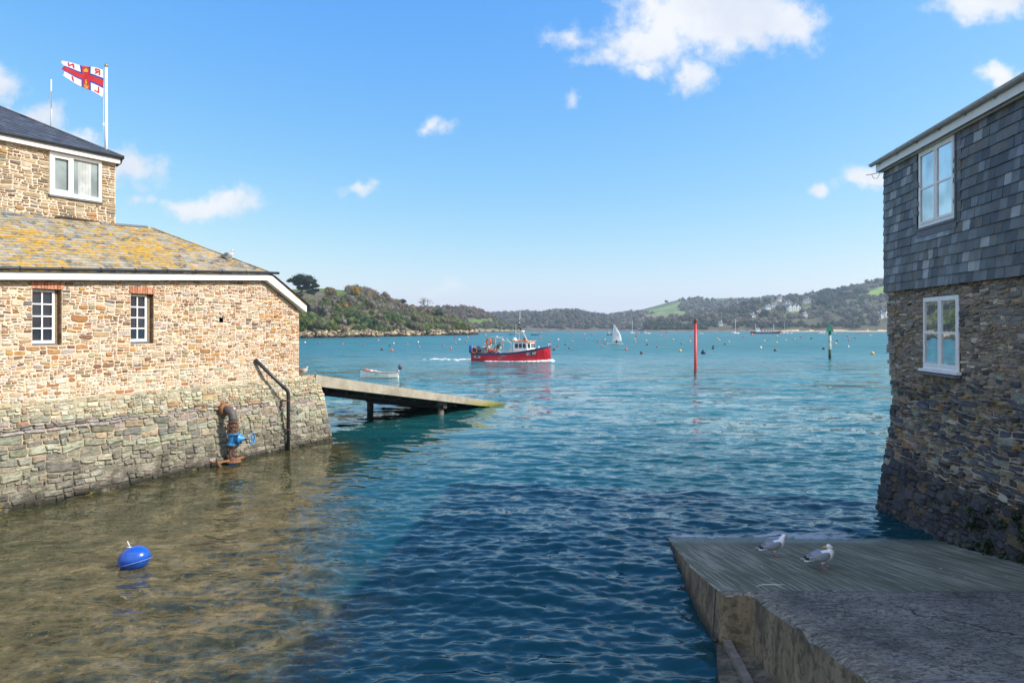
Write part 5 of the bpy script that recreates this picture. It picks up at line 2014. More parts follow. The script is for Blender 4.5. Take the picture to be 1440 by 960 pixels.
# ================================================================== LANDING RAMP
ramp = tag(empty('landing_ramp', (-4, 32, 0)), 'sloping concrete landing ramp on piles running from the quay down into the sea', 'ramp')
RO = Vector((-7.07, 25.9, 0))
RD_ = Vector((0.475, 0.88, 0)).normalized()
RP = Vector((-RD_.y, RD_.x, 0))
RS = 2.40/14.2


def RR(s, p, z=0.0):
    return RO+RD_*s+RP*p+UP*(2.40-RS*s+z)


def ramp_mat():
    m, t, b = principled('ramp_concrete')
    pos = t.new('ShaderNodeNewGeometry').outputs['Position']
    Z = t.new('ShaderNodeSeparateXYZ', {0: pos}).outputs[2]
    n1 = t.noise(pos, 0.9, 6, 0.65).outputs['Fac']
    n2 = t.noise(pos, 5, 6, 0.7).outputs['Fac']
    c = t.ramp(n1, [(0.3, (0.22, 0.195, 0.15)), (0.5, (0.34, 0.31, 0.25)), (0.7, (0.42, 0.385, 0.31))])
    c = t.mix(t.smooth(n2, 0.5, 0.7, 0.0, 0.5), c, (0.16, 0.125, 0.09))
    c = t.mix(t.math('MULTIPLY', t.smooth(n2, 0.60, 0.66), t.smooth(Z, 1.5, 2.2)), c, (0.45, 0.29, 0.03))
    c = t.mix(t.smooth(t.math('ADD', Z, t.math('MULTIPLY', t.math('SUBTRACT', n2, 0.5), 0.7)), 0.1, 0.6, 0.95, 0.0), c, (0.22, 0.20, 0.03))
    c = t.mix(t.smooth(t.math('ADD', Z, t.math('MULTIPLY', t.math('SUBTRACT', n2, 0.5), 0.6)), -0.1, 0.22, 0.95, 0.0), c, (0.045, 0.075, 0.012))
    t.l.new(c, b.inputs['Base Color'])
    b.inputs['Roughness'].default_value = 0.85
    bp = t.new('ShaderNodeBump', {'Strength': 0.5, 'Distance': 0.03, 'Height': n2})
    t.l.new(bp.outputs[0], b.inputs['Normal'])
    return m


RM = ramp_mat()
dkm = MB()
rings = []
for s in np.linspace(-0.5, 17.0, 24):
    th_ = 0.40-0.008*s
    rings.append([RR(s, 0, 0), RR(s, 5.2, 0), RR(s, 5.2, -th_), RR(s, 0.42, -th_), RR(s, 0.40, -th_-0.02), RR(s, 0.02, -th_-0.02)])
dkm.loft(rings)
bw(dkm, 'deck', RM, ramp)
DARKM = plain('tarred_steel', (0.030, 0.029, 0.028), 0.7, var=0.4, scale=2)
for s in (8.45,):
    bmn = MB()
    bmn.obox(RR(s-0.16, 0.25, -0.68), RR(s+0.16, 0.25, -0.68)-RR(s-0.16, 0.25, -0.68), RP*4.7, UP*0.30)
    bw(bmn, 'crossbeam', DARKM, ramp)
for p in (1.3, 2.6, 3.9):
    bmn = MB()
    a_ = RR(0.0, p, -0.62)
    bmn.obox(a_, RR(10.5, p, -0.56)-a_, RP*0.2, UP*0.21)
    bw(bmn, 'beam', DARKM, ramp)
for k in range(9):
    bmn = MB()
    a_ = RR(0.4+k*1.15, 0.42, -0.52)
    bmn.obox(a_, RP*4.7, RR(0.55+k*1.15, 0.42, -0.52)-a_, UP*0.11)
    bw(bmn, 'joist', DARKM, ramp)
PILE = plain('pile_steel', (0.095, 0.085, 0.075), 0.75, var=0.4, scale=3, dirt=((0.03, 0.028, 0.024), 0.45, 0.6, 2))
for p in (0.52, 4.95):
    pl = MB()
    q = RO+RD_*8.45+RP*p
    pl.tube([q-UP*2, q+UP*0.45], 0.17, 14)
    pl.tube([q+UP*0.40, q+UP*0.48, q+UP*0.84, q+UP*0.86], [0.22, 0.30, 0.30, 0.26], 14)
    bw(pl, 'pile', PILE, ramp, True)

# ================================================================== PIPES ON THE QUAY
rail = MB()
r0, r1, r2 = B(7.90, -0.06, 3.17), B(8.97, -0.50, 2.03), B(8.97, -0.50, -0.6)
d1, d2 = (r1-r0).normalized(), (r2-r1).normalized()
rail.tube([r0, r1-d1*0.09, r1-d1*0.03+d2*0.02, r1+d2*0.09, r2], 0.062, 12)
drain = tag(empty('drain_pipe', (r1.x, r1.y, 0)), 'bent black pipe coming out of the boathouse wall and dropping into the water', 'pipe')
bw(rail, 'pipe', M['black_plastic'], drain, True)
RI = plain('rusty_iron', (0.20, 0.085, 0.045), 0.85, var=0.4, scale=12)
for z in (1.72, 0.72):
    br = MB()
    br.torus(B(8.97, -0.50, z), 0.068, 0.014, UP, 14, 6)
    br.obox(B(8.95, -0.44, z-0.02), QD*0.04, QB*0.3, UP*0.04)
    bw(br, 'bracket', RI, drain)

RUST = plain('rust', (0.17, 0.085, 0.055), 0.85, var=0.4, scale=9, bump=0.6, bscale=40, dirt=((0.07, 0.045, 0.035), 0.5, 0.62, 6))
RUSTY = plain('orange_rust', (0.26, 0.12, 0.055), 0.85, var=0.4, scale=12, bump=0.6, bscale=40)
IRON = plain('cast_iron', (0.075, 0.07, 0.07), 0.6, var=0.3, scale=8, bump=0.3, dirt=((0.17, 0.09, 0.055), 0.55, 0.68, 5))
VBLUE = plain('valve_blue', (0.035, 0.22, 0.50), 0.4, var=0.25, scale=9, dirt=((0.05, 0.07, 0.10), 0.6, 0.75, 9))
vx = (6.40, -0.66)
vp = lambda z, dt=0.0, dr=0.0: B(vx[0]+dt, vx[1]+dr, z)
outf = tag(empty('outfall_pipe', tuple(vp(0))), 'rusty outfall pipe with blue gate valve standing against the quay wall', 'pipe')
pp = MB()
pp.tube([vp(-0.6), vp(0.62)], 0.115, 16)
bw(pp, 'pipe', RUST, outf, True)
el = MB()
c0 = vp(1.42, 0, 0.26)
arc = [c0-QB*(0.26*math.cos(q))+UP*(0.26*math.sin(q)) for q in np.linspace(0, math.pi/2, 8)]
el.tube([vp(1.28)]+arc+[c0+UP*0.26+QB*0.12], 0.125, 16)
bw(el, 'elbow', IRON, outf, True)
co = MB()
c1 = c0+UP*0.26
co.tube([c1+QB*0.02, c1+QB*0.14], 0.19, 16)
co.tube([c1+QB*0.14, c1+QB*0.5], 0.15, 14)
bw(co, 'wall_collar', RUSTY, outf, True)
cp = MB()
cp.tube([vp(0.98), vp(1.32)], 0.13, 16)
for z, rr_ in ((1.33, 0.185), (1.20, 0.165), (1.07, 0.165), (0.99, 0.17)):
    cp.tube([vp(z-0.02), vp(z+0.02)], rr_, 16)
for k in range(8):
    q = k*math.pi/4
    dd_ = QD*math.cos(q)*0.15+QB*math.sin(q)*0.15
    cp.tube([vp(1.0)+dd_, vp(1.26)+dd_], 0.014, 6)
bw(cp, 'coupling', RUST, outf)
vb = MB()
vb.tube([vp(0.60), vp(0.63), vp(0.64), vp(0.70), vp(0.86), vp(0.91), vp(0.92), vp(0.955)], [0.185, 0.185, 0.14, 0.135, 0.135, 0.14, 0.185, 0.185], 18)
ax = (HN*0.94+QD*0.34).normalized()
vm = vp(0.79)
vb.tube([vm+ax*0.08, vm+ax*0.20, vm+ax*0.21, vm+ax*0.25, vm+ax*0.26, vm+ax*0.40], [0.125, 0.125, 0.16, 0.16, 0.09, 0.055], 14)
bw(vb, 'valve_body', VBLUE, outf, True)
lf = MB()
lf.tube([vp(0.565), vp(0.598)], 0.18, 16)
for k in range(8):
    q = k*math.pi/4+0.2
    dd_ = QD*math.cos(q)*0.155+QB*math.sin(q)*0.155
    lf.tube([vp(0.52)+dd_, vp(0.60)+dd_], 0.018, 6)
bw(lf, 'flange', IRON, outf)
st_ = MB()
st_.tube([vm+ax*0.40, vm+ax*0.66], 0.022, 8)
bw(st_, 'stem', IRON, outf)
hw = MB()
wc_ = vm+ax*0.62
hw.torus(wc_, 0.18, 0.017, ax, 24, 8)
s1_ = ax.cross(UP).normalized(); s2_ = ax.cross(s1_)
for k in range(5):
    q = k*2*math.pi/5
    hw.tube([wc_, wc_+(s1_*math.cos(q)+s2_*math.sin(q))*0.18], 0.012, 6)
hw.tube([wc_-ax*0.03, wc_+ax*0.03], 0.04, 10)
bw(hw, 'handwheel', VBLUE, outf, True)
bf = MB()
bf.tube([vp(0.07), vp(0.11)], 0.24, 16)
bf.obox(B(vx[0]-0.62, vx[1]+0.0, 0.115), QD*1.1, QB*0.05, UP*0.05)
bf.obox(B(vx[0]-0.62, vx[1], 0.115), QD*0.05, QB*0.35, UP*0.05)
bf.obox(B(vx[0]+0.44, vx[1], 0.115), QD*0.05, QB*0.4, UP*0.05)
bf.tube([B(vx[0]-0.55, vx[1]+0.05, 0.12), B(vx[0]-0.3, vx[1]+0.02, -0.15)], 0.03, 6)
bw(bf, 'bracket', RUSTY, outf)
bb_ = MB()
bb_.tube([vp(-0.3), vp(0.06)], 0.16, 16)
bw(bb_, 'base_socket', VBLUE, outf, True)


# ================================================================== FAR HOUSES
WHITEWALL = plain('white_render', (0.72, 0.72, 0.70), 0.8, var=0.08, scale=0.5)
HROOF = plain('house_slates', (0.11, 0.115, 0.13), 0.7, var=0.2, scale=0.5)
HROOF2 = plain('house_tiles', (0.22, 0.15, 0.12), 0.8, var=0.2, scale=0.5)


def far_house(label, u, v, wpx, h, depth, rz=0.0, hip=False, red=False, gables=0, stone=None):
    p = hillD.find(u, v)
    w_ = wpx*p.y/960
    root = tag(empty('far_house', p+Vector((0, -3, -0.5)), rz), label, 'house', 'houses on the far hillside')
    a = MB(); a.box(-w_/2, w_/2, 0, depth, -4, h)
    rh = h*0.62
    if not hip:
        a.add([(-w_/2, 0, h), (-w_/2, depth, h), (-w_/2, depth/2, h+rh)], [(0, 2, 1)]); a.add([(w_/2, 0, h), (w_/2, depth, h), (w_/2, depth/2, h+rh)], [(0, 1, 2)])
    for k in range(gables):
        gx = -w_/2+w_*(k+0.5)/gables
        a.box(gx-w_*0.16, gx+w_*0.16, -1.2, 0, -4, h)
        a.add([(gx-w_*0.16, -1.2, h), (gx+w_*0.16, -1.2, h), (gx, -1.2, h+rh*0.9)], [(0, 1, 2)])
    a.build('wall', stone or WHITEWALL, root)
    r = MB()
    i = depth*0.5 if hip else -0.4
    e = 0.5
    vs = [(-w_/2-e, -e, h-0.1), (w_/2+e, -e, h-0.1), (w_/2-i, depth/2, h+rh), (-w_/2+i, depth/2, h+rh), (-w_/2-e, depth+e, h-0.1), (w_/2+e, depth+e, h-0.1)]
    r.add(vs+[(x, y, z+0.25) for x, y, z in vs], [(6, 7, 8, 9), (9, 8, 11, 10), (0, 3, 2, 1), (3, 4, 5, 2), (6, 9, 10), (7, 11, 8), (0, 1, 7, 6)])
    for k in range(gables):
        gx = -w_/2+w_*(k+0.5)/gables
        g = w_*0.18
        r.add([(gx-g, -1.5, h), (gx, -1.5, h+rh), (gx, depth/2, h+rh), (gx-g, depth/2, h), (gx+g, -1.5, h), (gx+g, depth/2, h)], [(0, 1, 2, 3), (1, 4, 5, 2)])
    ro = r.build('roof', HROOF2 if red else HROOF, root)
    c = MB(); c.box(w_*0.22, w_*0.22+1.3, depth*0.4, depth*0.6, h, h+rh+1.6)
    c.build('chimney', WHITEWALL, ro)
    nw = max(2, int(w_/3.6))
    for k in range(nw):
        for z in ([1.0, h*0.58] if h > 5 else [h*0.35]):
            x = -w_/2+w_*(k+0.5)/nw
            y = -0.05 if not any(abs(x-(-w_/2+w_*(q+0.5)/gables)) < w_*0.16 for q in range(gables)) else -1.25
            m = MB(); m.box(x-0.6, x+0.6, y, y+0.08, z, z+1.4)
            m.build('window', M['glass_dark'], root)
    return root


far_house('small white house at the top of the far hill cluster, highest gable', 1097, 424, 6.5, 6, 8, 0.1)
far_house('white two gabled house just below the highest gable', 1107, 431, 9, 6.5, 9, -0.1, gables=2)
far_house('largest white house with several gables on the far hillside', 1116, 437, 17, 7, 11, 0.05, gables=3)
far_house('grey white house with slate roof left of the largest one', 1089, 433, 8, 6, 9, 0.0)
far_house('small white house lower left of the grey white one', 1080, 435, 7, 5, 8, 0.15)
far_house('white house with hipped roof right of the largest one', 1134, 427, 9, 6, 9, -0.2, hip=True)
far_house('low white house above the ferry stern', 1058, 446.5, 7, 4.5, 8, 0.1)
far_house('low house with mossy roof behind the white one above the ferry', 1067, 443, 6, 4.5, 8, 0.0, red=True)
far_house('tiny white cottage among trees right of the ferry', 1132, 446, 6.5, 5, 8, 0.2)
far_house('white house half hidden beside the slate hung house corner', 1238, 448.5, 7, 6.5, 9, 0.0, gables=1)
far_house('tall white house nearest the slate hung house corner', 1247, 446, 9, 7, 10, 0.1, gables=2)
far_house('little white house low in the trees left of the moored yacht', 1013, 458, 5, 4.5, 8, 0.0)

# ================================================================== NAVIGATION MARKS
redm = plain('red_marker_paint', (0.50, 0.028, 0.028), 0.45, var=0.15, scale=1.5, dirt=((0.22, 0.06, 0.05), 0.62, 0.75, 2))
p = on_water(978, 525)
rp_ = tag(empty('marker_post', p), 'tall plain red marker post standing out of the water', 'marker')
a = MB(); a.tube([(0, 0, -3), (0, 0, 4.7)], 0.13, 16); a.build('post', redm, rp_, True)
a = MB(); a.tube([(0, 0, 4.7), (0, 0, 4.74), (0, 0, 5.06), (0, 0, 5.1)], [0.13, 0.15, 0.15, 0.13], 16); a.build('cap', plain('dark_cap', (0.13, 0.03, 0.03), 0.5), rp_, True)
a = MB(); a.tube([(0, 0, -1), (0, 0, 0.35)], 0.135, 16); a.build('weed_band', plain('weedy_band', (0.10, 0.03, 0.02), 0.8, var=0.5, scale=6), rp_, True)
p = on_water(1167, 504)
gp = tag(empty('beacon', p), 'green triangular topmark beacon on a pale weathered post', 'beacon')
a = MB()
a.tube([(0, 0, -3), (0, 0, 4.0)], 0.185, 16)
a.build('post', plain('pale_post', (0.40, 0.44, 0.42), 0.6, var=0.25, scale=1.5, dirt=((0.10, 0.18, 0.14), 0.5, 0.62, 1.5)), gp, True)
GR = plain('green_marker_paint', (0.0, 0.17, 0.115), 0.5, var=0.15, scale=2)
a = MB(); a.tube([(0, 0, 3.8), (0, 0, 3.84), (0, 0, 5.0)], [0.60, 0.60, 0.04], 4); o = a.build('topmark', GR, gp); o.rotation_euler = (0, 0, R(30))
a = MB(); a.tube([(0, 0, -0.5), (0, 0, 1.3)], 0.19, 16); a.build('weed_band', plain('green_band', (0.02, 0.055, 0.04), 0.8, var=0.5, scale=4), gp, True)
a = MB(); a.tube([(0, 0, 3.3), (0, 0, 3.8)], 0.2, 16); a.build('collar', GR, gp, True)

# ---- the blue buoy close by
p = Vector((-6.35, 11.62, 0))
p = on_water(189, 795)
bu = tag(empty('mooring_buoy', p), 'large glossy blue mooring buoy floating over the shallows near the quay', 'buoy')
BLUEB = plain('blue_buoy', (0.007, 0.075, 0.40), 0.28, var=0.14, scale=8, coat=0.3, dirt=((0.05, 0.11, 0.22), 0.60, 0.74, 11))
q = Matrix.Rotation(R(-14), 3, 'Y')
a = MB(); a.ellip((0, 0, 0.13), 0.27, 0.245, 0.215, 36, 22, M=q); a.build('float', BLUEB, bu, True)
a = MB(); a.torus((0.03, 0, 0.075), 0.264, 0.006, q @ Vector((0.0, 0.1, 1)), 40, 6); a.build('seam', plain('seam_scuff', (0.22, 0.24, 0.42), 0.5, var=0.4, scale=14), bu, True)
a = MB()
t0 = q @ Vector((-0.03, 0, 0.20))+Vector((0, 0, 0.13))
a.tube([t0, t0+Vector((-0.02, 0, 0.05)), t0+Vector((-0.05, 0.0, 0.12))], [0.018, 0.013, 0.012], 8)
a.torus(t0+Vector((0, 0, 0.01)), 0.045, 0.014, (0, 0.2, 1), 14, 6)
a.build('eye', M['grey_plastic'], bu, True)

# ---- the small buoys scattered over the bay
BC = {'o': ((0.62, 0.12, 0.03), 'orange'), 'r': ((0.42, 0.035, 0.03), 'red'), 'd': ((0.09, 0.025, 0.02), 'dark maroon'), 'y': ((0.66, 0.42, 0.09), 'yellow'),
      'w': ((0.66, 0.64, 0.58), 'white'), 'p': ((0.62, 0.22, 0.20), 'pink'), 'k': ((0.012, 0.014, 0.022), 'black'), 'n': ((0.012, 0.02, 0.075), 'navy'), 'b': ((0.20, 0.11, 0.06), 'brown')}
BM = {k: plain(n+'_buoy', c, 0.45, var=0.15, scale=3) for k, (c, n) in BC.items()}
BUOYS = '''784.5,487.5,r 774,481.3,b 795,485,d 760,475.8,o 761,467.8,o 699,474.3,w 657.8,475,p 655,481.3,r 640.5,483,o 646,478,w 682.7,472,p 705,481.7,b
429,482,w 449,483.3,r 482,484,o 511,485.5,r 548,487,d 553.6,483.3,w 573,485,o 588,481.6,w 589.6,488.5,o 622.5,486.6,r 640,474.5,r 532,479,p 537,492.2,d 551,493.3,o 634,491,o
779,492.5,d 785,478,w 801,490.4,b 805,480.6,p 769.6,470.6,r 805,469,o 821.7,470.6,p 823,477.5,o 841,480.8,r 846.7,487.3,o 850.4,478,y 851,483.5,r 880.4,492,o
892.5,477.5,y 893.5,481.7,p 895,473,r 898,470,o 902,497.3,d 908.8,479.4,y 910,485,k 924,488.4,r 929,472.3,p 936,475.8,o 937,468.6,r 946.7,478,y 956.5,494.2,y 958.5,483.5,b 970.6,473,r 970.6,480.4,y
1009,477,p 1011.5,479,y 1019,484.4,k 1025,481,y 989,497.3,n 1002.7,490.6,k 1003.2,487.6,n 1044.8,473.8,r 1057.5,470.9,o 1075,479.8,y 1069.8,489.6,w 1090,493.4,d 1092,482.4,y 1092.7,472.8,y 1105,478.9,y 1117,477.8,p
1126.7,474.6,r 1140.8,476.5,k 1158,491.3,k 1169.8,481.7,o 1175,484,y 1177,479.8,n 1192,473.6,r 1193.5,479.2,r 1193,488.2,w 1202.7,475.7,r 1223.5,472.4,y 1227,498,y'''.split()
BIG = {'989,497.3': 1.7, '956.5,494.2': 1.2, '1175,484': 1.3, '1227,498': 1.25, '880.4,492': 1.2, '1092,482.4': 1.2, '1057.5,470.9': 1.35}
PLACE = {('989', 'n'): 'largest dark navy buoy close to the right of the red post', ('956.5', 'y'): 'pale yellow buoy just left of the red post', ('1175', 'y'): 'round yellow buoy right beside the green beacon',
         ('1227', 'y'): 'yellow buoy nearest the slate hung house', ('1057.5', 'o'): 'orange buoy under the stern of the blue ferry', ('778.7', 'd'): 'dark maroon buoy off the bow of the fishing boat',
         ('1092', 'y'): 'yellow buoy in front of the blue ferry', ('880.4', 'o'): 'orange buoy nearer than the sailing dinghy, to its right', ('1158', 'k'): 'black buoy left of the green beacon foot',
         ('1177', 'n'): 'small navy buoy behind the yellow one at the green beacon', ('1003.2', 'n'): 'small navy buoy behind a black one right of the red post',
         ('779', 'd'): 'dark maroon buoy off the bow of the red fishing boat', ('537', 'd'): 'dark maroon buoy right behind the white dinghy', ('1069.8', 'w'): 'white buoy in open water in front of the ferry', ('1193', 'w'): 'white buoy right of the green beacon'}
bprot = {}
for s in BUOYS:
    u, v, k = s.split(',')
    kk = u+','+v
    p = on_water(float(u), float(v))
    d = max(0.45, 2.5*p.y/960)*BIG.get(kk, 1.0)
    if p.y < 150: d = max(d, 0.52)
    if k not in bprot:
        a = MB(); a.ellip((0, 0, 0.28), 0.5, 0.5, 0.5, 14, 10); a.torus((0, 0, 0.82), 0.09, 0.03, (0, 1, 0), 8, 5)
        bprot[k] = a.mesh('bay_buoy', True)
        bprot[k].materials.append(BM[k])
    o = bpy.data.objects.new('bay_buoy', bprot[k])
    COL.objects.link(o)
    o.location = p
    o.scale = (d, d, d)
    cn = BC[k][1]
    lab = PLACE.get((u, k))
    side = 'near the left headland' if float(u) < 660 else ('in the middle of the bay' if float(u) < 978 else 'between the red post and the house')
    tag(o, lab or 'small %s buoy floating %s among others alike' % (cn, side), 'buoy', '%s mooring buoys %s' % (cn, side) if not lab else 'mooring buoys in the bay')


# ================================================================== BOATS
def hull(mb, st, band=0.0, cols=((1, 1, 1), (1, 1, 1)), mats=(0, 0), deck=None, bandw=0.16, thick=0.05):
    """st: (x, half beam, sheer z, half beam at water, keel z); top band of its own colour; open top unless deck"""
    rings = []
    for (x, g, sh, wl, kz) in st:
        yb = g-(g-wl)*(bandw/max(sh, 0.01))*0.8
        rings.append([Vector((x, -g, sh)), Vector((x, -yb, sh-bandw)), Vector((x, -(wl+(g-wl)*0.32), sh*0.32)), Vector((x, -wl, 0.03)), Vector((x, -wl*0.55, kz*0.7)), Vector((x, 0, kz)),
                      Vector((x, wl*0.55, kz*0.7)), Vector((x, wl, 0.03)), Vector((x, (wl+(g-wl)*0.32), sh*0.32)), Vector((x, yb, sh-bandw)), Vector((x, g, sh))])
    n = 11
    for i in range(len(rings)-1):
        for k in range(n-1):
            top = k in (0, n-2)
            mb.add([rings[i][k], rings[i][k+1], rings[i+1][k+1], rings[i+1][k]], [(3, 2, 1, 0)], mats[1] if top else mats[0], cols[1] if top else cols[0])
    mb.add(rings[0], [tuple(range(n))], mats[0], cols[0])
    # inside skin
    for i in range(len(rings)-1):
        for k in range(n-1):
            f = lambda r, j: Vector((r[j].x, r[j].y*0.94, max(r[j].z, deck if deck is not None else 0.12)-(0.002)))
            mb.add([f(rings[i], k), f(rings[i], k+1), f(rings[i+1], k+1), f(rings[i+1], k)], [(0, 1, 2, 3)], mats[0], (0.5, 0.5, 0.5) if deck is None else (0.30, 0.32, 0.33))
        for sgn, j in ((1, 0), (-1, n-1)):
            a0, a1 = rings[i][j], rings[i+1][j]
            b0, b1 = Vector((a0.x, a0.y*0.94, a0.z)), Vector((a1.x, a1.y*0.94, a1.z))
            mb.add([a0, a1, b1, b0], [(0, 1, 2, 3)] if sgn > 0 else [(3, 2, 1, 0)], mats[1], cols[1])
    f = lambda q: Vector((q.x, q.y*0.94, max(q.z, deck if deck is not None else 0.12)))
    mb.add([f(q) for q in rings[0]], [tuple(reversed(range(n)))], mats[0], (0.4, 0.4, 0.4))


def text_mesh(body, size, depth=0.01):
    c = bpy.data.curves.new('letters', 'FONT')
    c.body = body; c.size = size; c.extrude = depth; c.align_x = 'CENTER'; c.align_y = 'CENTER'; c.offset = size*0.018
    o = bpy.data.objects.new('letters', c)
    COL.objects.link(o)
    bpy.context.view_layer.update()
    me = bpy.data.meshes.new_from_object(o.evaluated_get(bpy.context.evaluated_depsgraph_get()))
    bpy.data.objects.remove(o)
    return me


def skin_person(name, label, loc, rz, joints, edges, regions, mats, extra=None, scale=1.0):
    """one continuous skinned body; regions(centre) -> material index"""
    bm = bmesh.new()
    vs = [bm.verts.new(Vector(j[:3])) for j in joints]
    for a_, b_ in edges: bm.edges.new((vs[a_], vs[b_]))
    me = bpy.data.meshes.new('body')
    bm.to_mesh(me); bm.free()
    tmp = bpy.data.objects.new('tmp', me)
    COL.objects.link(tmp)
    md = tmp.modifiers.new('skin', 'SKIN')
    sv = me.skin_vertices[0].data if me.skin_vertices else None
    if sv is None:
        me.skin_vertices.new() if hasattr(me.skin_vertices, 'new') else None
        sv = me.skin_vertices[0].data
    for i, j in enumerate(joints):
        sv[i].radius = (j[3], j[4] if len(j) > 4 else j[3])
    sv[0].use_root = True
    ss = tmp.modifiers.new('sub', 'SUBSURF'); ss.levels = 1; ss.render_levels = 1
    bpy.context.view_layer.update()
    out = bpy.data.meshes.new_from_object(tmp.evaluated_get(bpy.context.evaluated_depsgraph_get()))
    bpy.data.objects.remove(tmp)
    for m in mats: out.materials.append(m)
    for pl in out.polygons:
        pl.material_index = regions(pl.center)
        pl.use_smooth = True
    o = bpy.data.objects.new(name, out)
    COL.objects.link(o)
    o.location = loc; o.rotation_euler = (0, 0, rz); o.scale = (scale,)*3
    return tag(o, label, 'person')


REDH = plain('red_hull_paint', (0.60, 0.012, 0.030), 0.35, var=0.10, scale=1.2, coat=0.2, dirt=((0.30, 0.03, 0.035), 0.62, 0.8, 1.5))
NAVY = plain('navy_band_paint', (0.022, 0.055, 0.14), 0.45, var=0.2, scale=1.5)
DECKG = plain('deck_grey', (0.22, 0.235, 0.25), 0.7, var=0.2, scale=2)
STEEL = plain('galvanised_steel', (0.34, 0.34, 0.33), 0.5, 0.3, var=0.2, scale=3)
RUSTWHITE = plain('rust_streaked_white', (0.62, 0.58, 0.52), 0.6, var=0.15, scale=3, dirt=((0.3, 0.15, 0.08), 0.58, 0.72, 3))
ORANGE = plain('orange_paint', (0.68, 0.20, 0.03), 0.5, var=0.12, scale=2)
BLUEP = plain('blue_plastic', (0.010, 0.075, 0.33), 0.4, var=0.15, scale=3)

H0 = on_water(719, 508)
HA = R(-23)
fb_ = tag(empty('fishing_boat', H0+Vector((0, 1.5, 0)), HA), 'red hulled fishing boat with white wheelhouse and deck gear under way across the bay', 'boat')


def fb(mb, name, mats, parent=None, smooth=False):
    return mb.build(name, mats, parent or fb_, smooth)


ST = [(-5.15, 1.55, 1.00, 1.40, -0.5), (-4.0, 1.72, 0.97, 1.55, -0.6), (-2.5, 1.82, 0.97, 1.66, -0.7), (-1.0, 1.85, 1.02, 1.70, -0.8), (0.5, 1.85, 1.12, 1.66, -0.8),
      (1.8, 1.80, 1.28, 1.45, -0.8), (3.0, 1.62, 1.48, 1.05, -0.8), (4.0, 1.25, 1.68, 0.62, -0.7), (4.8, 0.72, 1.85, 0.24, -0.6), (5.25, 0.28, 1.96, 0.06, -0.4), (5.45, 0.02, 2.02, 0.01, -0.1)]
a = MB(); hull(a, ST, mats=(0, 1), deck=0.72, bandw=0.24)
fb(a, 'hull', [REDH, NAVY])
# rubbing strake, foredeck
a = MB()
for sg in (-1, 1):
    a.tube([Vector((x, sg*(g+0.01), s-0.03)) for x, g, s, w_, k in ST], 0.05, 6)
fb(a, 'gunwale', NAVY, smooth=True)
a = MB()
f = [(x, g*0.93, s) for x, g, s, w_, k in ST if x >= 1.8]
vs = [(x, -g, s-0.10) for x, g, s in f]+[(x, g, s-0.10) for x, g, s in reversed(f)]
a.add(vs, [tuple(range(len(vs)))])
fb(a, 'foredeck', DECKG)
# scuffed patch amidships
a = MB()
for (x0, x1, z0, z1) in ((-0.75, 0.15, 0.62, 0.80), (-1.0, -0.1, 0.45, 0.60), (-1.2, -0.55, 0.30, 0.43), (-0.55, -0.25, 0.80, 0.90)):
    for x in np.arange(x0, x1, 0.09):
        y = -(1.70+0.15*((z0+z1)/2))-0.012
        a.box(x, x+0.075, y, y+0.01, z0+rg.uniform(0, .08), z1-rg.uniform(0, .06))
fb(a, 'worn_patch', plain('worn_hull', (0.26, 0.22, 0.23), 0.7, var=0.3, scale=4))
# wheelhouse
WH = plain('wheelhouse_white', (0.74, 0.75, 0.76), 0.4, var=0.05, scale=2, dirt=((0.5, 0.38, 0.28), 0.70, 0.82, 3))
a = MB()
base = [(0.75, -1.22), (2.75, -1.22), (3.15, -0.75), (3.15, 0.75), (2.75, 1.22), (0.75, 1.22)]
topp = [(0.75, -1.12), (2.60, -1.12), (2.98, -0.70), (2.98, 0.70), (2.60, 1.12), (0.75, 1.12)]
zb, zt = 0.9, 2.52
a.loft([[Vector((x, y, zb)) for x, y in base], [Vector((x, y, zt)) for x, y in topp]])
fb(a, 'wheelhouse', WH)
a = MB()
a.loft([[Vector((x*1.0+(0.18 if x > 1 else -0.25), y*1.10, zt)) for x, y in topp], [Vector((x+(0.14 if x > 1 else -0.22), y*1.08, zt+0.10)) for x, y in topp]])
rfo = fb(a, 'wheelhouse_roof', ORANGE)
wz0, wz1 = 1.72, 2.30


def wh_pt(i, f, z, d):
    b0, b1 = Vector((*base[i], 0)), Vector((*base[(i+1) % 6], 0))
    t0, t1 = Vector((*topp[i], 0)), Vector((*topp[(i+1) % 6], 0))
    q = (z-zb)/(zt-zb)
    p_ = b0.lerp(b1, f).lerp(t0.lerp(t1, f), q)
    e_ = (b1-b0).normalized()
    n_ = Vector((e_.y, -e_.x, 0))
    return Vector((p_.x, p_.y, z))+n_*d


for i, lst in ((0, [(0.12, 0.36), (0.42, 0.64), (0.70, 0.92)]), (1, [(0.18, 0.82)]), (2, [(0.06, 0.29), (0.38, 0.62), (0.71, 0.94)]), (3, [(0.18, 0.82)]), (4, [(0.08, 0.30), (0.36, 0.58), (0.64, 0.88)])):
    for f0, f1 in lst:
        m_ = MB()
        df, dz = (f1-f0), (wz1-wz0)
        oct_ = [(f0+df*.12, wz0), (f1-df*.12, wz0), (f1, wz0+dz*.1), (f1, wz1-dz*.1), (f1-df*.12, wz1), (f0+df*.12, wz1), (f0, wz1-dz*.1), (f0, wz0+dz*.1)]
        m_.loft([[wh_pt(i, f_, z_, 0.004) for f_, z_ in oct_], [wh_pt(i, f_, z_, 0.022) for f_, z_ in oct_]])
        fb(m_, 'window', M['glass_dark'])
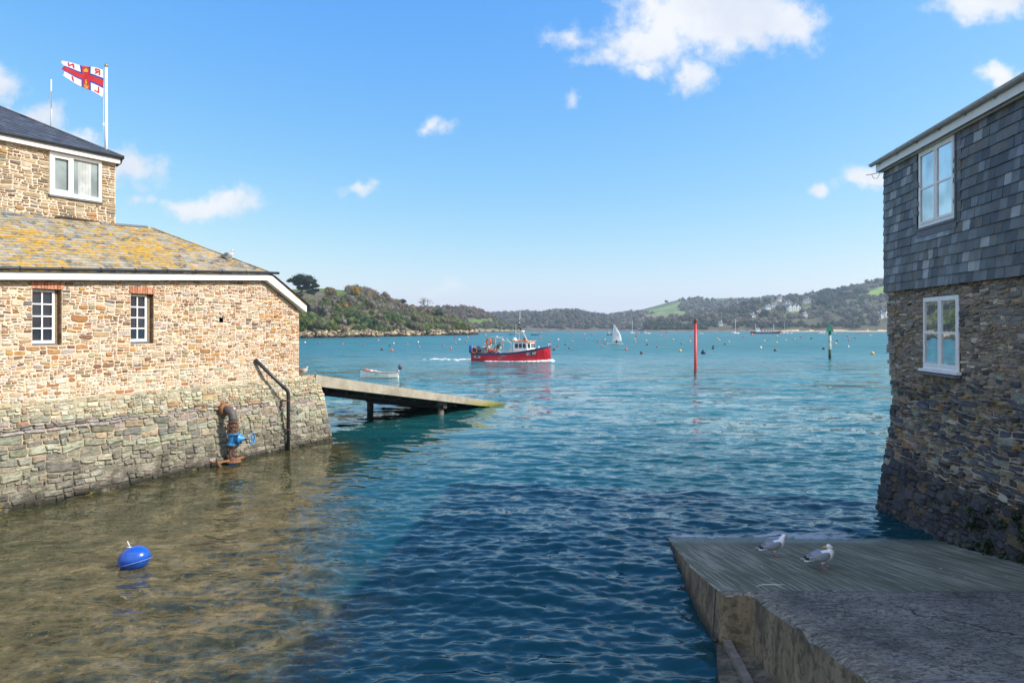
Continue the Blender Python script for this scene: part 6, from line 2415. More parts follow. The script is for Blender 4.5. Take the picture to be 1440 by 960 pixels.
# stern rail, shelter and gear brackets
a = MB()
a.tube([(0.45, -1.25, 0.95), (0.5, -1.25, 2.35), (0.2, -1.28, 2.55), (-0.5, -1.3, 2.6)], 0.06, 8)
a.tube([(-0.45, -1.3, 2.6), (-0.75, -1.32, 2.85)], 0.10, 8)
a.tube([(-0.5, -1.3, 2.6), (-0.75, -1.3, 2.35)], 0.13, 8)
a.tube([(0.2, -1.28, 2.55), (-0.15, -1.3, 3.0)], 0.03, 6)
a.box(0.3, 0.7, -1.35, -1.15, 0.9, 1.6)
fb(a, 'pot_hauler', RUSTWHITE, smooth=False)
# gantry aft
a = MB()
gx = (-2.85, -1.75)
for x in gx:
    for y in (-1.25, 1.25):
        a.tube([(x, y, 0.8), (x, y, 3.0)], 0.07, 8)
for y in (-1.25, 1.25):
    a.tube([(gx[0]-0.1, y, 3.0), (gx[1]+0.1, y, 3.0)], 0.07, 8)
    a.tube([(gx[0], y, 2.3), (gx[1], y, 2.3)], 0.05, 8)
for x in gx:
    a.tube([(x, -1.25, 3.0), (x, 1.25, 3.0)], 0.07, 8)
a.tube([(-2.3, -1.25, 2.3), (-2.3, -1.25, 3.0)], 0.05, 6)
a.box(-2.2, -1.85, -1.4, -1.1, 2.4, 2.75)
fb(a, 'gantry', STEEL)
a = MB(); a.torus((-2.62, -1.40, 2.45), 0.36, 0.11, (0.15, 1, 0), 26, 10); fb(a, 'lifebuoy', plain('orange_lifebuoy', (0.75, 0.14, 0.02), 0.5, var=0.1), smooth=True)
# rails
for sg in (-1, 1):
    a = MB()
    pts = [Vector((x, sg*(1.72 if x > -4 else 1.6), 1.45)) for x in (-1.3, -0.6, 0.1)]
    a.tube(pts, 0.028, 6)
    for p_ in pts: a.tube([p_-UP*0.5, p_], 0.024, 6)
    fb(a, 'rail', STEEL)
a = MB()
for sg in (-1, 1):
    pts = [Vector((x, sg*1.5, 1.55)) for x in (-5.05, -4.2, -3.4, -2.9)]
    a.tube(pts, 0.028, 6)
    for p_ in pts: a.tube([p_-UP*0.6, p_], 0.024, 6)
a.tube([Vector((-5.05, -1.5, 1.55)), Vector((-5.05, 1.5, 1.55))], 0.028, 6)
fb(a, 'rail', STEEL)
# mast, radar, aerials on the wheelhouse roof
a = MB()
mb0 = Vector((1.15, 0, zt+0.1))
a.tube([mb0, mb0+UP*3.1], [0.07, 0.045], 8)
a.tube([mb0+Vector((0.95, 0.3, 0)), mb0+Vector((0.65, 0.15, 0.75)), mb0+Vector((0.45, 0.05, 1.1))], 0.06, 8)
a.tube([mb0+Vector((0.0, -0.6, 1.0)), mb0+Vector((0.0, 0.6, 1.0))], 0.035, 6)
a.tube([mb0+Vector((-0.5, 0.0, 0.98)), mb0+Vector((0.5, 0.0, 1.02))], 0.035, 6)
ms = fb(a, 'mast', RUSTWHITE)
a = MB()
for (x, y, z, r_) in ((0, 0, 2.1, 0.13), (0.02, 0, 1.75, 0.10), (0, 0, 2.62, 0.09), (0.16, 0, 1.55, 0.14)):
    a.ellip(mb0+Vector((x, y, z)), r_, r_, r_*1.35, 10, 7)
a.ellip(mb0+Vector((0.65, 0.1, 0.25)), 0.14, 0.14, 0.16, 10, 7)
a.build('lamp', M['black_plastic'], ms, True)
a = MB(); a.tube([mb0+Vector((0.42, 0.05, 1.12)), mb0+Vector((0.42, 0.05, 1.16)), mb0+Vector((0.42, 0.05, 1.30)), mb0+Vector((0.42, 0.05, 1.34))], [0.2, 0.27, 0.27, 0.18], 14)
a.build('radar', M['white_gloss'], ms, True)
a = MB()
a.tube([mb0+UP*3.0, mb0+UP*4.3], 0.016, 5); a.tube([mb0+Vector((0.12, 0, 2.9)), mb0+Vector((0.12, 0, 4.1))], 0.014, 5)
a.tube([mb0+Vector((-0.55, 0.1, 0.0)), mb0+Vector((-0.55, 0.1, 2.2))], 0.016, 5); a.tube([mb0+Vector((-0.5, 0.0, 1.0)), mb0+Vector((-0.5, 0, 1.3))], 0.05, 5)
a.build('whip_aerial', M['white_gloss'], ms)
a = MB()
a.ellip(mb0+Vector((-0.55, -0.3, 0.22)), 0.28, 0.22, 0.22, 12, 8)
a.box(mb0.x-0.75, mb0.x-0.2, -0.6, 0.2, zt+0.1, zt+0.2)
fb(a, 'liferaft', M['white_gloss'], rfo, True)
a = MB(); a.box(2.0, 2.25, -0.7, -0.4, zt+0.1, zt+0.28); a.ellip((1.5, -0.6, zt+0.15), 0.12, 0.12, 0.1, 8, 6); fb(a, 'roof_box', plain('red_box', (0.55, 0.02, 0.02), 0.5), rfo)
# bow roller and bollard
a = MB(); a.tube([(5.2, -0.2, 1.95), (5.2, -0.2, 2.2), (5.45, 0, 2.25)], 0.06, 6); a.ellip((4.0, -0.5, 1.78), 0.14, 0.14, 0.2, 8, 6); a.ellip((5.35, 0.0, 2.2), 0.13, 0.1, 0.12, 8, 6)
fb(a, 'bow_fitting', RUSTWHITE)


def hull_y(x, z):
    for s0, s1 in zip(ST[:-1], ST[1:]):
        if s0[0] <= x <= s1[0]:
            q = (x-s0[0])/(s1[0]-s0[0])
            g, sh, wl = [s0[k]+(s1[k]-s0[k])*q for k in (1, 2, 3)]
            bw_ = 0.24
            yb = g-(g-wl)*(bw_/sh)*0.8
            ym = wl+(g-wl)*0.32
            if z > sh-bw_: return yb+(g-yb)*(z-(sh-bw_))/bw_
            if z > sh*0.32: return ym+(yb-ym)*(z-sh*0.32)/(sh-bw_-sh*0.32)
            return wl+(ym-wl)*z/(sh*0.32)
    return 0


# registration SC 60 on bow and quarter: pale letters laid on the planking
LET = plain('reg_letters', (0.72, 0.80, 0.82), 0.5, var=0.05)
for (xc, zc, size, slope) in ((3.30, 1.02, 0.42, 0.16), (-4.15, 0.48, 0.36, 0.0)):
    me = text_mesh('SC 60', size*1.12, 0.006)
    for v_ in me.vertices:
        x = xc+v_.co.x
        z = zc+v_.co.y+v_.co.x*slope
        v_.co = Vector((x, -hull_y(x, z)-0.03-v_.co.z, z))
    link_mesh('registration', me, LET, fb_)
    # dark backing plates behind the characters
    a = MB()
    hw_ = size*1.45
    for i in range(8):
        xa, xb2 = xc-hw_+2*hw_*i/8, xc-hw_+2*hw_*(i+1)/8
        pts = []
        for (x, dz) in ((xa, -size*0.5), (xb2, -size*0.5), (xb2, size*0.5), (xa, size*0.5)):
            z = zc+dz+(x-xc)*slope
            pts.append(Vector((x, -hull_y(x, z)-0.012, z)))
        a.add(pts, [(0, 1, 2, 3)])
    fb(a, 'number_plate', plain('number_backing', (0.016, 0.03, 0.07), 0.5))
# --- gear carried on deck: things of their own
mw = Matrix.Translation(fb_.location) @ Matrix.Rotation(HA, 4, 'Z')


def on_boat(x, y, z):
    return mw @ Vector((x, y, z))


def deck_thing(name, label, cat, mb, mats, x, y, z, smooth=True, group=None):
    o = mb.build(name, mats, None, smooth)
    o.location = on_boat(x, y, z)
    o.rotation_euler = (0, 0, HA)
    return tag(o, label, cat, group)


a = MB(); a.tube([(0, 0, 0), (0, 0, 0.05), (0, 0, 0.45), (0, 0, 0.5), (0, 0, 0.95), (0, 0, 1.0)], [0.27, 0.30, 0.31, 0.30, 0.30, 0.25], 14)
deck_thing('barrel', 'outermost blue barrel at the stern of the fishing boat', 'barrel', a, BLUEP, -5.35, -1.0, 1.0)
a = MB(); a.tube([(0, 0, 0), (0, 0, 0.05), (0, 0, 0.85), (0, 0, 0.9)], [0.27, 0.30, 0.30, 0.25], 14)
deck_thing('barrel', 'second blue barrel, behind the orange ringed bin at the stern', 'barrel', a, BLUEP, -4.45, -0.4, 1.0)
a = MB(); a.tube([(0, 0, 0), (0, 0, 0.8)], 0.33, 14, 0); a.torus((0, -0.30, 0.42), 0.36, 0.08, (0, 1, 0), 20, 8, 1)
deck_thing('bin', 'dark blue bin with an orange hoop hanging on it at the stern', 'bin', a, [plain('dark_blue_bin', (0.015, 0.03, 0.12), 0.5), ORANGE], -4.55, -1.35, 0.95)
a = MB()
for k in range(3):
    for q in np.linspace(0, 1, 7): a.tube([(-0.5+q, -0.4, k*0.34), (-0.5+q, -0.4, k*0.34+0.3)], 0.02, 4); a.tube([(-0.5+q, 0.4, k*0.34), (-0.5+q, 0.4, k*0.34+0.3)], 0.02, 4)
    a.box(-0.5, 0.5, -0.4, 0.4, k*0.34, k*0.34+0.05); a.box(-0.5, 0.5, -0.4, 0.4, k*0.34+0.28, k*0.34+0.32)
deck_thing('pot_stack', 'stack of grey lobster pots on the stern of the fishing boat', 'fishing pots', a, plain('pot_mesh', (0.20, 0.20, 0.19), 0.8), -3.75, -0.9, 0.73, False)
a = MB()
rb = random.Random(4)
for k in range(16): a.ellip((rb.uniform(-.4, .4), rb.uniform(-.4, .4), rb.uniform(0, .75)), 0.2, 0.2, 0.18, 8, 6)
deck_thing('float_heap', 'heap of white floats and net behind the lobster pots', 'floats', a, plain('white_float', (0.66, 0.60, 0.55), 0.7, var=0.25, scale=4), -3.25, -0.55, 1.45)
a = MB()
for k in range(12): a.ellip((rb.uniform(-.7, .7), rb.uniform(-.25, .25), rb.uniform(0, .3)), 0.22, 0.2, 0.16, 8, 6)
deck_thing('net_heap', 'orange red heap of net under the gantry', 'net', a, plain('orange_net', (0.55, 0.07, 0.025), 0.8, var=0.3, scale=5), -2.4, -0.6, 1.15)
a = MB()
for k in range(14): a.ellip((rb.uniform(-.7, .7), rb.uniform(-.3, .3), rb.uniform(0, .3)), 0.2, 0.2, 0.17, 8, 6, rb.choice((0, 1)))
deck_thing('bait_heap', 'heap of white and pale blue bags on the rail forward of the crewman', 'bags', a, [plain('white_bag', (0.62, 0.62, 0.62), 0.7, var=0.2), plain('pale_blue_bag', (0.2, 0.42, 0.55), 0.7, var=0.2)], -0.75, -1.15, 1.0)
a = MB()
for k in range(9): a.ellip((rb.uniform(-.8, .8), rb.uniform(-.2, .2), rb.uniform(0, .25)), 0.17, 0.17, 0.14, 8, 6)
deck_thing('pot_heap', 'black pots lying along the rail below the gantry', 'fishing pots', a, M['black_plastic'], -2.1, -1.35, 0.85)
a = MB(); a.box(-0.4, 0.4, -0.3, 0.3, 0, 0.35); a.box(-0.36, 0.36, -0.26, 0.26, 0.35, 0.4)
deck_thing('fish_box', 'pale green fish box inside the gantry', 'box', a, plain('green_box', (0.16, 0.42, 0.34), 0.6), -2.1, 0.4, 1.5, False)
# crewman leaning forward over the rail
SKIN = plain('skin', (0.42, 0.22, 0.15), 0.6)
NAVYC = plain('navy_top', (0.018, 0.024, 0.06), 0.8)
REDC = plain('red_hat', (0.60, 0.02, 0.03), 0.8)
OILS = plain('orange_oilskin', (0.62, 0.20, 0.04), 0.5)
J = [(0, 0, 0.92, .15, .12), (0.10, 0, 1.15, .16, .13), (0.22, 0, 1.38, .17, .13), (0.27, 0, 1.48, .07), (0.33, 0, 1.60, .095), (0.35, 0, 1.70, .085),
     (0.24, -0.20, 1.40, .065), (0.48, -0.24, 1.25, .05), (0.74, -0.22, 1.20, .04), (0.83, -0.21, 1.19, .042),
     (0.24, 0.20, 1.40, .065), (0.48, 0.22, 1.25, .05), (0.72, 0.16, 1.20, .04), (0.82, 0.14, 1.19, .042),
     (0, -0.10, 0.85, .10), (0.03, -0.12, 0.46, .075), (-0.02, -0.12, 0.06, .06), (0.13, -0.13, 0.03, .045),
     (0, 0.10, 0.85, .10), (0.02, 0.12, 0.46, .075), (-0.03, 0.12, 0.06, .06), (0.12, 0.13, 0.03, .045)]
E = [(0, 1), (1, 2), (2, 3), (3, 4), (4, 5), (2, 6), (6, 7), (7, 8), (8, 9), (2, 10), (10, 11), (11, 12), (12, 13), (0, 14), (14, 15), (15, 16), (16, 17), (0, 18), (18, 19), (19, 20), (20, 21)]


def reg(c):
    if c.z > 1.66: return 2
    if c.z > 1.50 and c.x < 0.45: return 0
    if c.x > 0.44: return 3
    if c.z < 0.95: return 3
    return 1


po = skin_person('person', 'crewman in navy top, red hat and orange oilskins leaning over the fishing boat rail', on_boat(-1.55, -0.95, 0.72), HA-0.35, J, E, reg, [SKIN, NAVYC, REDC, OILS])
a = MB(); a.ellip((0.34, 0, 1.71), 0.115, 0.105, 0.085, 12, 8); a.torus((0.34, 0, 1.68), 0.10, 0.025, (0, 0, 1), 12, 6)
a.build('hat', REDC, po, True)

# foam thrown by the hull
wk = MB()
rw = random.Random(5)
for k in range(260):
    q = rw.random()
    x = 5.7-q*8.5
    spread = 0.22+q*0.35
    y = -(max(0.04, hull_y(max(-5.1, min(5.4, x)), 0.08)) + abs(rw.gauss(0, spread*0.55)))
    hz = max(0.02, 0.34*(1-q)**2.5*rw.random())
    wk.ellip((x+rw.uniform(-.1, .1), y, hz*0.4), rw.uniform(0.12, 0.34), rw.uniform(0.08, 0.2), 0.04+hz*0.5, 6, 4)
    if rw.random() < 0.5 and q < 0.8:
        wk.ellip((x, -y, hz*0.4), rw.uniform(0.12, 0.3), rw.uniform(0.08, 0.2), 0.04+hz*0.5, 6, 4)
for k in range(70):
    q = rw.random()**1.8
    wk.ellip((-5.2-q*7, rw.gauss(0, 0.7+q*1.0), 0.03), rw.uniform(0.2, 0.7)*(1-q*0.5), rw.uniform(0.1, 0.2), 0.05, 6, 4)
wo_ = wk.build('wake_foam', M['foam'], None, True)
wo_.location = fb_.location; wo_.rotation_euler = (0, 0, HA)
tag(wo_, 'white bow wave and wake foam around the fishing boat', 'foam', kind='stuff')

# ---- open dinghy with outboard behind the ramp
p = on_water(533, 531.5)
DA = R(184)
dg = tag(empty('dinghy', p+Vector((0, 0.5, 0)), DA), 'small open white dinghy with outboard tilted at its right end, moored behind the ramp', 'dinghy')
DW = plain('dinghy_white', (0.78, 0.78, 0.76), 0.45, var=0.12, scale=4, dirt=((0.28, 0.26, 0.22), 0.58, 0.72, 4))
DS = [(-1.55, 0.62, 0.50, 0.52, -0.12), (-0.8, 0.70, 0.48, 0.58, -0.15), (0.0, 0.70, 0.50, 0.56, -0.16), (0.7, 0.58, 0.56, 0.42, -0.15), (1.25, 0.34, 0.64, 0.2, -0.1), (1.6, 0.10, 0.72, 0.04, -0.02), (1.68, 0.01, 0.74, 0.005, 0.1)]
a = MB(); hull(a, DS, bandw=0.08)
a.build('hull', DW, dg)
a = MB()
for sg in (-1, 1): a.tube([Vector((x, sg*g, s+0.01)) for x, g, s, w_, k in DS], 0.035, 6)
a.tube([(-1.55, -0.62, 0.5), (-1.55, 0.62, 0.5)], 0.03, 6)
a.build('gunwale', plain('rubber_strake', (0.10, 0.10, 0.11), 0.7), dg, True)
a = MB()
for x in (-0.75, 0.25): a.box(x-0.13, x+0.13, -0.64, 0.64, 0.33, 0.37)
a.build('thwart', plain('thwart_grey', (0.20, 0.21, 0.23), 0.7), dg)
a = MB()
a.box(-1.62, -1.50, -0.12, 0.12, 0.34, 0.66)
q = Matrix.Rotation(R(-38), 3, 'Y')
c = Vector((-1.62, 0, 0.72))
a.tube([c+q @ Vector((0, 0, -0.75)), c+q @ Vector((0, 0, 0.0))], [0.05, 0.075], 8)
a.ellip(c+q @ Vector((-0.02, 0, -0.75)), 0.12, 0.03, 0.05, 8, 6)
a.build('outboard_leg', plain('outboard_silver', (0.35, 0.37, 0.40), 0.4), dg, True)
a = MB(); a.ellip(c+q @ Vector((0.05, 0, 0.20)), 0.20, 0.15, 0.25, 14, 10); a.build('outboard_cowl', plain('outboard_cowl', (0.075, 0.085, 0.11), 0.4), dg, True)
a = MB(); a.box(-0.62, 0.15, -0.56, 0.56, 0.38, 0.46)
a.build('cover', plain('dark_cover', (0.055, 0.065, 0.08), 0.8, var=0.3), dg)
for i, (x, y, z, rr_, cc, lab) in enumerate([(1.15, 0.05, 0.62, 0.20, (0.62, 0.10, 0.05), 'orange fender lying in the bow of the dinghy'), (0.75, 0.15, 0.55, 0.19, (0.60, 0.50, 0.42), 'pale fender second from the bow of the dinghy'),
                                             (0.42, 0.1, 0.52, 0.17, (0.55, 0.33, 0.24), 'pinkish fender amidships in the dinghy')]):
    a = MB(); a.ellip((0, 0, 0), rr_*1.2, rr_, rr_*0.85, 12, 8); a.torus((rr_*1.2, 0, 0), 0.05, 0.02, (0, 1, 0), 8, 5)
    o = a.build('fender', plain('fender_colour', cc, 0.6), None, True)
    o.location = (Matrix.Translation(dg.location) @ Matrix.Rotation(DA, 4, 'Z')) @ Vector((x, y, z)); o.rotation_euler = (0, 0, DA)
    tag(o, lab, 'fender')

# ---- sailing dinghy
p = on_water(865, 484.3)
sdg = tag(empty('sailing_dinghy', p, R(4)), 'white sailing dinghy with one tall pale sail heeling slightly in the bay', 'sailing dinghy')
LS = [(-2.1, 0.50, 0.32, 0.42, -0.05), (-1, 0.66, 0.33, 0.5, -0.1), (0.2, 0.66, 0.36, 0.45, -0.1), (1.2, 0.42, 0.40, 0.22, -0.08), (2.1, 0.03, 0.48, 0.01, 0.05)]
LS = [(-x, g, s, w_, k) for x, g, s, w_, k in reversed(LS)]
a = MB(); hull(a, LS, deck=0.30, bandw=0.06); a.build('hull', M['white_gloss'], sdg)
a = MB(); a.tube([(-1.0, 0, 0.3), (-0.35, 0, 5.4)], [0.035, 0.02], 8); a.tube([(-0.9, 0, 0.75), (1.65, -0.35, 0.72)], 0.03, 8); a.build('mast', M['grey_plastic'], sdg, True)
a = MB()
NS = 14
vs = []
for i in range(NS+1):
    h = i/NS
    z = 0.85+4.5*h
    x0 = -0.93+0.58*h
    wd = 2.5*(1-h)**0.85*(1+0.25*math.sin(h*math.pi))+0.05
    for j in range(9):
        f_ = j/8
        vs.append((x0+wd*f_, -0.33*math.sin(f_*math.pi*0.75)*(1-h*0.5)-0.12*f_, z-0.1*f_*(1-h)))
fs = [(i*9+j, i*9+j+1, (i+1)*9+j+1, (i+1)*9+j) for i in range(NS) for j in range(8)]
a.add(vs, fs)
m, t, b = principled('sail_cloth')
b.inputs['Base Color'].default_value = (0.86, 0.87, 0.88, 1); b.inputs['Roughness'].default_value = 0.6
tr_ = t.new('ShaderNodeBsdfTranslucent', {'Color': (0.75, 0.77, 0.8, 1)})
mx = t.new('ShaderNodeMixShader', {0: 0.45, 1: b.outputs[0], 2: tr_.outputs[0]})
t.l.new(mx.outputs[0], m.node_tree.nodes['Material Output'].inputs['Surface'])
o = a.build('sail', m, sdg, True)
sk = o.modifiers.new('thickness', 'SOLIDIFY'); sk.thickness = 0.004
a = MB()
for z0, x0, x1 in ((2.9, 0.3, 0.9), (2.55, 0.25, 0.95), (2.2, 0.5, 1.0)):
    a.box(x0, x1, -0.46, -0.44, z0, z0+0.1)
a.build('sail_mark', plain('sail_ink', (0.18, 0.20, 0.28), 0.7), o)
JS = [(0, 0, 0.0, .15, .13), (-0.02, 0, 0.24, .16, .12), (-0.06, 0, 0.46, .17, .12), (-0.06, 0, 0.58, .06), (-0.05, 0, 0.70, .095), (-0.05, 0, 0.80, .08),
      (-0.05, -0.19, 0.48, .06), (0.12, -0.26, 0.30, .045), (0.32, -0.2, 0.25, .04), (-0.05, 0.19, 0.48, .06), (0.12, 0.26, 0.30, .045), (0.3, 0.2, 0.22, .04),
      (0.06, -0.1, 0.0, .1), (0.42, -0.12, 0.12, .075), (0.55, -0.12, -0.22, .055), (0.06, 0.1, 0.0, .1), (0.42, 0.12, 0.12, .075), (0.55, 0.12, -0.22, .055)]
ES = [(0, 1), (1, 2), (2, 3), (3, 4), (4, 5), (2, 6), (6, 7), (7, 8), (2, 9), (9, 10), (10, 11), (0, 12), (12, 13), (13, 14), (0, 15), (15, 16), (16, 17)]
skin_person('person', 'sailor in dark clothes sitting in the sailing dinghy below the sail', p+Vector((0.35, -0.35, 0.50)), R(100), JS, ES, lambda c: 0 if c.z > 0.62 else 1, [SKIN, NAVYC])


# ---- ferry and the moored craft far off
def water_at(u, v):
    return on_water(u, v)


FY = plain('ferry_blue', (0.012, 0.035, 0.095), 0.5, var=0.15)
p = water_at(1077, 469.2)
sc_ = p.y/960
fe = tag(empty('ferry', p), 'long dark blue ferry with white wheelhouse at its left end, mast near the bow', 'ferry')
k = sc_*41/24.0
FSt = [(-12, 2.2, 1.9, 2.0, -.5), (-9, 2.7, 1.6, 2.5, -.6), (0, 2.8, 1.5, 2.6, -.6), (8, 2.4, 1.7, 2.0, -.6), (11, 1.1, 2.1, .6, -.5), (12, .1, 2.4, .05, -.2)]
FSt = [(x*k, g*k, s*k, w_*k, z*k) for x, g, s, w_, z in FSt]
a = MB(); hull(a, FSt, deck=1.1*k, bandw=0.25*k); a.build('hull', FY, fe)
a = MB()
a.box(-8.6*k, -4.6*k, -1.4*k, 1.4*k, 1.2*k, 2.6*k); a.box(-8.2*k, -5.4*k, -1.3*k, 1.3*k, 2.6*k, 4.6*k); a.build('wheelhouse', M['white_paint'], fe)
for x in (-7.9, -7.0, -6.1):
    a = MB(); a.box(x*k, (x+0.6)*k, -1.34*k, -1.31*k, 3.4*k, 4.1*k); a.build('window', M['glass_dark'], fe)
a = MB(); a.tube([(6.5*k, 0, 1.5*k), (6.5*k, 0, 8.0*k)], 0.16*k, 6); a.tube([(-8.6*k, 0, 2.6*k), (-8.6*k, 0, 8*k)], 0.12*k, 6); a.build('mast', M['white_paint'], fe)
a = MB(); a.box(-9.2*k, -8.6*k, -.05*k, .05*k, 6.9*k, 7.9*k); a.build('flag', plain('ensign_red', (0.5, 0.05, 0.05), 0.7), fe)
a = MB()
for x in (-2.5, 0, 2.2, 4.2): a.tube([((x-0.3)*k, -1.5*k, 1.4*k), ((x+0.5)*k, 0, 3.8*k)], 0.16*k, 6); a.box((x-1)*k, (x+0.9)*k, -1.8*k, 1.8*k, 1.5*k, 2.0*k)
a.build('deck_gear', plain('pale_gear', (0.55, 0.52, 0.55), 0.7, var=0.2), fe)
a = MB()
for x in np.arange(-8, 9, 1.6): a.ellip((x*k, -2.85*k, 0.7*k), 0.22*k, 0.15*k, 0.4*k, 6, 5)
a.build('fender', plain('red_fender', (0.35, 0.06, 0.05), 0.6), fe, True)
a = MB(); a.box(10.5*k, 13.2*k, -2*k, 2*k, 0, 0.9*k); a.box(11.5*k, 13.2*k, -2*k, 2*k, 0.9*k, 2.0*k)
a.build('bow_platform', plain('rusty_platform', (0.45, 0.30, 0.22), 0.8, var=0.3), fe)


def yacht(label, u, v, mastpx, lenpx, bare=True, faint=False):
    p = water_at(u, v)
    s = p.y/960
    L_ = lenpx*s/2
    r = tag(empty('yacht', p, R(8)), label, 'yacht')
    st = [(-L_, L_*.22, L_*.20, L_*.18, -.2), (-L_*.3, L_*.32, L_*.19, L_*.26, -.3), (L_*.3, L_*.26, L_*.21, L_*.18, -.3), (L_, L_*.02, L_*.27, L_*.01, -.1)]
    a = MB(); hull(a, st, deck=L_*.16, bandw=0.1*L_*.3); a.build('hull', M['white_gloss'], r)
    a = MB(); a.box(-L_*.3, L_*.3, -L_*.15, L_*.15, L_*.18, L_*.30); a.build('cabin', M['white_paint'], r)
    a = MB(); a.tube([(L_*.05, 0, 0.3), (L_*.05, 0, mastpx*s)], 0.13*max(1, s), 6)
    a.tube([(L_*.05, 0, L_*.42), (-L_*.75, 0, L_*.42)], 0.2*max(1, s), 6)
    for q in (0.45, 0.7): a.tube([(L_*.05, -L_*.18, mastpx*s*q), (L_*.05, L_*.18, mastpx*s*q)], 0.06*max(1, s), 5)
    a.build('mast', M['grey_plastic'] if faint else M['white_gloss'], r)
    return r


yacht('white moored yacht with bare mast, midway between red post and ferry', 1034, 469.0, 21, 12)
yacht('white yacht with bare mast moored right of the ferry bow', 1103, 468.6, 16, 11, faint=True)
yacht('white yacht with bare mast moored just right of the sailing dinghy', 889, 468.6, 17, 7)


def motorboat(label, u, v, lenpx, hullm, cab=True, cabm=None, h=0.9, rz=0.0, cat='motorboat', fig=None):
    p = water_at(u, v)
    s = p.y/960
    L_ = lenpx*s/2
    r = tag(empty(cat.replace(' ', '_'), p, rz), label, cat)
    st = [(-L_, L_*.34, L_*.22*h, L_*.3, -.1), (-L_*.2, L_*.36, L_*.22*h, L_*.3, -.2), (L_*.5, L_*.26, L_*.27*h, L_*.16, -.2), (L_, L_*.02, L_*.34*h, L_*.01, 0)]
    a = MB(); hull(a, st, deck=L_*.12*h, bandw=L_*.05); a.build('hull', hullm, r)
    if cab:
        a = MB()
        a.loft([[Vector((x, y, L_*.2*h)) for x, y in ((-L_*.35, -L_*.22), (L_*.35, -L_*.2), (L_*.35, L_*.2), (-L_*.35, L_*.22))], [Vector((x, y, L_*.62*h)) for x, y in ((-L_*.3, -L_*.2), (L_*.12, -L_*.18), (L_*.12, L_*.18), (-L_*.3, L_*.2))]])
        a.build('cabin', cabm or M['white_paint'], r)
        a = MB(); a.box(-L_*.22, L_*.08, -L_*.215, -L_*.205, L_*.40*h, L_*.53*h); a.build('window', M['glass_dark'], r)
    else:
        a = MB(); a.box(-L_*1.08, -L_*.92, -L_*.08, L_*.08, L_*.1, L_*.42); a.build('outboard', M['black_plastic'], r)
        a = MB(); a.box(-L_*.1, L_*.1, -L_*.15, L_*.15, L_*.1, L_*.42); a.build('console', cabm or M['white_paint'], r)
    return r


DKH = plain('dark_boat_hull', (0.03, 0.04, 0.065), 0.5)
PKH = plain('pink_boat_hull', (0.45, 0.16, 0.17), 0.6)
MW, MG = M['white_gloss'], M['white_paint']
motorboat('dark open speedboat with pinkish bow, left of the fishing boat mast', 720, 470.6, 9, DKH, False, PKH, rz=R(170))
motorboat('dark open boat with red gear, seen right behind the fishing boat wheelhouse', 752, 471.2, 11, DKH, False, plain('red_gear', (0.45, 0.03, 0.03), 0.6), rz=R(175))
motorboat('tiny pink and white boat between fishing boat and sailing dinghy', 833, 470.6, 6, PKH, False, MG, h=1.2)
motorboat('dark motorboat with white wheelhouse partly behind the sail', 857, 471.0, 7, DKH, True, MG, h=2.0)
motorboat('low white launch with open deck left of the red post', 908, 469.2, 12, MW, False, MG, h=0.8)
motorboat('low white boat moored right beside the red post', 985, 469.3, 8, MW, False, MG, h=0.7)
motorboat('low white speedboat right of the ferry bow', 1110, 469.0, 9, MW, False, DKH, h=0.8)
motorboat('white cabin boat just left of the green beacon', 1155, 468.9, 10, MW, True, MG, h=0.9)
motorboat('small white boat just right of the green beacon', 1172, 468.6, 6, MW, False, DKH, h=0.9)
for i, (u, lb) in enumerate(((1206, 'leftmost of the small red boats off the far beach'), (1213, 'middle one of the small red boats off the far beach'), (1220, 'rightmost of the small red boats off the far beach'), (1248, 'small red boat beside the slate hung house corner'))):
    motorboat(lb, u, 469.2, 5, PKH if i % 2 else plain('red_boat_hull', (0.48, 0.05, 0.04), 0.6), False, MG, h=0.9)


# ================================================================== GULLS
FEATH = plain('feathers', (1, 1, 1), 0.75, var=0.08, scale=30, attr=True, bump=0.15, bscale=70)
WHT, GRY, BLK, BEAK, LEG, BRN = (0.74, 0.75, 0.77), (0.235, 0.27, 0.32), (0.015, 0.015, 0.018), (0.70, 0.36, 0.03), (0.50, 0.25, 0.23), (0.26, 0.20, 0.15)


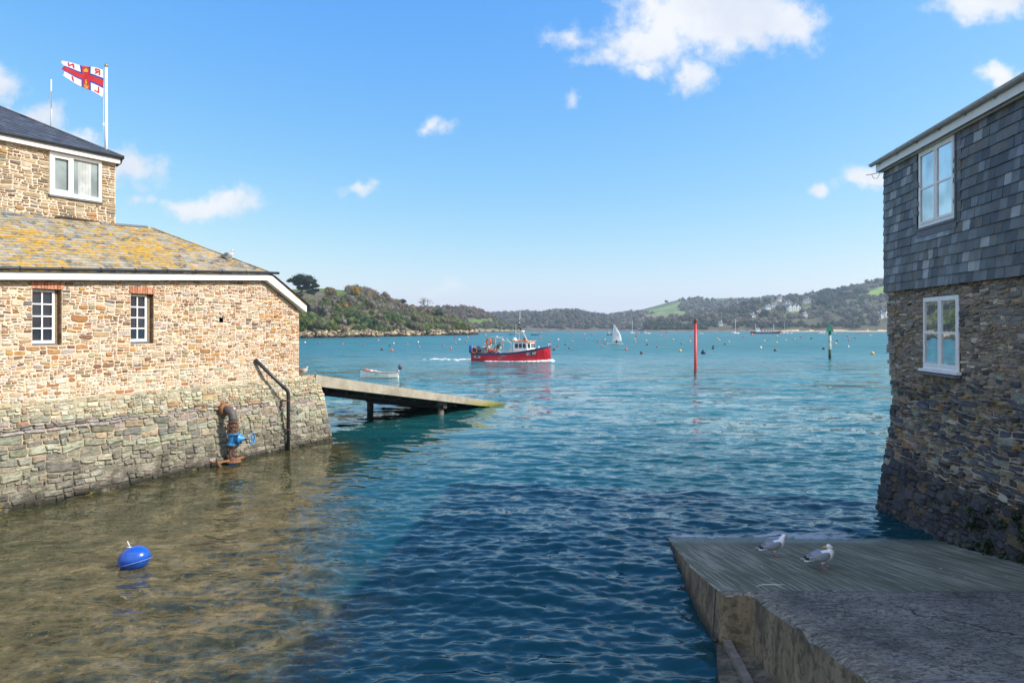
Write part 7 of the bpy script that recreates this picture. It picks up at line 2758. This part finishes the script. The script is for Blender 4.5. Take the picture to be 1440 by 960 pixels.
def gull(label, loc, rz, head_turn=0.0, juvenile=False, scale=1.0, tuck=0.0):
    mb = MB()
    wht = WHT if not juvenile else (0.58, 0.53, 0.47)
    gry = GRY if not juvenile else BRN
    spine = [(-0.265, .165, .012, .010), (-0.235, .168, .034, .014), (-0.17, .182, .044, .028), (-0.10, .195, .062, .054), (-0.02, .207, .080, .078), (0.06, .222, .083, .086), (0.115, .247, .070, .076),
             (0.145, .285, .050, .056), (0.155, .322, .041, .044)]
    n = 14
    rings = []
    for i, (x, z, ry, rz_) in enumerate(spine):
        a_ = spine[max(0, i-1)]; b_ = spine[min(len(spine)-1, i+1)]
        t_ = Vector((b_[0]-a_[0], 0, b_[1]-a_[1])).normalized()
        nn_ = Vector((-t_.z, 0, t_.x))
        rings.append([Vector((x, ry*math.cos(2*math.pi*k/n), z))+nn_*rz_*math.sin(2*math.pi*k/n) for k in range(n)])
    # head: turned about the neck
    hc = Vector((0.168, 0, 0.352))
    Rh = Matrix.Rotation(head_turn, 3, 'Z')
    piv = Vector((0.155, 0, 0.33))
    for (x, z, ry, rz_) in ((0.158, .345, .040, .040), (0.166, .362, .043, .037), (0.176, .376, .040, .026), (0.180, .388, .022, .008)):
        rings.append([piv+Rh @ (Vector((x+0.012, ry*math.cos(2*math.pi*k/n), z))+Vector((-0.35, 0, 0.0)).normalized()*0.0+Vector((rz_*math.sin(-2*math.pi*k/n)*1.0, 0, 0))-piv) for k in range(n)])
    mb.loft(rings, 0, wht)
    # forehead and beak
    q = lambda x, y, z: piv+Rh @ (Vector((x, y, z))-piv)
    mb.ellip(q(0.186, 0, 0.357), 0.038, 0.034, 0.032, 12, 8, 0, wht, M=Rh)
    rb_ = []
    for x, ry, rz_, dz in ((0.215, .014, .015, 0), (0.245, .010, .013, -.002), (0.262, .007, .010, -.006), (0.272, .003, .004, -.014)):
        rb_.append([q(x, ry*math.cos(2*math.pi*k/8), 0.350+dz+rz_*math.sin(2*math.pi*k/8)) for k in range(8)])
    mb.loft(rb_, 0, BEAK if not juvenile else (0.06, 0.05, 0.05))
    for sg in (-1, 1):
        mb.ellip(q(0.196, sg*0.0325, 0.364), 0.006, 0.004, 0.006, 8, 6, 0, (0.02, 0.02, 0.02))
    # folded wings, dark tips crossing over the tail
    for sg in (-1, 1):
        prof = [(0.105, .060, .232, .006, .016), (0.07, .078, .236, .013, .046), (0.01, .084, .228, .017, .062), (-0.07, .073, .213, .017, .058), (-0.15, .053, .197, .014, .040), (-0.215, .034, .190, .010, .024), (-0.27, .020, .188, .007, .014), (-0.325, .008, .188, .003, .005)]
        wr = []
        for (x, y, z, ry, rz_) in prof:
            wr.append([Vector((x, sg*(y+ry*math.cos(2*math.pi*k/10)), z+rz_*math.sin(2*math.pi*k/10)+0.014)) for k in range(10)])
        if sg < 0: wr = [list(reversed(r)) for r in wr]

        def wc2(i, k):
            if juvenile: return BRN if (i+k) % 3 else mul(BRN, 1.6)
            if i >= 6: return WHT if (k % 4 == 0) else BLK
            if i == 5: return BLK
            if i == 4 and k % 5 == 0: return WHT
            return gry
        mb.loft(wr, 0, gry, colf=wc2)
    # mantle between the wings
    mb.ellip((-0.03, 0, 0.250), 0.135, 0.062, 0.040, 14, 8, 0, gry)
    for sg in (-1, 1):
        y = sg*0.035
        mb.ellip((0.0, y, 0.145), 0.032, 0.022, 0.035, 8, 6, 0, wht)
        mb.tube([(0.0, y, 0.14), (-0.008, y, 0.075), (0.004, y, 0.012)], [0.009, 0.007, 0.007], 6, 0, LEG)
        mb.add([(0.0, y, 0.014), (0.065, y-0.03, 0.004), (0.075, y, 0.004), (0.065, y+0.03, 0.004), (-0.02, y, 0.006)], [(0, 1, 2), (0, 2, 3), (0, 3, 4), (0, 4, 1)], 0, LEG)
    mb.v = [(x, y, z if z < 0.02 else (z-0.045 if z > 0.13 else z*(0.085/0.13))) for x, y, z in mb.v]
    o = mb.build('gull', FEATH, None, True)
    o.location = loc; o.rotation_euler = (0, 0, rz); o.scale = (scale,)*3
    return tag(o, label, 'gull')


def slip_pt(u, v):
    for i in range(4000):
        y = 3+i*0.003
        z = slip_z(y)
        if 462-(z-EYE)*960/y <= v: return Vector(((u-720)/960*y, y, z+0.012))


gull('grey backed gull standing on the slip looking right towards the sea edge', slip_pt(1088, 782.5), R(12), 0.0, scale=1.04)
gull('grey backed gull nearer the camera with its head turned back to the left', slip_pt(1155, 800), R(8), R(158), scale=1.06)
best = None
for i in range(300):
    for j in range(40):
        t_, r_ = 5.0+i*0.012, -0.2+j*0.06
        q_ = B(t_, r_, front_z(t_, r_)+0.03)
        e_ = math.hypot(720+960*q_.x/q_.y-321, 462-(q_.z-EYE)*960/q_.y-366.5)
        if best is None or e_ < best[0]: best = (e_, q_)
gull('white gull standing on the lichened boathouse roof near the hip', best[1], R(-20), 0.0)
qp = B(10.55, 0.30, 2.46)
gull('brown mottled young gull standing on the end of the quay by the boathouse corner', Vector((qp.x, qp.y, 2.46)), R(5), 0.0, juvenile=True)


# ================================================================== AIR
hz = MB()
hz.box(-3500, 3500, -60, 3700, -3, 160)
vm_ = bpy.data.materials.new('air')
vm_.use_nodes = True
vt = NT(vm_.node_tree)
vt.n.clear()
pv = vt.new('ShaderNodeVolumePrincipled', {'Color': (0.66, 0.85, 1.0, 1), 'Density': 0.00018, 'Anisotropy': 0.2})
vo = vt.new('ShaderNodeOutputMaterial')
vt.l.new(pv.outputs[0], vo.inputs['Volume'])
ho = hz.build('haze', vm_)
ho['kind'] = 'stuff'
